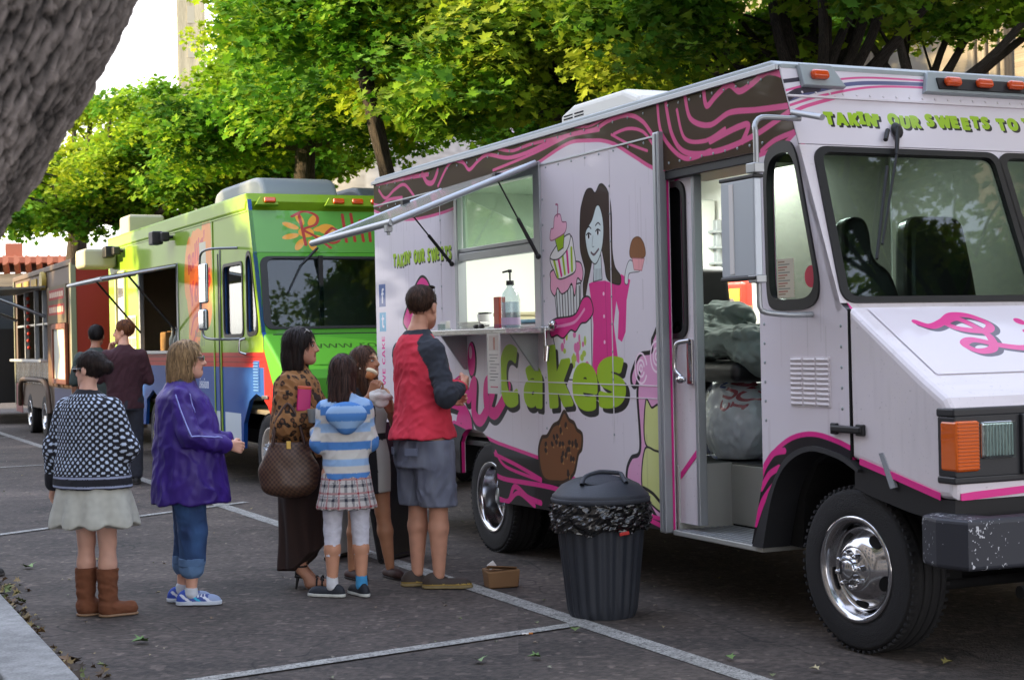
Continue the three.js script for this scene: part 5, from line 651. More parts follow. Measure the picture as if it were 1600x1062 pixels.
// big leaning trunk close to the camera at the upper left, with ridged bark
{
  const t = thing('old_tree', 'thick leaning grey tree trunk with furrowed bark close up at the top left', 'tree', [-2.365, 0.0, -3.15]);
  const ax = new THREE.CatmullRomCurve3([[0, -0.1, 0], [0.25, 0.75, 0], [0.68, 1.42, -0.02], [1.06, 1.92, -0.03], [1.38, 2.45, -0.05], [1.6, 3.1, -0.05], [1.7, 4.2, 0.1]].map((p) => V(...p)));
  const nu = 320, nv = 760, fr = ax.computeFrenetFrames(nv, false), P = [], U = [], I = [], col = [];
  for (let i = 0; i <= nv; i++) {
    const t01 = i / nv, c = ax.getPointAt(t01), L = t01 * 5.0, r0 = 0.375 - 0.13 * t01 + 0.18 * Math.exp(-t01 * 9);
    for (let j = 0; j <= nu; j++) {
      const a = ((j % nu) / nu) * 6.28318, ca = Math.cos(a), sa = Math.sin(a);
      const w1 = ns(ca * 2, sa * 2, L * 2.2), w2 = ns(ca * 4 + 9, sa * 4, L * 4);
      const f = ns(ca * 13 + w1 * 1.6, sa * 13 + w2 * 1.6, L * 7.5 + w1 * 1.5), f2 = ns(ca * 28 + w2 * 3 + f * 2, sa * 28 + w1 * 2, L * 16 + f), f3 = ns(ca * 36 + w2 * 2, sa * 36, L * 17), f4 = ns(ca * 80, sa * 80, L * 42), rid = 1 - sstep(0.0, 0.2, Math.abs(f)), rid2 = 1 - sstep(0.0, 0.2, Math.abs(f2));
      const r = r0 + 0.02 * w1 + 0.008 * w2 - 0.010 * rid - 0.007 * rid2 + 0.005 * f3 + 0.004 * f4;
      P.push(c.x + (fr.normals[i].x * ca + fr.binormals[i].x * sa) * r, c.y + (fr.normals[i].y * ca + fr.binormals[i].y * sa) * r, c.z + (fr.normals[i].z * ca + fr.binormals[i].z * sa) * r);
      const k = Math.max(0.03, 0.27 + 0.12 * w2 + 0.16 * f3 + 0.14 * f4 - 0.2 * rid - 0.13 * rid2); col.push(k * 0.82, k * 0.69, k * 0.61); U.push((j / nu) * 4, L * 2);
    }
  }
  for (let i = 0; i < nv; i++) for (let j = 0; j < nu; j++) { const a = i * (nu + 1) + j, b = a + nu + 1; I.push(a, a + 1, b, b, a + 1, b + 1); }
  const g = new THREE.BufferGeometry(); g.setAttribute('position', new THREE.Float32BufferAttribute(P, 3)); g.setAttribute('uv', new THREE.Float32BufferAttribute(U, 2)); g.setAttribute('color', new THREE.Float32BufferAttribute(col, 3)); g.setIndex(I); g.computeVertexNormals();
  part('trunk', g, new THREE.MeshStandardMaterial({ vertexColors: true, roughness: 0.95, bumpMap: rep(grit, 3, 3), bumpScale: 0.004 }), t);
  part('limb', [taper([[1.7, 4.1, 0.1], [2.2, 5.2, 0.3], [3.4, 6.6, -0.2]], 0.2, 0.05), taper([[1.7, 4.1, 0.1], [1.2, 5.4, 0.8], [0.2, 6.8, 1.8]], 0.18, 0.05)], barkM, t);
  const R = rng(99), im = new THREE.InstancedMesh(sprays[1], leafM, 1300), m = new THREE.Matrix4(), q = new THREE.Quaternion(), e = new THREE.Euler(); im.name = 'crown'; im.userData.kind = 'stuff'; im.castShadow = true;
  for (let i = 0; i < 1300; i++) { e.set(R() - 0.5, R() * 6, R() - 0.5); q.setFromEuler(e); const a = R() * 6.28, d = Math.sqrt(R()) * 3.6; m.compose(V(2.0 + Math.cos(a) * d, 6.6 + R() * 2.2, 0.8 + Math.sin(a) * d), q, V(1, 1, 1)); im.setMatrixAt(i, m); im.setColorAt(i, C(['#45682a', '#3c5c28', '#54802e'][i % 3])); }
  t.add(im);
}
// ---------- people: bodies and clothes meshed from distance fields ----------
function mesh3(f, lo, hi, h, color) {   // surface nets with sparse blocks
  const n = [0, 1, 2].map((k) => Math.ceil((hi[k] - lo[k]) / h) + 2), [X, Y, Z] = n, D = new Float32Array(X * Y * Z), B = 6, rad = B * h * 0.95;
  for (let bz = 0; bz < Z; bz += B) for (let by = 0; by < Y; by += B) for (let bx = 0; bx < X; bx += B) {
    const d = f(lo[0] + (bx + B / 2) * h, lo[1] + (by + B / 2) * h, lo[2] + (bz + B / 2) * h), skip = Math.abs(d) > rad * 1.5;
    for (let z = bz; z < Math.min(Z, bz + B); z++) for (let y = by; y < Math.min(Y, by + B); y++) for (let x = bx; x < Math.min(X, bx + B); x++) D[(z * Y + y) * X + x] = skip ? d : f(lo[0] + x * h, lo[1] + y * h, lo[2] + z * h);
  }
  const id = new Int32Array(X * Y * Z).fill(-1), P = [], I = [], at = (x, y, z) => D[(z * Y + y) * X + x];
  for (let z = 0; z < Z - 1; z++) for (let y = 0; y < Y - 1; y++) for (let x = 0; x < X - 1; x++) {
    let s = 0; const v = [];
    for (let k = 0; k < 8; k++) { const d = at(x + (k & 1), y + ((k >> 1) & 1), z + (k >> 2)); v.push(d); if (d < 0) s++; }
    if (s === 0 || s === 8) continue;
    let px = 0, py = 0, pz = 0, c = 0;
    for (const [a, b] of EDGES) if (v[a] < 0 !== v[b] < 0) { const t = v[a] / (v[a] - v[b]); px += (a & 1) + t * ((b & 1) - (a & 1)); py += ((a >> 1) & 1) + t * (((b >> 1) & 1) - ((a >> 1) & 1)); pz += (a >> 2) + t * ((b >> 2) - (a >> 2)); c++; }
    id[(z * Y + y) * X + x] = P.length / 3; P.push(lo[0] + (x + px / c) * h, lo[1] + (y + py / c) * h, lo[2] + (z + pz / c) * h);
  }
  const q = (a, b, c, d, flip) => { if (a < 0 || b < 0 || c < 0 || d < 0) return; flip ? I.push(a, c, b, b, c, d) : I.push(a, b, c, b, d, c); }, g = (x, y, z) => id[(z * Y + y) * X + x];
  for (let z = 1; z < Z - 1; z++) for (let y = 1; y < Y - 1; y++) for (let x = 1; x < X - 1; x++) {
    const d = at(x, y, z) < 0;
    if (d !== at(x + 1, y, z) < 0) q(g(x, y - 1, z - 1), g(x, y, z - 1), g(x, y - 1, z), g(x, y, z), !d);
    if (d !== at(x, y + 1, z) < 0) q(g(x - 1, y, z - 1), g(x, y, z - 1), g(x - 1, y, z), g(x, y, z), d);
    if (d !== at(x, y, z + 1) < 0) q(g(x - 1, y - 1, z), g(x, y - 1, z), g(x - 1, y, z), g(x, y, z), !d);
  }
  const N = new Float32Array(P.length), e = h * 0.6, K = color ? new Float32Array(P.length) : null;
  for (let i = 0; i < P.length; i += 3) {
    const x = P[i], y = P[i + 1], z = P[i + 2], nx = f(x + e, y, z) - f(x - e, y, z), ny = f(x, y + e, z) - f(x, y - e, z), nz = f(x, y, z + e) - f(x, y, z - e), l = Math.hypot(nx, ny, nz) || 1;
    N[i] = nx / l; N[i + 1] = ny / l; N[i + 2] = nz / l; if (K) K.set(color(x, y, z, nx / l, ny / l, nz / l), i);
  }
  const G = new THREE.BufferGeometry(); G.setAttribute('position', new THREE.Float32BufferAttribute(P, 3)); G.setAttribute('normal', new THREE.BufferAttribute(N, 3)); if (K) G.setAttribute('color', new THREE.BufferAttribute(K, 3)); G.setIndex(I); return G;
}
const EDGES = [[0, 1], [2, 3], [4, 5], [6, 7], [0, 2], [1, 3], [4, 6], [5, 7], [0, 4], [1, 5], [2, 6], [3, 7]];
const mix = (a, b, t) => a + (b - a) * t, clamp01 = (t) => (t < 0 ? 0 : t > 1 ? 1 : t);
const smin = (a, b, k) => { const h = Math.max(k - Math.abs(a - b), 0) / k; return Math.min(a, b) - h * h * k * 0.25; }, smax = (a, b, k) => -smin(-a, -b, k);
const mixc = (a, b, t) => [mix(a[0], b[0], t), mix(a[1], b[1], t), mix(a[2], b[2], t)];
function capF(a, b, ra, rb) { const dx = b[0] - a[0], dy = b[1] - a[1], dz = b[2] - a[2], L = dx * dx + dy * dy + dz * dz || 1e-9; return (x, y, z) => { const px = x - a[0], py = y - a[1], pz = z - a[2], t = clamp01((px * dx + py * dy + pz * dz) / L); return Math.hypot(px - t * dx, py - t * dy, pz - t * dz) - (ra + (rb - ra) * t); }; }
function ell(c, r) { return (x, y, z) => { const a = (x - c[0]) / r[0], b = (y - c[1]) / r[1], d = (z - c[2]) / r[2], k0 = Math.hypot(a, b, d), k1 = Math.hypot(a / r[0], b / r[1], d / r[2]); return k1 < 1e-6 ? -Math.min(...r) : (k0 * (k0 - 1)) / k1; }; }
const union = (fs, k) => (x, y, z) => { let d = fs[0](x, y, z); for (let i = 1; i < fs.length; i++) d = smin(d, fs[i](x, y, z), k); return d; };
function loft(prof) {   // rows [y, half width, half depth, centre z, centre x], a rounded body of changing section
  const n = 80, y0 = prof[0][0], y1 = prof[prof.length - 1][0], T = [];
  for (let i = 0; i <= n; i++) { const y = y0 + ((y1 - y0) * i) / n; let k = 0; while (k < prof.length - 2 && prof[k + 1][0] < y) k++; const t = clamp01((y - prof[k][0]) / (prof[k + 1][0] - prof[k][0])), g = (j, c) => (prof[Math.max(0, Math.min(prof.length - 1, j))][c] || 0), row = []; for (const c of [1, 2, 3, 4]) { const p0 = g(k - 1, c), p1 = g(k, c), p2 = g(k + 1, c), p3 = g(k + 2, c); row.push(0.5 * (2 * p1 + (p2 - p0) * t + (2 * p0 - 5 * p1 + 4 * p2 - p3) * t * t + (3 * p1 - p0 - 3 * p2 + p3) * t * t * t)); } T.push(row); }
  return (x, y, z) => {
    const s = clamp01((y - y0) / (y1 - y0)) * n, i = Math.min(n - 1, Math.floor(s)), u = s - i, A = T[i], Q = T[i + 1], a = mix(A[0], Q[0], u), b = mix(A[1], Q[1], u), px = x - mix(A[3], Q[3], u), pz = z - mix(A[2], Q[2], u);
    const k0 = Math.hypot(px / a, pz / b), k1 = Math.hypot(px / (a * a), pz / (b * b)), d = k1 < 1e-6 ? -Math.min(a, b) : (k0 * (k0 - 1)) / k1; return smax(d, Math.max(y0 - y, y - y1), 0.012);
  };
}
const add3 = (a, b) => [a[0] + b[0], a[1] + b[1], a[2] + b[2]], mul3 = (a, s) => [a[0] * s, a[1] * s, a[2] * s], sub3 = (a, b) => [a[0] - b[0], a[1] - b[1], a[2] - b[2]], nrm3 = (a) => mul3(a, 1 / Math.hypot(...a)), crs3 = (a, b) => [a[1] * b[2] - a[2] * b[1], a[2] * b[0] - a[0] * b[2], a[0] * b[1] - a[1] * b[0]], lerp3 = (a, b, t) => a.map((v, i) => mix(v, b[i], t));
const vcM = (rough, extra = {}) => new THREE.MeshPhysicalMaterial({ vertexColors: true, roughness: rough, ...extra });
const clothM = vcM(0.9, { sheen: 0.3, sheenRoughness: 0.6 }), skinM = vcM(0.5, { specularIntensity: 0.6 }), hairM = vcM(0.62, { specularIntensity: 0.5 }), shoeM = vcM(0.7), boxOf = (pts, m) => [[0, 1, 2].map((k) => Math.min(...pts.map((p) => p[k])) - m), [0, 1, 2].map((k) => Math.max(...pts.map((p) => p[k])) + m)];

function headField(s) {   // looking along +z, centre between the ears, s = 1 for a head 22.5 cm high
  const M1 = (c, r) => ell(mul3(c, s), mul3(r, s)), cp = (a, b, r1, r2) => capF(mul3(a, s), mul3(b, s), r1 * s, r2 * s);
  const skull = union([M1([0, 0.038, -0.014], [0.075, 0.083, 0.094]), M1([0, -0.03, 0.026], [0.058, 0.076, 0.066]), cp([-0.04, -0.058, 0.012], [0, -0.088, 0.06], 0.024, 0.022), cp([0.04, -0.058, 0.012], [0, -0.088, 0.06], 0.024, 0.022)], 0.035 * s);
  const add = union([cp([0, 0.016, 0.084], [0, -0.024, 0.106], 0.009, 0.0125), cp([-0.013, -0.03, 0.092], [0.013, -0.03, 0.092], 0.009, 0.009)], 0.012 * s);
  const brow = cp([-0.034, 0.024, 0.074], [0.034, 0.024, 0.074], 0.011, 0.011), lips = union([cp([-0.019, -0.054, 0.083], [0.019, -0.054, 0.083], 0.0065, 0.0065), cp([-0.015, -0.064, 0.082], [0.015, -0.064, 0.082], 0.007, 0.007)], 0.003 * s);
  const ears = union([M1([-0.077, -0.002, -0.01], [0.011, 0.031, 0.019]), M1([0.077, -0.002, -0.01], [0.011, 0.031, 0.019])], 0.01 * s), so = [M1([-0.031, 0.008, 0.093], [0.019, 0.013, 0.016]), M1([0.031, 0.008, 0.093], [0.019, 0.013, 0.016])], eye = [M1([-0.031, 0.006, 0.071], [0.0135, 0.011, 0.013]), M1([0.031, 0.006, 0.071], [0.0135, 0.011, 0.013])];
  return (x, y, z) => { let d = skull(x, y, z); if (d > 0.07) return d - 0.035; d = smin(d, brow(x, y, z), 0.02 * s); d = smax(d, -so[0](x, y, z), 0.012 * s); d = smax(d, -so[1](x, y, z), 0.012 * s); d = smin(d, add(x, y, z), 0.014 * s); d = smin(d, lips(x, y, z), 0.008 * s); d = smin(d, ears(x, y, z), 0.006); return Math.min(d, eye[0](x, y, z), eye[1](x, y, z)); };
}
function handCaps(w, dir, nrm, thumbSide, s, curl) {   // wrist, pointing direction, palm normal, side of the thumb along cross(dir, nrm)
  const lat = mul3(nrm3(crs3(dir, nrm)), thumbSide), out = [], pt = (f, l, n2) => add3(add3(add3(w, mul3(dir, f * s)), mul3(lat, l * s)), mul3(nrm, n2 * s));
  [[0.030, 0.072, 0], [0.010, 0.079, 1], [-0.010, 0.073, 2], [-0.029, 0.058, 3]].forEach(([l, len, k]) => {
    const base = pt(0.088 - Math.abs(l) * 0.25, l, 0); out.push(capF(pt(0.005, l * 0.55, 0), base, 0.017 * s, 0.0125 * s));
    let p = base, a = 0; [0.44, 0.32, 0.24].forEach((fr, i) => { a += (curl + k * 0.04) * (i ? 1.1 : 0.8); const d = nrm3(add3(mul3(dir, Math.cos(a)), mul3(nrm, Math.sin(a)))), e = add3(p, mul3(d, len * fr * s)); out.push(capF(p, e, (0.0095 - i * 0.001) * s, (0.0088 - i * 0.001) * s)); p = e; });
  });
  const t0 = pt(0.025, 0.022, 0.004), t1 = pt(0.055, 0.046, 0.02), t2 = pt(0.08, 0.05, 0.036), t3 = pt(0.1, 0.044, 0.045); out.push(capF(t0, t1, 0.015 * s, 0.011 * s), capF(t1, t2, 0.0105 * s, 0.009 * s), capF(t2, t3, 0.009 * s, 0.007 * s)); return out;
}
function person(o) {
  const h = o.h, H = (v) => v * h, g = thing('person', o.label, 'person', [o.at[0], 0, o.at[1]], THREE.MathUtils.degToRad(o.face)), fat = o.fat || 1, sw = o.shoulder || 0.113;
  const J = { lHip: [H(0.052), H(0.51), 0], rHip: [-H(0.052), H(0.51), 0], lKnee: [H(0.056), H(0.285), H(0.012)], rKnee: [-H(0.056), H(0.285), H(0.012)], lAnk: [H(0.058), H(0.045), -H(0.012)], rAnk: [-H(0.058), H(0.045), -H(0.012)], neck: [0, H(0.845), -H(0.012)], lSh: [H(sw - 0.012), H(0.787), -H(0.01)], rSh: [-H(sw - 0.012), H(0.787), -H(0.01)], lElb: [H(sw + 0.03), H(0.625), -H(0.02)], rElb: [-H(sw + 0.03), H(0.625), -H(0.02)], lWr: [H(sw + 0.035), H(0.485), H(0.02)], rWr: [-H(sw + 0.035), H(0.485), H(0.02)] };
  for (const k of Object.keys(o.J || {})) J[k] = o.J[k].map(H);
  J.head = o.J?.head ? J.head : [J.neck[0], H(0.925), J.neck[2] + H(0.025)];
  const skin = lin(o.skin || '#c08a70'), dark = mul3(skin, 0.75), ctx = { g, h, H, J, o, skin };
  const leg = (s) => [capF(J[s + 'Hip'], J[s + 'Knee'], H(0.05) * fat, H(0.033)), capF(J[s + 'Knee'], lerp3(J[s + 'Knee'], J[s + 'Ank'], 0.35), H(0.03), H(0.033)), capF(lerp3(J[s + 'Knee'], J[s + 'Ank'], 0.35), J[s + 'Ank'], H(0.033), H(0.019))];
  const arm = (s) => [capF(J[s + 'Sh'], J[s + 'Elb'], H(0.028), H(0.023)), capF(J[s + 'Elb'], J[s + 'Wr'], H(0.024), H(0.0155))];
  const foots = o.bare ? ['l', 'r'] : [], headDir = o.headTurn || 0, nk = [capF(J.neck, add3(J.head, [0, -H(0.03), -H(0.01)]), H(0.031), H(0.029)), capF(J.neck, lerp3(J.lSh, J.rSh, 0.25), H(0.03), H(0.02)), capF(J.neck, lerp3(J.lSh, J.rSh, 0.75), H(0.03), H(0.02))];
  const torso = capF([0, H(0.53), 0], [0, H(0.74), -H(0.005)], H(0.058), H(0.06)), foot = (s) => { const a = THREE.MathUtils.degToRad(o.feet?.[s] || 0), d = [Math.sin(a), 0, Math.cos(a)]; return [capF(J[s + 'Ank'], add3([J[s + 'Ank'][0], H(0.022), J[s + 'Ank'][2]], mul3(d, H(0.045))), H(0.02), H(0.02)), capF(add3([J[s + 'Ank'][0], H(0.02), J[s + 'Ank'][2]], mul3(d, H(0.03))), add3([J[s + 'Ank'][0], H(0.014), J[s + 'Ank'][2]], mul3(d, H(0.10))), H(0.02), H(0.012))]; };
  const bf = union([torso, ...leg('l'), ...leg('r'), ...arm('l'), ...arm('r'), ...nk, ...foots.flatMap(foot)], 0.02);
  const tone = (x, y, z) => { const k = 0.94 + 0.12 * ns(x * 22, y * 22, z * 22); return mul3(skin, k); };
  const [lo, hi] = boxOf(Object.values(J), 0.14), gs = [mesh3(bf, [lo[0], -0.01, lo[2]], [hi[0], J.head[1], hi[2]], o.cell || 0.011, tone)];
  const hs = (h / 1.7) * (o.headScale || 1), hf = headField(hs), R3 = new THREE.Matrix4().makeRotationFromEuler(new THREE.Euler(o.headPitch || 0, THREE.MathUtils.degToRad(headDir), 0, 'YXZ')), hm = new THREE.Matrix4().setPosition(...J.head).multiply(R3); ctx.hm = hm; ctx.hs = hs;
  const lipC = lin(o.lips || '#8e4a44'), browC = lin(o.brow || '#2a1c14');
  const face = (x, y, z) => { const X = Math.abs(x / hs), Y = y / hs, Zz = z / hs; let c = mixc(tone(x, y, z), [skin[0] * 1.05, skin[1] * 0.8, skin[2] * 0.75], 0.5 * sstep(0.05, 0, Math.hypot(X - 0.04, Y + 0.03, Zz - 0.075))); if (Zz > 0.06) { if (Math.hypot((X) / 1, 0) < 0.024 && Math.abs(Y + 0.059) < 0.011 && Zz > 0.078) c = lipC; if (Math.abs(Y - 0.03 + (X - 0.03) * (X - 0.03) * 8) < 0.0055 && X > 0.012 && X < 0.05) c = browC; const er = Math.hypot((X - 0.031) / 0.0128, (Y - 0.006) / 0.0075); if (er < 1.25 && Zz > 0.074 && Zz < 0.088) c = er > 0.95 ? browC : Math.hypot(X - 0.031, Y - 0.006) < 0.0062 ? lin('#2b1a10') : [0.6, 0.58, 0.55]; } return c; };
  gs.push(mesh3(hf, mul3([-0.1, -0.125, -0.125], hs), mul3([0.1, 0.135, 0.13], hs), 0.0042, face).applyMatrix4(hm));
  for (const s of ['l', 'r']) if (!(o.noHand || '').includes(s)) {
    const fore = nrm3(sub3(J[s + 'Wr'], J[s + 'Elb'])), hd = o.hand?.[s] || {}, dir = nrm3(hd.dir || fore), nr0 = hd.nrm || (s === 'l' ? [-1, 0, 0] : [1, 0, 0]), nr = nrm3(sub3(nr0, mul3(dir, nr0[0] * dir[0] + nr0[1] * dir[1] + nr0[2] * dir[2])));
    const lat = crs3(dir, nr), want = hd.thumb || [0, 0.3, 1], side = lat[0] * want[0] + lat[1] * want[1] + lat[2] * want[2] > 0 ? 1 : -1, hc = union([...handCaps(J[s + 'Wr'], dir, nr, side, h / 1.75, hd.curl ?? 0.3), capF(lerp3(J[s + 'Elb'], J[s + 'Wr'], 0.75), J[s + 'Wr'], H(0.0175), H(0.0155))], 0.007), c = add3(J[s + 'Wr'], mul3(dir, 0.07));
    gs.push(mesh3(hc, c.map((v) => v - 0.14), c.map((v) => v + 0.14), 0.004, (x, y, z) => mul3(tone(x, y, z), 0.97)));
  }
  part('body', gs, skinM, g);
  o.dress(ctx);
  return g;
}
// garments ----------------------------------------------------------------
const fold = (a, fx, fy) => (x, y, z) => { const w = ns(x * 4, y * 4, z * 4) * 0.8; return a * (ns(x * fx + w, y * fy + w, z * fx) + 1.3 * (Math.abs(ns(x * fx * 1.4 + 5 + y * 4, y * fy * 1.5 + w * 2, z * fx * 1.4)) - 0.25) + 0.35 * ns(x * fx * 4, y * fy * 4 + x * 9, z * fx * 4)); };
function garment(c, name, f, lo, hi, cell, color, m = clothM) { const col = typeof color === 'string' ? (() => { const k = lin(color); return (x, y, z) => mul3(k, 0.93 + 0.14 * ns(x * 30, y * 30, z * 30)); })() : color; return part(name, mesh3(f, lo, hi, cell, col), m, c.g); }
function topField(c, prof, sleeves, fd, k = 0.06) {   // prof in fractions of height, sleeves: {l: fraction of forearm covered, r}
  const { H, J } = c, fs = [loft(prof.map(([y, a, b, z = 0, x = 0]) => [H(y), H(a), H(b), H(z), H(x)]))], sr = (c.o.sleeve || 0.036) * 0.9;
  for (const s of ['l', 'r']) { const e = sleeves[s]; if (e === undefined) continue; const up = lerp3(J[s + 'Sh'], J[s + 'Elb'], Math.min(1, e)), k2 = mix(sr, sr * 0.86, Math.min(1, e)); fs.push(capF(J[s + 'Sh'], up, H(sr * 0.98), H(k2 * 0.95))); if (e > 1) fs.push(capF(J[s + 'Elb'], lerp3(J[s + 'Elb'], J[s + 'Wr'], e - 1), H(sr * 0.9), H(sr * (c.o.cuff || 0.66)))); }
  const u = union(fs, k); return fd ? (x, y, z) => { const d = u(x, y, z); return Math.abs(d) < 0.05 ? d + fd(x, y, z) : d; } : u;
}
function topBox(c, y0) { const { J, H } = c, b = boxOf([J.lSh, J.rSh, J.lElb, J.rElb, J.lWr, J.rWr, J.neck], H(0.09)); return [[Math.min(b[0][0], -H(0.2)), Math.min(H(y0) - 0.03, b[0][1]), Math.min(b[0][2], -H(0.16))], [Math.max(b[1][0], H(0.2)), H(0.885), Math.max(b[1][2], H(0.17))]]; }
function legsField(c, rT, rK, rB, frac, fd) { const { H, J } = c, fs = []; for (const s of ['l', 'r']) { fs.push(capF(J[s + 'Hip'], J[s + 'Knee'], H(rT), H(rK))); if (frac > 1) { const e = lerp3(J[s + 'Knee'], J[s + 'Ank'], frac - 1); fs.push(capF(J[s + 'Knee'], e, H(rK), H(rB))); } } const u = union(fs, 0.015); return (x, y, z) => { const d = u(x, y, z); return fd && Math.abs(d) < 0.05 ? d + fd(x, y, z) : d; }; }
function shoe(c, s, o) {   // low shoe with its own sole
  const { H, J } = c, a = THREE.MathUtils.degToRad(c.o.feet?.[s] || 0), L = H(0.152) * (o.len || 1), ank = J[s + 'Ank'], ca = Math.cos(a), sa = Math.sin(a), lift = o.lift || 0;
  const loc = (x, y, z) => { const px = x - ank[0], pz = z - ank[2]; return [px * ca - pz * sa, y - lift, px * sa + pz * ca]; };   // heel-toe along +z
  const up = union([ell([0, 0.028, -L * 0.12], [0.036, o.top || 0.055, L * 0.24]), ell([0, 0.026, L * 0.28], [0.040, 0.040, L * 0.34]), ell([0, 0.022, L * 0.5], [0.037, 0.034, L * 0.2])], 0.03), sc = H(0.6) * (o.wide || 1);
  const shape = (x, y, z) => { const [p, q, r] = loc(x, y, z); return up(p / sc, q, r) * Math.min(1, sc); };
  const lo = [ank[0] - 0.26, -0.005 + lift * 0, ank[2] - 0.26], hi = [ank[0] + 0.26, 0.16, ank[2] + 0.26];
  const cl = o.color; garment(c, 'shoe', (x, y, z) => smax(shape(x, y, z), 0.014 + lift - y, 0.004), lo, hi, 0.006, typeof cl === 'string' ? cl : (x, y, z) => cl(...loc(x, y, z)), shoeM);
  garment(c, 'sole', (x, y, z) => { const [p, q, r] = loc(x, y, z); return smax(smax(up(p / (sc * 1.06), 0.028, r / 1.03), q - (o.sole || 0.024), 0.004), 0.003 - y, 0.002); }, [lo[0], -0.01, lo[2]], hi, 0.006, o.soleColor || '#d8d6cf', shoeM);
}
function hair(c, f, col, box2, cell = 0.006, st = 0.004) {   // f in head coordinates, scaled; strands run along y
  const s = c.hs, k0 = lin(col[0]), k1 = lin(col[1]), str = (x, y, z) => ns(x * 60 + ns(x * 6, y * 5, z * 6) * 3, y * 6, z * 60) + 0.5 * ns(x * 130, y * 9, z * 130), g = (x, y, z) => { const d = f(x / s, y / s, z / s) * s; return Math.abs(d) < 0.03 ? d + st * str(x, y, z) + st * 0.8 * ns(x * 18, y * 5, z * 18) : d; };
  const base = mesh3(g, mul3(box2[0], s), mul3(box2[1], s), cell, (x, y, z) => mixc(k0, k1, clamp01(0.45 + 1.3 * str(x, y, z)))), bp = base.attributes.position, bn = base.attributes.normal, R = rng(31), P = [], N = [], K = [], I = [], len = c.o.strand || 0.016;
  for (let q = 0; q < 1500; q++) {   // loose strands lying on the hair
    const i = (R() * bp.count) | 0, n = [bn.getX(i), bn.getY(i), bn.getZ(i)]; let p = [bp.getX(i), bp.getY(i), bp.getZ(i)]; const k = mixc(k0, k1, R() * 1.15), w = 0.0013 + R() * 0.0012, j0 = P.length / 3, sway = [(R() - 0.5) * 0.5, 0, (R() - 0.5) * 0.5];
    for (let t = 0; t <= 4; t++) { let d = add3([0, -1, 0], sway); const dn = d[0] * n[0] + d[1] * n[1] + d[2] * n[2]; d = nrm3(sub3(d, mul3(n, dn * 0.97))); const sd = nrm3(crs3(d, n)), lift = 0.0015 + 0.001 * t * R(), ww = w * (1 - t * 0.2); for (const e of [-1, 1]) { P.push(...add3(add3(p, mul3(n, lift)), mul3(sd, e * ww))); N.push(...n); K.push(...k); } p = add3(p, mul3(d, len)); if (g(...p) > 0.006) p = sub3(p, mul3(n, 0.004)); if (t) { const a = j0 + t * 2; I.push(a - 2, a - 1, a, a, a - 1, a + 1); } }
  }
  const sg = new THREE.BufferGeometry(); sg.setAttribute('position', new THREE.Float32BufferAttribute(P, 3)); sg.setAttribute('normal', new THREE.Float32BufferAttribute(N, 3)); sg.setAttribute('color', new THREE.Float32BufferAttribute(K, 3)); sg.setIndex(I);
  return part('hair', merge([base, sg]).applyMatrix4(c.hm), hairM, c.g);
}
const cut = (f, g, k = 0.01) => (x, y, z) => smax(f(x, y, z), -g(x, y, z), k);
const faceCut = union([ell([0, -0.03, 0.10], [0.066, 0.098, 0.075]), ell([0, -0.09, 0.09], [0.07, 0.06, 0.06])], 0.02), cap0 = ell([0, 0.04, -0.016], [0.084, 0.091, 0.103]);
function glasses(c, x, y, z, col, pitch = 0) { const s = c.hs, gs = []; for (const k of [-1, 1]) gs.push(new THREE.SphereGeometry(0.022 * s, 14, 8).scale(1.15, 0.85, 0.25).translate(k * 0.03 * s, 0, 0), rod([k * 0.055 * s, 0.004 * s, 0], [k * 0.08 * s, 0.006 * s, -0.09 * s], 0.003)); gs.push(rod([-0.01 * s, 0.004, 0], [0.01 * s, 0.004, 0], 0.003)); const g = merge(gs).rotateX(pitch).translate(x * s, y * s, z * s).applyMatrix4(c.hm); return part('sunglasses', g, mat(col, 0.1, 0, { clearcoat: 1 }), c.g); }
const held = (name, label, cat, gs, m, p, turn = 0) => { const t = part(name, gs, m); t.position.set(...p); t.rotation.y = turn; return tag(t, label, cat); };
const angOf = (x, z) => Math.atan2(x, z);

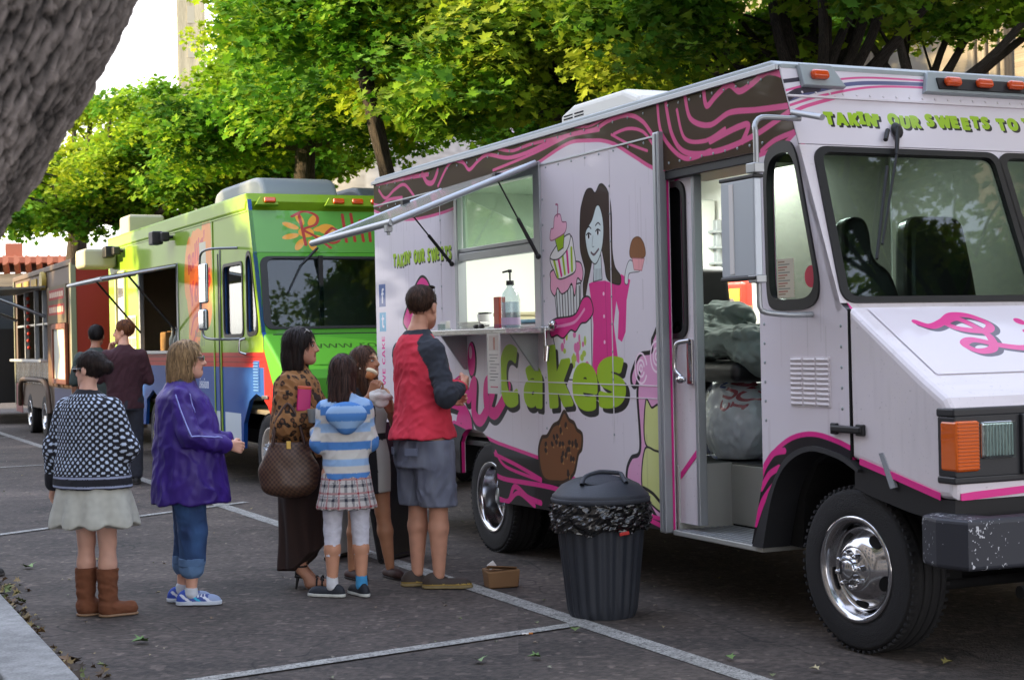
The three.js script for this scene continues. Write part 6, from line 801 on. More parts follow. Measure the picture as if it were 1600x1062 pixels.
// woman in the diamond patterned cardigan, seen from behind
person({ label: 'woman in black cardigan with white diamonds, cream skirt and brown boots, seen from behind', at: [-2.44, -9.24], h: 1.535, strand: 0.005, face: 150, headTurn: 95, headPitch: 0.02, fat: 1.15, shoulder: 0.125, sleeve: 0.046, cuff: 0.8, skin: '#cfa28f', feet: { l: -35, r: -35 },
  J: { lAnk: [0.05, 0.045, 0.0], rAnk: [-0.045, 0.045, 0.02], lKnee: [0.05, 0.28, 0.012], rKnee: [-0.05, 0.28, 0.02], lElb: [0.165, 0.635, -0.03], lWr: [0.205, 0.49, 0.0], rElb: [-0.15, 0.635, 0.03], rWr: [-0.07, 0.62, 0.14], neck: [0, 0.845, -0.014], head: [0.0, 0.925, 0.0] }, noHand: 'r', hand: { l: { curl: 0.35, nrm: [-1, 0, 0.2] } },
  dress(c) {
    const { H, J } = c, navy = lin('#15161f'), wht = lin('#b9c6dc'), line = lin('#8f97b0');
    const f = topField(c, [[0.485, 0.165, 0.125], [0.53, 0.16, 0.12], [0.62, 0.15, 0.105], [0.72, 0.145, 0.1], [0.79, 0.13, 0.085, -0.01], [0.83, 0.075, 0.06, -0.014], [0.855, 0.04, 0.04, -0.014]], { l: 1.95, r: 1.92 }, fold(0.006, 8, 5)), [lo, hi] = topBox(c, 0.485);
    garment(c, 'cardigan', f, [lo[0] - 0.04, lo[1], lo[2]], hi, 0.0058, (x, y, z) => {
      const armR = x > H(0.135) && y < H(0.74) ? 1 : 0, Y = y / H(1); if (!armR && Y < 0.535) return Math.abs(Y - 0.529) < 0.003 || Math.abs(Y - 0.494) < 0.0028 ? line : navy; if (armR && y < J.lWr[1] + H(0.045)) return navy; if (Y > 0.838) return navy;
      const a = angOf(x, z + 0.02), u = (armR ? x * 0.75 + z * 0.7 : a * H(0.125)) / 0.043, v = y / 0.04, p = u + v, q = u - v, fx = Math.abs(p - Math.round(p)), fy = Math.abs(q - Math.round(q)); return fx * fx + fy * fy < 0.088 ? wht : navy; });
    garment(c, 'skirt', (x, y, z) => { const a = angOf(x, z), d = loft0(x, y, z); return d + 0.012 * Math.sin(a * 9 + 1) * sstep(H(0.5), H(0.36), y) + 0.005 * ns(x * 20, y * 6, z * 20); }, [-H(0.25), H(0.31), -H(0.2)], [H(0.25), H(0.54), H(0.2)], 0.008, '#aeaea4');
    function loft0(x, y, z) { return (c.lf ||= loft([[H(0.345), H(0.185), H(0.145), 0], [H(0.42), H(0.168), H(0.13), 0], [H(0.52), H(0.145), H(0.11), 0]]))(x, y, z); }
    for (const s of ['l', 'r']) { const k = J[s + 'Knee'], an = J[s + 'Ank'], top = lerp3(k, an, 0.42), a = -35 * 0.01745, toe = [an[0] + Math.sin(a) * H(0.085), H(0.026), an[2] + Math.cos(a) * H(0.085)], u = union([capF(top, [an[0], H(0.04), an[2]], H(0.042), H(0.032)), capF([an[0], H(0.03), an[2]], toe, H(0.032), H(0.027))], 0.03); garment(c, 'boot', (x, y, z) => smax(smax(u(x, y, z) + 0.011 * (Math.abs(ns(x * 7, y * 20 + z * 6, z * 7)) - 0.25) + 0.003 * ns(x * 40, y * 40, z * 40), y - top[1], 0.005), 0.012 - y, 0.004), [an[0] - 0.2, -0.01, an[2] - 0.2], [an[0] + 0.2, H(0.26), an[2] + 0.25], 0.007, '#70432b', clothM); garment(c, 'boot_sole', (x, y, z) => smax(smax(u(x, 0.03, z) - 0.003, y - 0.016, 0.003), 0.002 - y, 0.002), [an[0] - 0.2, -0.012, an[2] - 0.2], [an[0] + 0.2, 0.04, an[2] + 0.25], 0.006, '#8f7258', shoeM); }
    hair(c, union([cut(cap0, faceCut), ell([-0.012, 0.02, -0.125], [0.042, 0.042, 0.036]), ell([0, 0.03, -0.1], [0.05, 0.05, 0.03])], 0.012), ['#130d0c', '#2a1d19'], [[-0.11, -0.1, -0.19], [0.11, 0.16, 0.12]]);
    glasses(c, 0, 0.008, 0.098, '#1a1414');
  } });
// woman in the purple jacket
person({ label: 'blonde woman in purple zip jacket, cuffed jeans and blue running shoes waiting in line', at: [-1.975, -9.63], h: 1.585, face: 98, headTurn: 0, fat: 1.2, shoulder: 0.118, sleeve: 0.046, cuff: 0.85, skin: '#d9a68f', feet: { l: -4, r: -6 },
  J: { lAnk: [0.045, 0.045, -0.03], rAnk: [-0.045, 0.045, 0.01], lKnee: [0.05, 0.28, 0.0], rKnee: [-0.052, 0.28, 0.02], rElb: [-0.155, 0.64, 0.02], rWr: [-0.06, 0.60, 0.165], lElb: [0.155, 0.64, 0.02], lWr: [0.06, 0.61, 0.16] }, noHand: 'l', hand: { r: { curl: 0.6, nrm: [0, 0.2, -1], thumb: [0, 1, 0] } },
  dress(c) {
    const { H, J } = c, pur = lin('#35197a'), pip = lin('#9a9fd8'), pd = lin('#2b1466'), f0 = topField(c, [[0.385, 0.145, 0.145, 0.01], [0.46, 0.145, 0.14, 0.01], [0.58, 0.142, 0.13, 0.005], [0.7, 0.138, 0.112, 0], [0.78, 0.13, 0.095, -0.01], [0.83, 0.07, 0.06, -0.014], [0.862, 0.045, 0.045, -0.012]], { l: 1.85, r: 1.88 }, fold(0.015, 7, 4.5), 0.03), [lo, hi] = topBox(c, 0.385);
    const pip1 = capF(add3(J.rSh, [-H(0.02), H(0.01), -H(0.03)]), add3(J.rElb, [-H(0.06), H(0.0), H(0.015)]), 0.0001, 0.0001), pip2 = capF(add3(J.rSh, [-H(0.03), H(0.02), H(0.04)]), add3(J.rSh, [-H(0.05), -H(0.03), H(0.06)]), 0.0001, 0.0001), pip3 = capF(add3(J.rElb, [-H(0.05), H(0.03), H(0.03)]), add3(J.rWr, [-H(0.04), H(0.03), -H(0.02)]), 0.0001, 0.0001);
    garment(c, 'jacket', f0, lo, hi, 0.0075, (x, y, z) => { if (y > H(0.845)) return lin('#20232c'); const onArm = x < -H(0.10); return mixc(pd, pur, clamp01(0.6 + ns(x * 9, y * 5, z * 9))); }, vcM(0.55, { sheen: 0.5, sheenRoughness: 0.4 }));
    const onto = (p, d) => { d = nrm3(d); let t = 0.02; for (let i = 0; i < 60; i++) { const v = f0(p[0] + d[0] * t, p[1] + d[1] * t, p[2] + d[2] * t); if (v > -0.0005) break; t += Math.max(0.001, -v * 0.7); } return add3(p, mul3(d, t)); };
    const run = (a, b, da, db, n) => { const q = []; for (let i = 0; i <= n; i++) q.push(onto(lerp3(a, b, i / n), lerp3(da, db, i / n))); return q; };
    for (const q of [run(add3(J.rSh, [0, H(0.0), 0]), J.rElb, [-1, 0.35, -0.5], [-1, 0.1, 0.25], 14), run(J.rElb, lerp3(J.rElb, J.rWr, 0.8), [-1, 0.1, 0.25], [-1, 0.8, 0.1], 8), run(add3(J.rSh, [0, 0, H(0.012)]), add3(J.rSh, [0, -H(0.06), H(0.03)]), [-1, 0.6, 0.9], [-1, 0.1, 1.0], 6)]) part('piping', tube(q, 0.0045, 30, 6), mat('#8f96d6', 0.6), c.g);
    garment(c, 'jeans', legsField(c, 0.068, 0.055, 0.047, 1.58, fold(0.006, 12, 7)), [-H(0.16), H(0.1), -H(0.13)], [H(0.16), H(0.5), H(0.15)], 0.008, (x, y, z) => y < H(0.168) ? lin('#5b7aa0') : mixc(lin('#1d3157'), lin('#335482'), clamp01(0.5 + 0.9 * ns(x * 12, y * 6, z * 12))));
    for (const s of ['l', 'r']) { const e = lerp3(J[s + 'Knee'], J[s + 'Ank'], 0.56), e2 = lerp3(J[s + 'Knee'], J[s + 'Ank'], 0.42), q = capF(e, e2, H(0.049), H(0.051)); garment(c, 'cuff', (x, y, z) => smax(q(x, y, z), Math.abs(y - (e[1] + e2[1]) / 2) - H(0.017), 0.004), [e[0] - 0.12, e[1] - 0.05, e[2] - 0.12], [e[0] + 0.12, e2[1] + 0.06, e[2] + 0.14], 0.007, '#55739a'); garment(c, 'sock', capF(J[s + 'Ank'], add3(J[s + 'Ank'], [0, H(0.012), 0]), H(0.026), H(0.024)), J[s + 'Ank'].map((v) => v - 0.07), J[s + 'Ank'].map((v) => v + 0.09), 0.007, '#c8cdd6'); shoe(c, s, { top: 0.068, color: (x, y, z) => { if (y > 0.05 && z > -0.01 && z < 0.09 && Math.abs(x) < 0.026) return Math.sin(z * 330) > 0 ? lin('#d5dae4') : lin('#26357c'); const k = Math.sin(z * 52 + y * 70); if (Math.abs(x) > 0.02 && k > 0.78) return lin('#d3d9e4'); if (z < -0.035) return lin('#2c49a8'); if (z > 0.105) return lin('#8f9fc0'); return k < -0.85 ? lin('#2fa7cc') : lin('#3a4f95'); }, sole: 0.03, soleColor: '#c9d3e0', len: 1.05 }); }
    hair(c, union([cut(ell([0, 0.035, -0.018], [0.094, 0.098, 0.108]), faceCut), ell([0, -0.06, -0.075], [0.092, 0.13, 0.06]), ell([0, -0.18, -0.09], [0.078, 0.13, 0.045]), ell([-0.055, -0.07, -0.02], [0.04, 0.13, 0.055]), ell([0.055, -0.07, -0.02], [0.04, 0.13, 0.055])], 0.03), ['#57432f', '#a88a62'], [[-0.14, -0.3, -0.19], [0.14, 0.17, 0.12]], 0.006, 0.006);
    glasses(c, 0, 0.01, 0.1, '#171214');
  } });
// woman with leopard print cardigan
person({ label: 'dark haired woman in leopard print cardigan and long brown skirt wearing strappy heels', at: [-1.36, -10.17], h: 1.655, face: 78, headTurn: 8, fat: 0.8, shoulder: 0.112, sleeve: 0.046, cuff: 1.0, skin: '#b98870', bare: true, feet: { l: 5, r: 12 },
  J: { lHip: [0.035, 0.51, 0], rHip: [-0.035, 0.51, 0], lKnee: [0.036, 0.285, 0], rKnee: [-0.036, 0.285, 0], lAnk: [0.04, 0.075, -0.02], rAnk: [-0.035, 0.075, 0.005], rElb: [-0.14, 0.63, -0.015], rWr: [-0.08, 0.675, 0.125], lElb: [0.14, 0.64, 0.0], lWr: [0.06, 0.68, 0.125] }, hand: { r: { curl: 0.6, nrm: [0.5, 0.8, 0], thumb: [0, 1, 0.4] }, l: { curl: 0.6, nrm: [-0.5, 0.8, 0], thumb: [0, 1, 0.4] } },
  dress(c) {
    const { H, J } = c, tan = lin('#8a6038'), blk = lin('#171009'), mid = lin('#5a3618'), R = rng(5), spots = []; for (let i = 0; i < 7000; i++) spots.push([(R() - 0.5) * 0.9, 0.6 + R() * 0.9, (R() - 0.5) * 0.7, 0.011 + R() * 0.01]);
    const gridS = new Map(), key = (x, y, z) => Math.floor(x / 0.05) * 10007 + Math.floor(y / 0.05) * 101 + Math.floor(z / 0.05); for (const s of spots) for (let i = -1; i < 2; i++) for (let j = -1; j < 2; j++) for (let k = -1; k < 2; k++) { const q = key(s[0] + i * 0.05, s[1] + j * 0.05, s[2] + k * 0.05); if (!gridS.has(q)) gridS.set(q, []); gridS.get(q).push(s); }
    const leo = (x, y, z) => { let b = 9, rr = 1; for (const s of gridS.get(key(x, y, z)) || []) { const d = Math.hypot(x - s[0], y - s[1], z - s[2]) / s[3] + 0.4 * ns(x * 40, y * 40, z * 40); if (d < b) { b = d; rr = s[3]; } } return b < 0.55 ? mid : b < 1.05 ? blk : tan; };
    const f = topField(c, [[0.50, 0.135, 0.11, -0.01], [0.6, 0.135, 0.1, -0.008], [0.72, 0.13, 0.09, -0.006], [0.785, 0.12, 0.078, -0.01], [0.83, 0.065, 0.055, -0.012], [0.85, 0.035, 0.038, -0.01]], { l: 1.65, r: 1.65 }, fold(0.012, 10, 5)), [lo, hi] = topBox(c, 0.50);
    garment(c, 'cardigan', (x, y, z) => smax(f(x, y, z), -(openF ||= ell([0, H(0.62), H(0.13)], [H(0.03), H(0.2), H(0.06)]))(x, y, z), 0.01), lo, hi, 0.0062, leo); var openF;
    garment(c, 'under_top', loft([[H(0.5), H(0.1), H(0.08)], [H(0.62), H(0.095), H(0.08)], [H(0.72), H(0.1), H(0.085)], [H(0.81), H(0.06), H(0.06), -H(0.005)]]), [-H(0.15), H(0.48), -H(0.12)], [H(0.15), H(0.83), H(0.12)], 0.01, '#2a1a16');
    const sk = loft([[H(0.05), H(0.085), H(0.1), H(0.0)], [H(0.2), H(0.082), H(0.086), 0], [H(0.4), H(0.096), H(0.088)], [H(0.51), H(0.105), H(0.09)], [H(0.56), H(0.1), H(0.08)]]);
    garment(c, 'skirt', (x, y, z) => { const hem = H(0.075) + Math.max(0, z + 0.02) * 0.95 + 0.012 * Math.sin(x * 30), a = angOf(x, z); return smax(sk(x, y, z) + 0.012 * Math.sin(a * 8 + y * 2) * sstep(H(0.5), H(0.15), y), hem - y, 0.006); }, [-H(0.2), H(0.04), -H(0.2)], [H(0.2), H(0.58), H(0.2)], 0.009, (x, y, z) => y < H(0.5) ? mul3(lin('#2e1d19'), 0.9 + 0.3 * ns(x * 20, y * 3, z * 20)) : lin('#2a1a16'));
    hair(c, union([cut(ell([0, 0.038, -0.018], [0.092, 0.097, 0.108]), faceCut), ell([0, -0.07, -0.075], [0.09, 0.15, 0.055]), ell([0, -0.18, -0.07], [0.08, 0.09, 0.04]), ell([0.06, -0.1, -0.01], [0.03, 0.13, 0.04]), ell([-0.06, -0.08, -0.02], [0.03, 0.13, 0.045])], 0.03), ['#0d0908', '#241713'], [[-0.14, -0.3, -0.19], [0.14, 0.17, 0.12]], 0.006, 0.005);
    glasses(c, 0, 0.105, 0.05, '#8d8a86', -0.9);
    for (const s of ['l', 'r']) { const an = J[s + 'Ank'], a = (c.o.feet[s]) * 0.01745, d = [Math.sin(a), 0, Math.cos(a)], P = (l, y) => [an[0] + d[0] * l, y, an[2] + d[2] * l]; part('sandal', [rod(P(-0.02, 0.085), P(-0.035, 0.0), 0.012, 0.006), tube([P(-0.04, 0.085), P(0.02, 0.075), P(0.08, 0.022), P(0.17, 0.012)], 0.014, 20, 8), ...[0.1, 0.135].map((l) => new THREE.TorusGeometry(0.036, 0.006, 6, 20).rotateY(a).translate(...P(l, 0.03))), new THREE.TorusGeometry(0.036, 0.006, 6, 20).rotateX(Math.PI / 2).translate(an[0], 0.145, an[2]), tube([P(-0.035, 0.15), P(0.0, 0.11), P(0.06, 0.06)], 0.006)], M.black, c.g); }
    part('bracelet', new THREE.TorusGeometry(0.032, 0.009, 8, 24).rotateY(1.2).translate(...lerp3(J.rElb, J.rWr, 0.9)), M.chrome, c.g);
  } });
// girl in the striped hooded sweater
person({ label: 'girl in blue and white striped hooded sweater, plaid skirt and white leggings, back turned', at: [-1.03, -9.76], h: 1.475, face: 190, headTurn: -25, headPitch: 0.08, shoulder: 0.097, sleeve: 0.033, cuff: 0.75, skin: '#c99478', feet: { l: 58, r: 20 },
  J: { lAnk: [0.065, 0.045, 0.01], rAnk: [-0.055, 0.045, 0.0], lKnee: [0.06, 0.28, 0.015], rKnee: [-0.055, 0.28, 0.01], lElb: [0.11, 0.635, 0.0], lWr: [0.12, 0.685, 0.125], rElb: [-0.105, 0.635, 0.01], rWr: [-0.05, 0.63, 0.12] }, noHand: 'r', hand: { l: { curl: 0.5, dir: [-0.25, 0.45, 1], nrm: [-1, 0, 0.2], thumb: [0, 1, 0] } },
  dress(c) {
    const { H, J } = c, wht = lin('#c9c7c2'), blu = lin('#4a7fc0'), lb = lin('#8fb0d6'), bands = [[0.515, blu], [0.545, wht], [0.575, lb], [0.61, wht], [0.645, blu], [0.685, wht], [0.72, lb], [0.755, wht], [0.79, blu], [1, lb]].reverse();
    const cb = (t) => { for (const [e, k] of [...bands].reverse()) if (t < e) return k; return lb; };
    const f = topField(c, [[0.49, 0.1, 0.088], [0.53, 0.098, 0.085], [0.62, 0.095, 0.08], [0.72, 0.1, 0.078], [0.79, 0.094, 0.068, -0.01], [0.83, 0.055, 0.05, -0.012], [0.85, 0.035, 0.038, -0.01]], { l: 1.9, r: 1.9 }, fold(0.006, 10, 8)), [lo, hi] = topBox(c, 0.49);
    garment(c, 'sweater', f, lo, hi, 0.007, (x, y, z) => { const Y = y / H(1); if (Y < 0.515) return blu; if (Math.abs(x) > H(0.102)) { const s = x > 0 ? 'l' : 'r', t = Math.hypot(x - J[s + 'Elb'][0], y - J[s + 'Elb'][1], z - J[s + 'Elb'][2]) / H(1); return cb(0.6 + (t % 0.14) * 1.1); } return cb(Y); });
    garment(c, 'hood', union([ell([0, H(0.755), -H(0.085)], [H(0.085), H(0.055), H(0.035)]), ell([0, H(0.705), -H(0.085)], [H(0.04), H(0.03), H(0.025)])], 0.03), [-H(0.12), H(0.65), -H(0.14)], [H(0.12), H(0.83), -H(0.02)], 0.007, (x, y) => (Math.floor(y / 0.045) % 2 ? lb : blu));
    const skl = loft([[H(0.365), H(0.13), H(0.118)], [H(0.43), H(0.115), H(0.104)], [H(0.52), H(0.1), H(0.082)]]), cA = lin('#b8b4b0'), cR = lin('#8d2331'), cN = lin('#1f2233'), cG = lin('#70707a');
    garment(c, 'skirt', (x, y, z) => { const a = angOf(x, z); return skl(x, y, z) + 0.008 * Math.abs(Math.sin(a * 9)) * sstep(H(0.5), H(0.38), y); }, [-H(0.18), H(0.35), -H(0.16)], [H(0.18), H(0.53), H(0.16)], 0.006, (x, y, z) => { const u = angOf(x, z) * 0.17, pat = (t) => { const k = ((t / 0.085) % 1 + 1) % 1; return k < 0.2 ? 1 : k > 0.3 && k < 0.36 ? 2 : k > 0.48 && k < 0.62 ? 3 : 0; }, a = pat(u), b = pat(y); return a === 3 && b === 3 ? cR : a === 1 && b === 1 ? cN : a === 3 || b === 3 ? mixc(cA, cR, 0.6) : a === 1 || b === 1 ? mixc(cA, cN, 0.6) : a === 2 || b === 2 ? cG : cA; });
    garment(c, 'leggings', legsField(c, 0.056, 0.036, 0.032, 1.42, fold(0.003, 20, 30)), [-H(0.15), H(0.14), -H(0.12)], [H(0.15), H(0.47), H(0.14)], 0.007, '#d8d9e6');
    for (const s of ['l', 'r']) { garment(c, 'sock', capF(J[s + 'Ank'], add3(J[s + 'Ank'], [0, H(0.035), 0.004]), H(0.025), H(0.024)), J[s + 'Ank'].map((v) => v - 0.06), J[s + 'Ank'].map((v) => v + 0.11), 0.006, s === 'l' ? '#d0d2d6' : '#3f93c8'); shoe(c, s, { color: '#1c222b', sole: 0.026, soleColor: '#c9ccc6', len: 1.05 }); }
    hair(c, union([cut(ell([0, 0.04, -0.018], [0.09, 0.097, 0.107]), faceCut), ell([0, -0.07, -0.08], [0.085, 0.15, 0.05]), ell([0, -0.19, -0.1], [0.075, 0.13, 0.035]), ell([0.045, -0.30, -0.1], [0.028, 0.12, 0.02]), ell([-0.03, -0.28, -0.1], [0.03, 0.1, 0.02]), ell([-0.06, -0.1, -0.01], [0.028, 0.16, 0.04]), ell([0.06, -0.1, -0.01], [0.028, 0.16, 0.04])], 0.03), ['#1d1311', '#4a322a'], [[-0.14, -0.45, -0.19], [0.14, 0.17, 0.12]], 0.0062, 0.006);
  } });
// girl in the black and white dress, eating
person({ label: 'girl in black dress with white panel holding a snack to her mouth and a napkin', at: [-0.97, -10.5], h: 1.53, face: 28, headTurn: 32, headPitch: -0.12, shoulder: 0.102, skin: '#b68365', lips: '#7d3f38', feet: { l: 5, r: 10 },
  J: { lAnk: [0.085, 0.045, 0.03], rAnk: [-0.065, 0.045, -0.03], lKnee: [0.06, 0.285, 0.02], rKnee: [-0.055, 0.285, 0.0], rElb: [-0.125, 0.655, 0.03], rWr: [-0.025, 0.79, 0.12], lElb: [0.135, 0.645, 0.02], lWr: [0.045, 0.725, 0.155] }, hand: { r: { curl: 0.75, dir: [0.35, 0.9, 0.25], nrm: [0.6, 0, -0.8], thumb: [0, 0.3, 1] }, l: { curl: 0.5, dir: [-0.5, 0.7, 0.5], nrm: [-0.4, 0.4, -1], thumb: [0, 1, 0] } },
  dress(c) {
    const { H, J } = c, blk = lin('#141218'), wht = lin('#b4b2ae'), f = loft([[H(0.37), H(0.105), H(0.095)], [H(0.46), H(0.108), H(0.095)], [H(0.52), H(0.104), H(0.088)], [H(0.62), H(0.085), H(0.07)], [H(0.72), H(0.095), H(0.078), H(0.004)], [H(0.79), H(0.085), H(0.06), -H(0.006)], [H(0.82), H(0.07), H(0.045), -H(0.01)]]);
    garment(c, 'dress', (x, y, z) => f(x, y, z) + 0.004 * ns(x * 14, y * 7, z * 14), [-H(0.15), H(0.35), -H(0.13)], [H(0.15), H(0.84), H(0.13)], 0.007, (x, y, z) => (z > 0 && x > H(0.012) && x < H(0.085) && !(y > H(0.595) && y < H(0.625)) && y < H(0.76) ? wht : blk));
    hair(c, union([cut(ell([0, 0.038, -0.02], [0.088, 0.094, 0.106]), faceCut), ell([0, -0.08, -0.07], [0.085, 0.16, 0.05]), ell([-0.06, -0.12, 0.0], [0.025, 0.17, 0.04]), ell([0.06, -0.12, 0.0], [0.025, 0.17, 0.04]), ell([0, -0.22, -0.06], [0.08, 0.08, 0.035])], 0.028), ['#2c1c15', '#5d4030'], [[-0.14, -0.33, -0.19], [0.14, 0.17, 0.12]], 0.0062, 0.005);
    part('earring', new THREE.SphereGeometry(0.009, 10, 8).translate(-0.078 * c.hs, -0.04 * c.hs, 0).applyMatrix4(c.hm), mat('#d8d2c8', 0.2), c.g);
    for (const s of ['l', 'r']) shoe(c, s, { color: '#3d211b', sole: 0.014, soleColor: '#231512', top: 0.036 });
  } });
// tall man in the red raglan shirt
person({ label: 'tall man in red and charcoal raglan shirt with grey shorts at the serving hatch', at: [-0.575, -10.06], h: 1.90, face: 127, strand: 0.006, headTurn: 25, shoulder: 0.112, fat: 1.1, sleeve: 0.039, cuff: 0.85, skin: '#cc977e', feet: { l: -30, r: -38 },
  J: { lAnk: [0.048, 0.045, 0.0], rAnk: [-0.05, 0.045, 0.02], lKnee: [0.055, 0.285, 0.012], rKnee: [-0.055, 0.285, 0.02], lElb: [0.125, 0.63, 0.03], lWr: [0.07, 0.62, 0.14], rElb: [-0.158, 0.635, -0.01], rWr: [-0.045, 0.665, 0.135] }, hand: { l: { curl: 0.6, nrm: [-0.3, 0, -1], thumb: [0, 1, 0] }, r: { curl: 0.6, nrm: [0.3, 0, -1], thumb: [0, 1, 0] } },
  dress(c) {
    const { H, J } = c, red = lin('#d3354a'), ch = lin('#2c3039'), f = topField(c, [[0.495, 0.122, 0.11], [0.54, 0.114, 0.094], [0.62, 0.106, 0.082], [0.72, 0.115, 0.08], [0.785, 0.106, 0.068, -0.01], [0.825, 0.07, 0.055, -0.014], [0.853, 0.038, 0.04, -0.012]], { l: 1.7, r: 1.7 }, fold(0.011, 8, 7)), [lo, hi] = topBox(c, 0.49);
    garment(c, 'shirt', f, lo, hi, 0.008, (x, y, z) => { const rag = Math.abs(x) > mix(H(0.112), H(0.052), sstep(H(0.7), H(0.845), y)); return rag && y > H(0.45) && (y > H(0.7) || (Math.abs(x) > H(0.112) && y > H(0.585))) ? ch : y > H(0.838) ? ch : mul3(red, 0.95 + 0.1 * ns(x * 8, y * 8, z * 8)); });
    const sf = fold(0.011, 9, 5), hip = loft([[H(0.40), H(0.108), H(0.086)], [H(0.46), H(0.10), H(0.08)], [H(0.515), H(0.08), H(0.06)]]);
    const lg = ['l', 'r'].map((s) => capF(J[s + 'Hip'], lerp3(J[s + 'Hip'], J[s + 'Knee'], 1.0), H(0.07), H(0.064)));
    garment(c, 'shorts', (x, y, z) => { const d = smin(smin(lg[0](x, y, z), lg[1](x, y, z), 0.012), hip(x, y, z), 0.03); return smax(d + (Math.abs(d) < 0.05 ? sf(x, y, z) : 0), Math.max(H(0.272) - y, y - H(0.492)), 0.006); }, [-H(0.18), H(0.25), -H(0.14)], [H(0.18), H(0.54), H(0.16)], 0.0085, (x, y, z) => mixc(lin('#5c6070'), lin('#757a89'), clamp01(0.5 + ns(x * 14, y * 8, z * 14))));
    for (const s of [-1, 1]) part('pocket_flap', new RoundedBoxGeometry(H(0.05), H(0.025), 0.008, 2, 0.003).rotateY(s > 0 ? -0.45 : 0.45).translate(s * H(0.055), H(0.455), -H(0.083)), mat('#63687a', 0.9), c.g);
    hair(c, cut(ell([0, 0.048, -0.022], [0.081, 0.085, 0.099]), union([ell([0, -0.03, 0.10], [0.07, 0.1, 0.075]), ell([0, -0.085, -0.02], [0.1, 0.055, 0.12])], 0.02), 0.012), ['#241812', '#4a3528'], [[-0.11, -0.08, -0.15], [0.11, 0.16, 0.12]], 0.005, 0.003);
    glasses(c, 0, 0.118, 0.045, '#4a4540', -1.0);
    for (const s of ['l', 'r']) shoe(c, s, { color: (x, y, z) => (Math.abs(y - 0.03) < 0.004 ? lin('#a58a3a') : lin('#3a2f28')), sole: 0.024, soleColor: '#8b7a52', len: 1.02, top: 0.075 });
  } });
// queue at the green truck
const tee = (body, pants, hairC, prof) => function (c) {
  const { H, J } = c, f = topField(c, [[0.46, 0.115, 0.085], [0.54, 0.108, 0.08], [0.64, 0.113, 0.082], [0.74, 0.128, 0.084], [0.79, 0.12, 0.07, -0.01], [0.83, 0.062, 0.052, -0.014], [0.855, 0.036, 0.04, -0.012]], { l: prof, r: prof }, fold(0.007, 9, 6)), [lo, hi] = topBox(c, 0.46);
  garment(c, 'shirt', f, lo, hi, 0.011, body); garment(c, 'trousers', union([legsField(c, 0.062, 0.048, 0.042, 1.95, fold(0.005, 10, 8)), loft([[H(0.45), H(0.105), H(0.085)], [H(0.54), H(0.1), H(0.078)]])], 0.02), [-H(0.18), H(0.03), -H(0.15)], [H(0.18), H(0.55), H(0.17)], 0.012, pants);
  hair(c, cut(ell([0, 0.05, -0.018], [0.084, 0.092, 0.1]), union([ell([0, -0.03, 0.10], [0.07, 0.1, 0.075]), ell([0, -0.08, -0.02], [0.1, 0.055, 0.12])], 0.02), 0.012), hairC, [[-0.11, -0.08, -0.15], [0.11, 0.17, 0.12]], 0.007, 0.004);
  for (const s of ['l', 'r']) shoe(c, s, { color: '#1d1b1b', sole: 0.022, soleColor: '#3a3633' });
};
person({ label: 'young man in maroon shirt holding his hand to his mouth by the green truck', at: [-4.42, -18.2], h: 1.86, face: 190, headTurn: 75, shoulder: 0.118, skin: '#cf9c84', strand: 0.007, sleeve: 0.042, cell: 0.014, J: { lElb: [0.15, 0.64, 0.03], lWr: [0.09, 0.81, 0.10], rElb: [-0.15, 0.63, 0.0], rWr: [-0.06, 0.62, 0.11] }, hand: { l: { curl: 0.7, dir: [-0.3, 0.9, -0.1], nrm: [-0.6, 0, -0.6] } }, dress: tee('#3f2028', '#2b2d36', ['#3a2216', '#7d4c2a'], 1.0) });
person({ label: 'man in dark grey green shirt mostly hidden behind the man in maroon', at: [-5.1, -19.6], h: 1.83, face: 175, headTurn: 10, shoulder: 0.12, skin: '#a8785f', sleeve: 0.044, cell: 0.014, dress: tee('#3f4a46', '#23252c', ['#0e0c0c', '#221c1a'], 1.0) });
person({ label: 'person in dark hooded top and jeans cut off by the left picture edge', at: [-3.70, -11.0], h: 1.58, face: 120, headTurn: 0, shoulder: 0.118, skin: '#a8785f', sleeve: 0.046, cell: 0.014, dress: tee('#17171b', '#26384f', ['#0e0c0c', '#221c1a'], 1.9) });
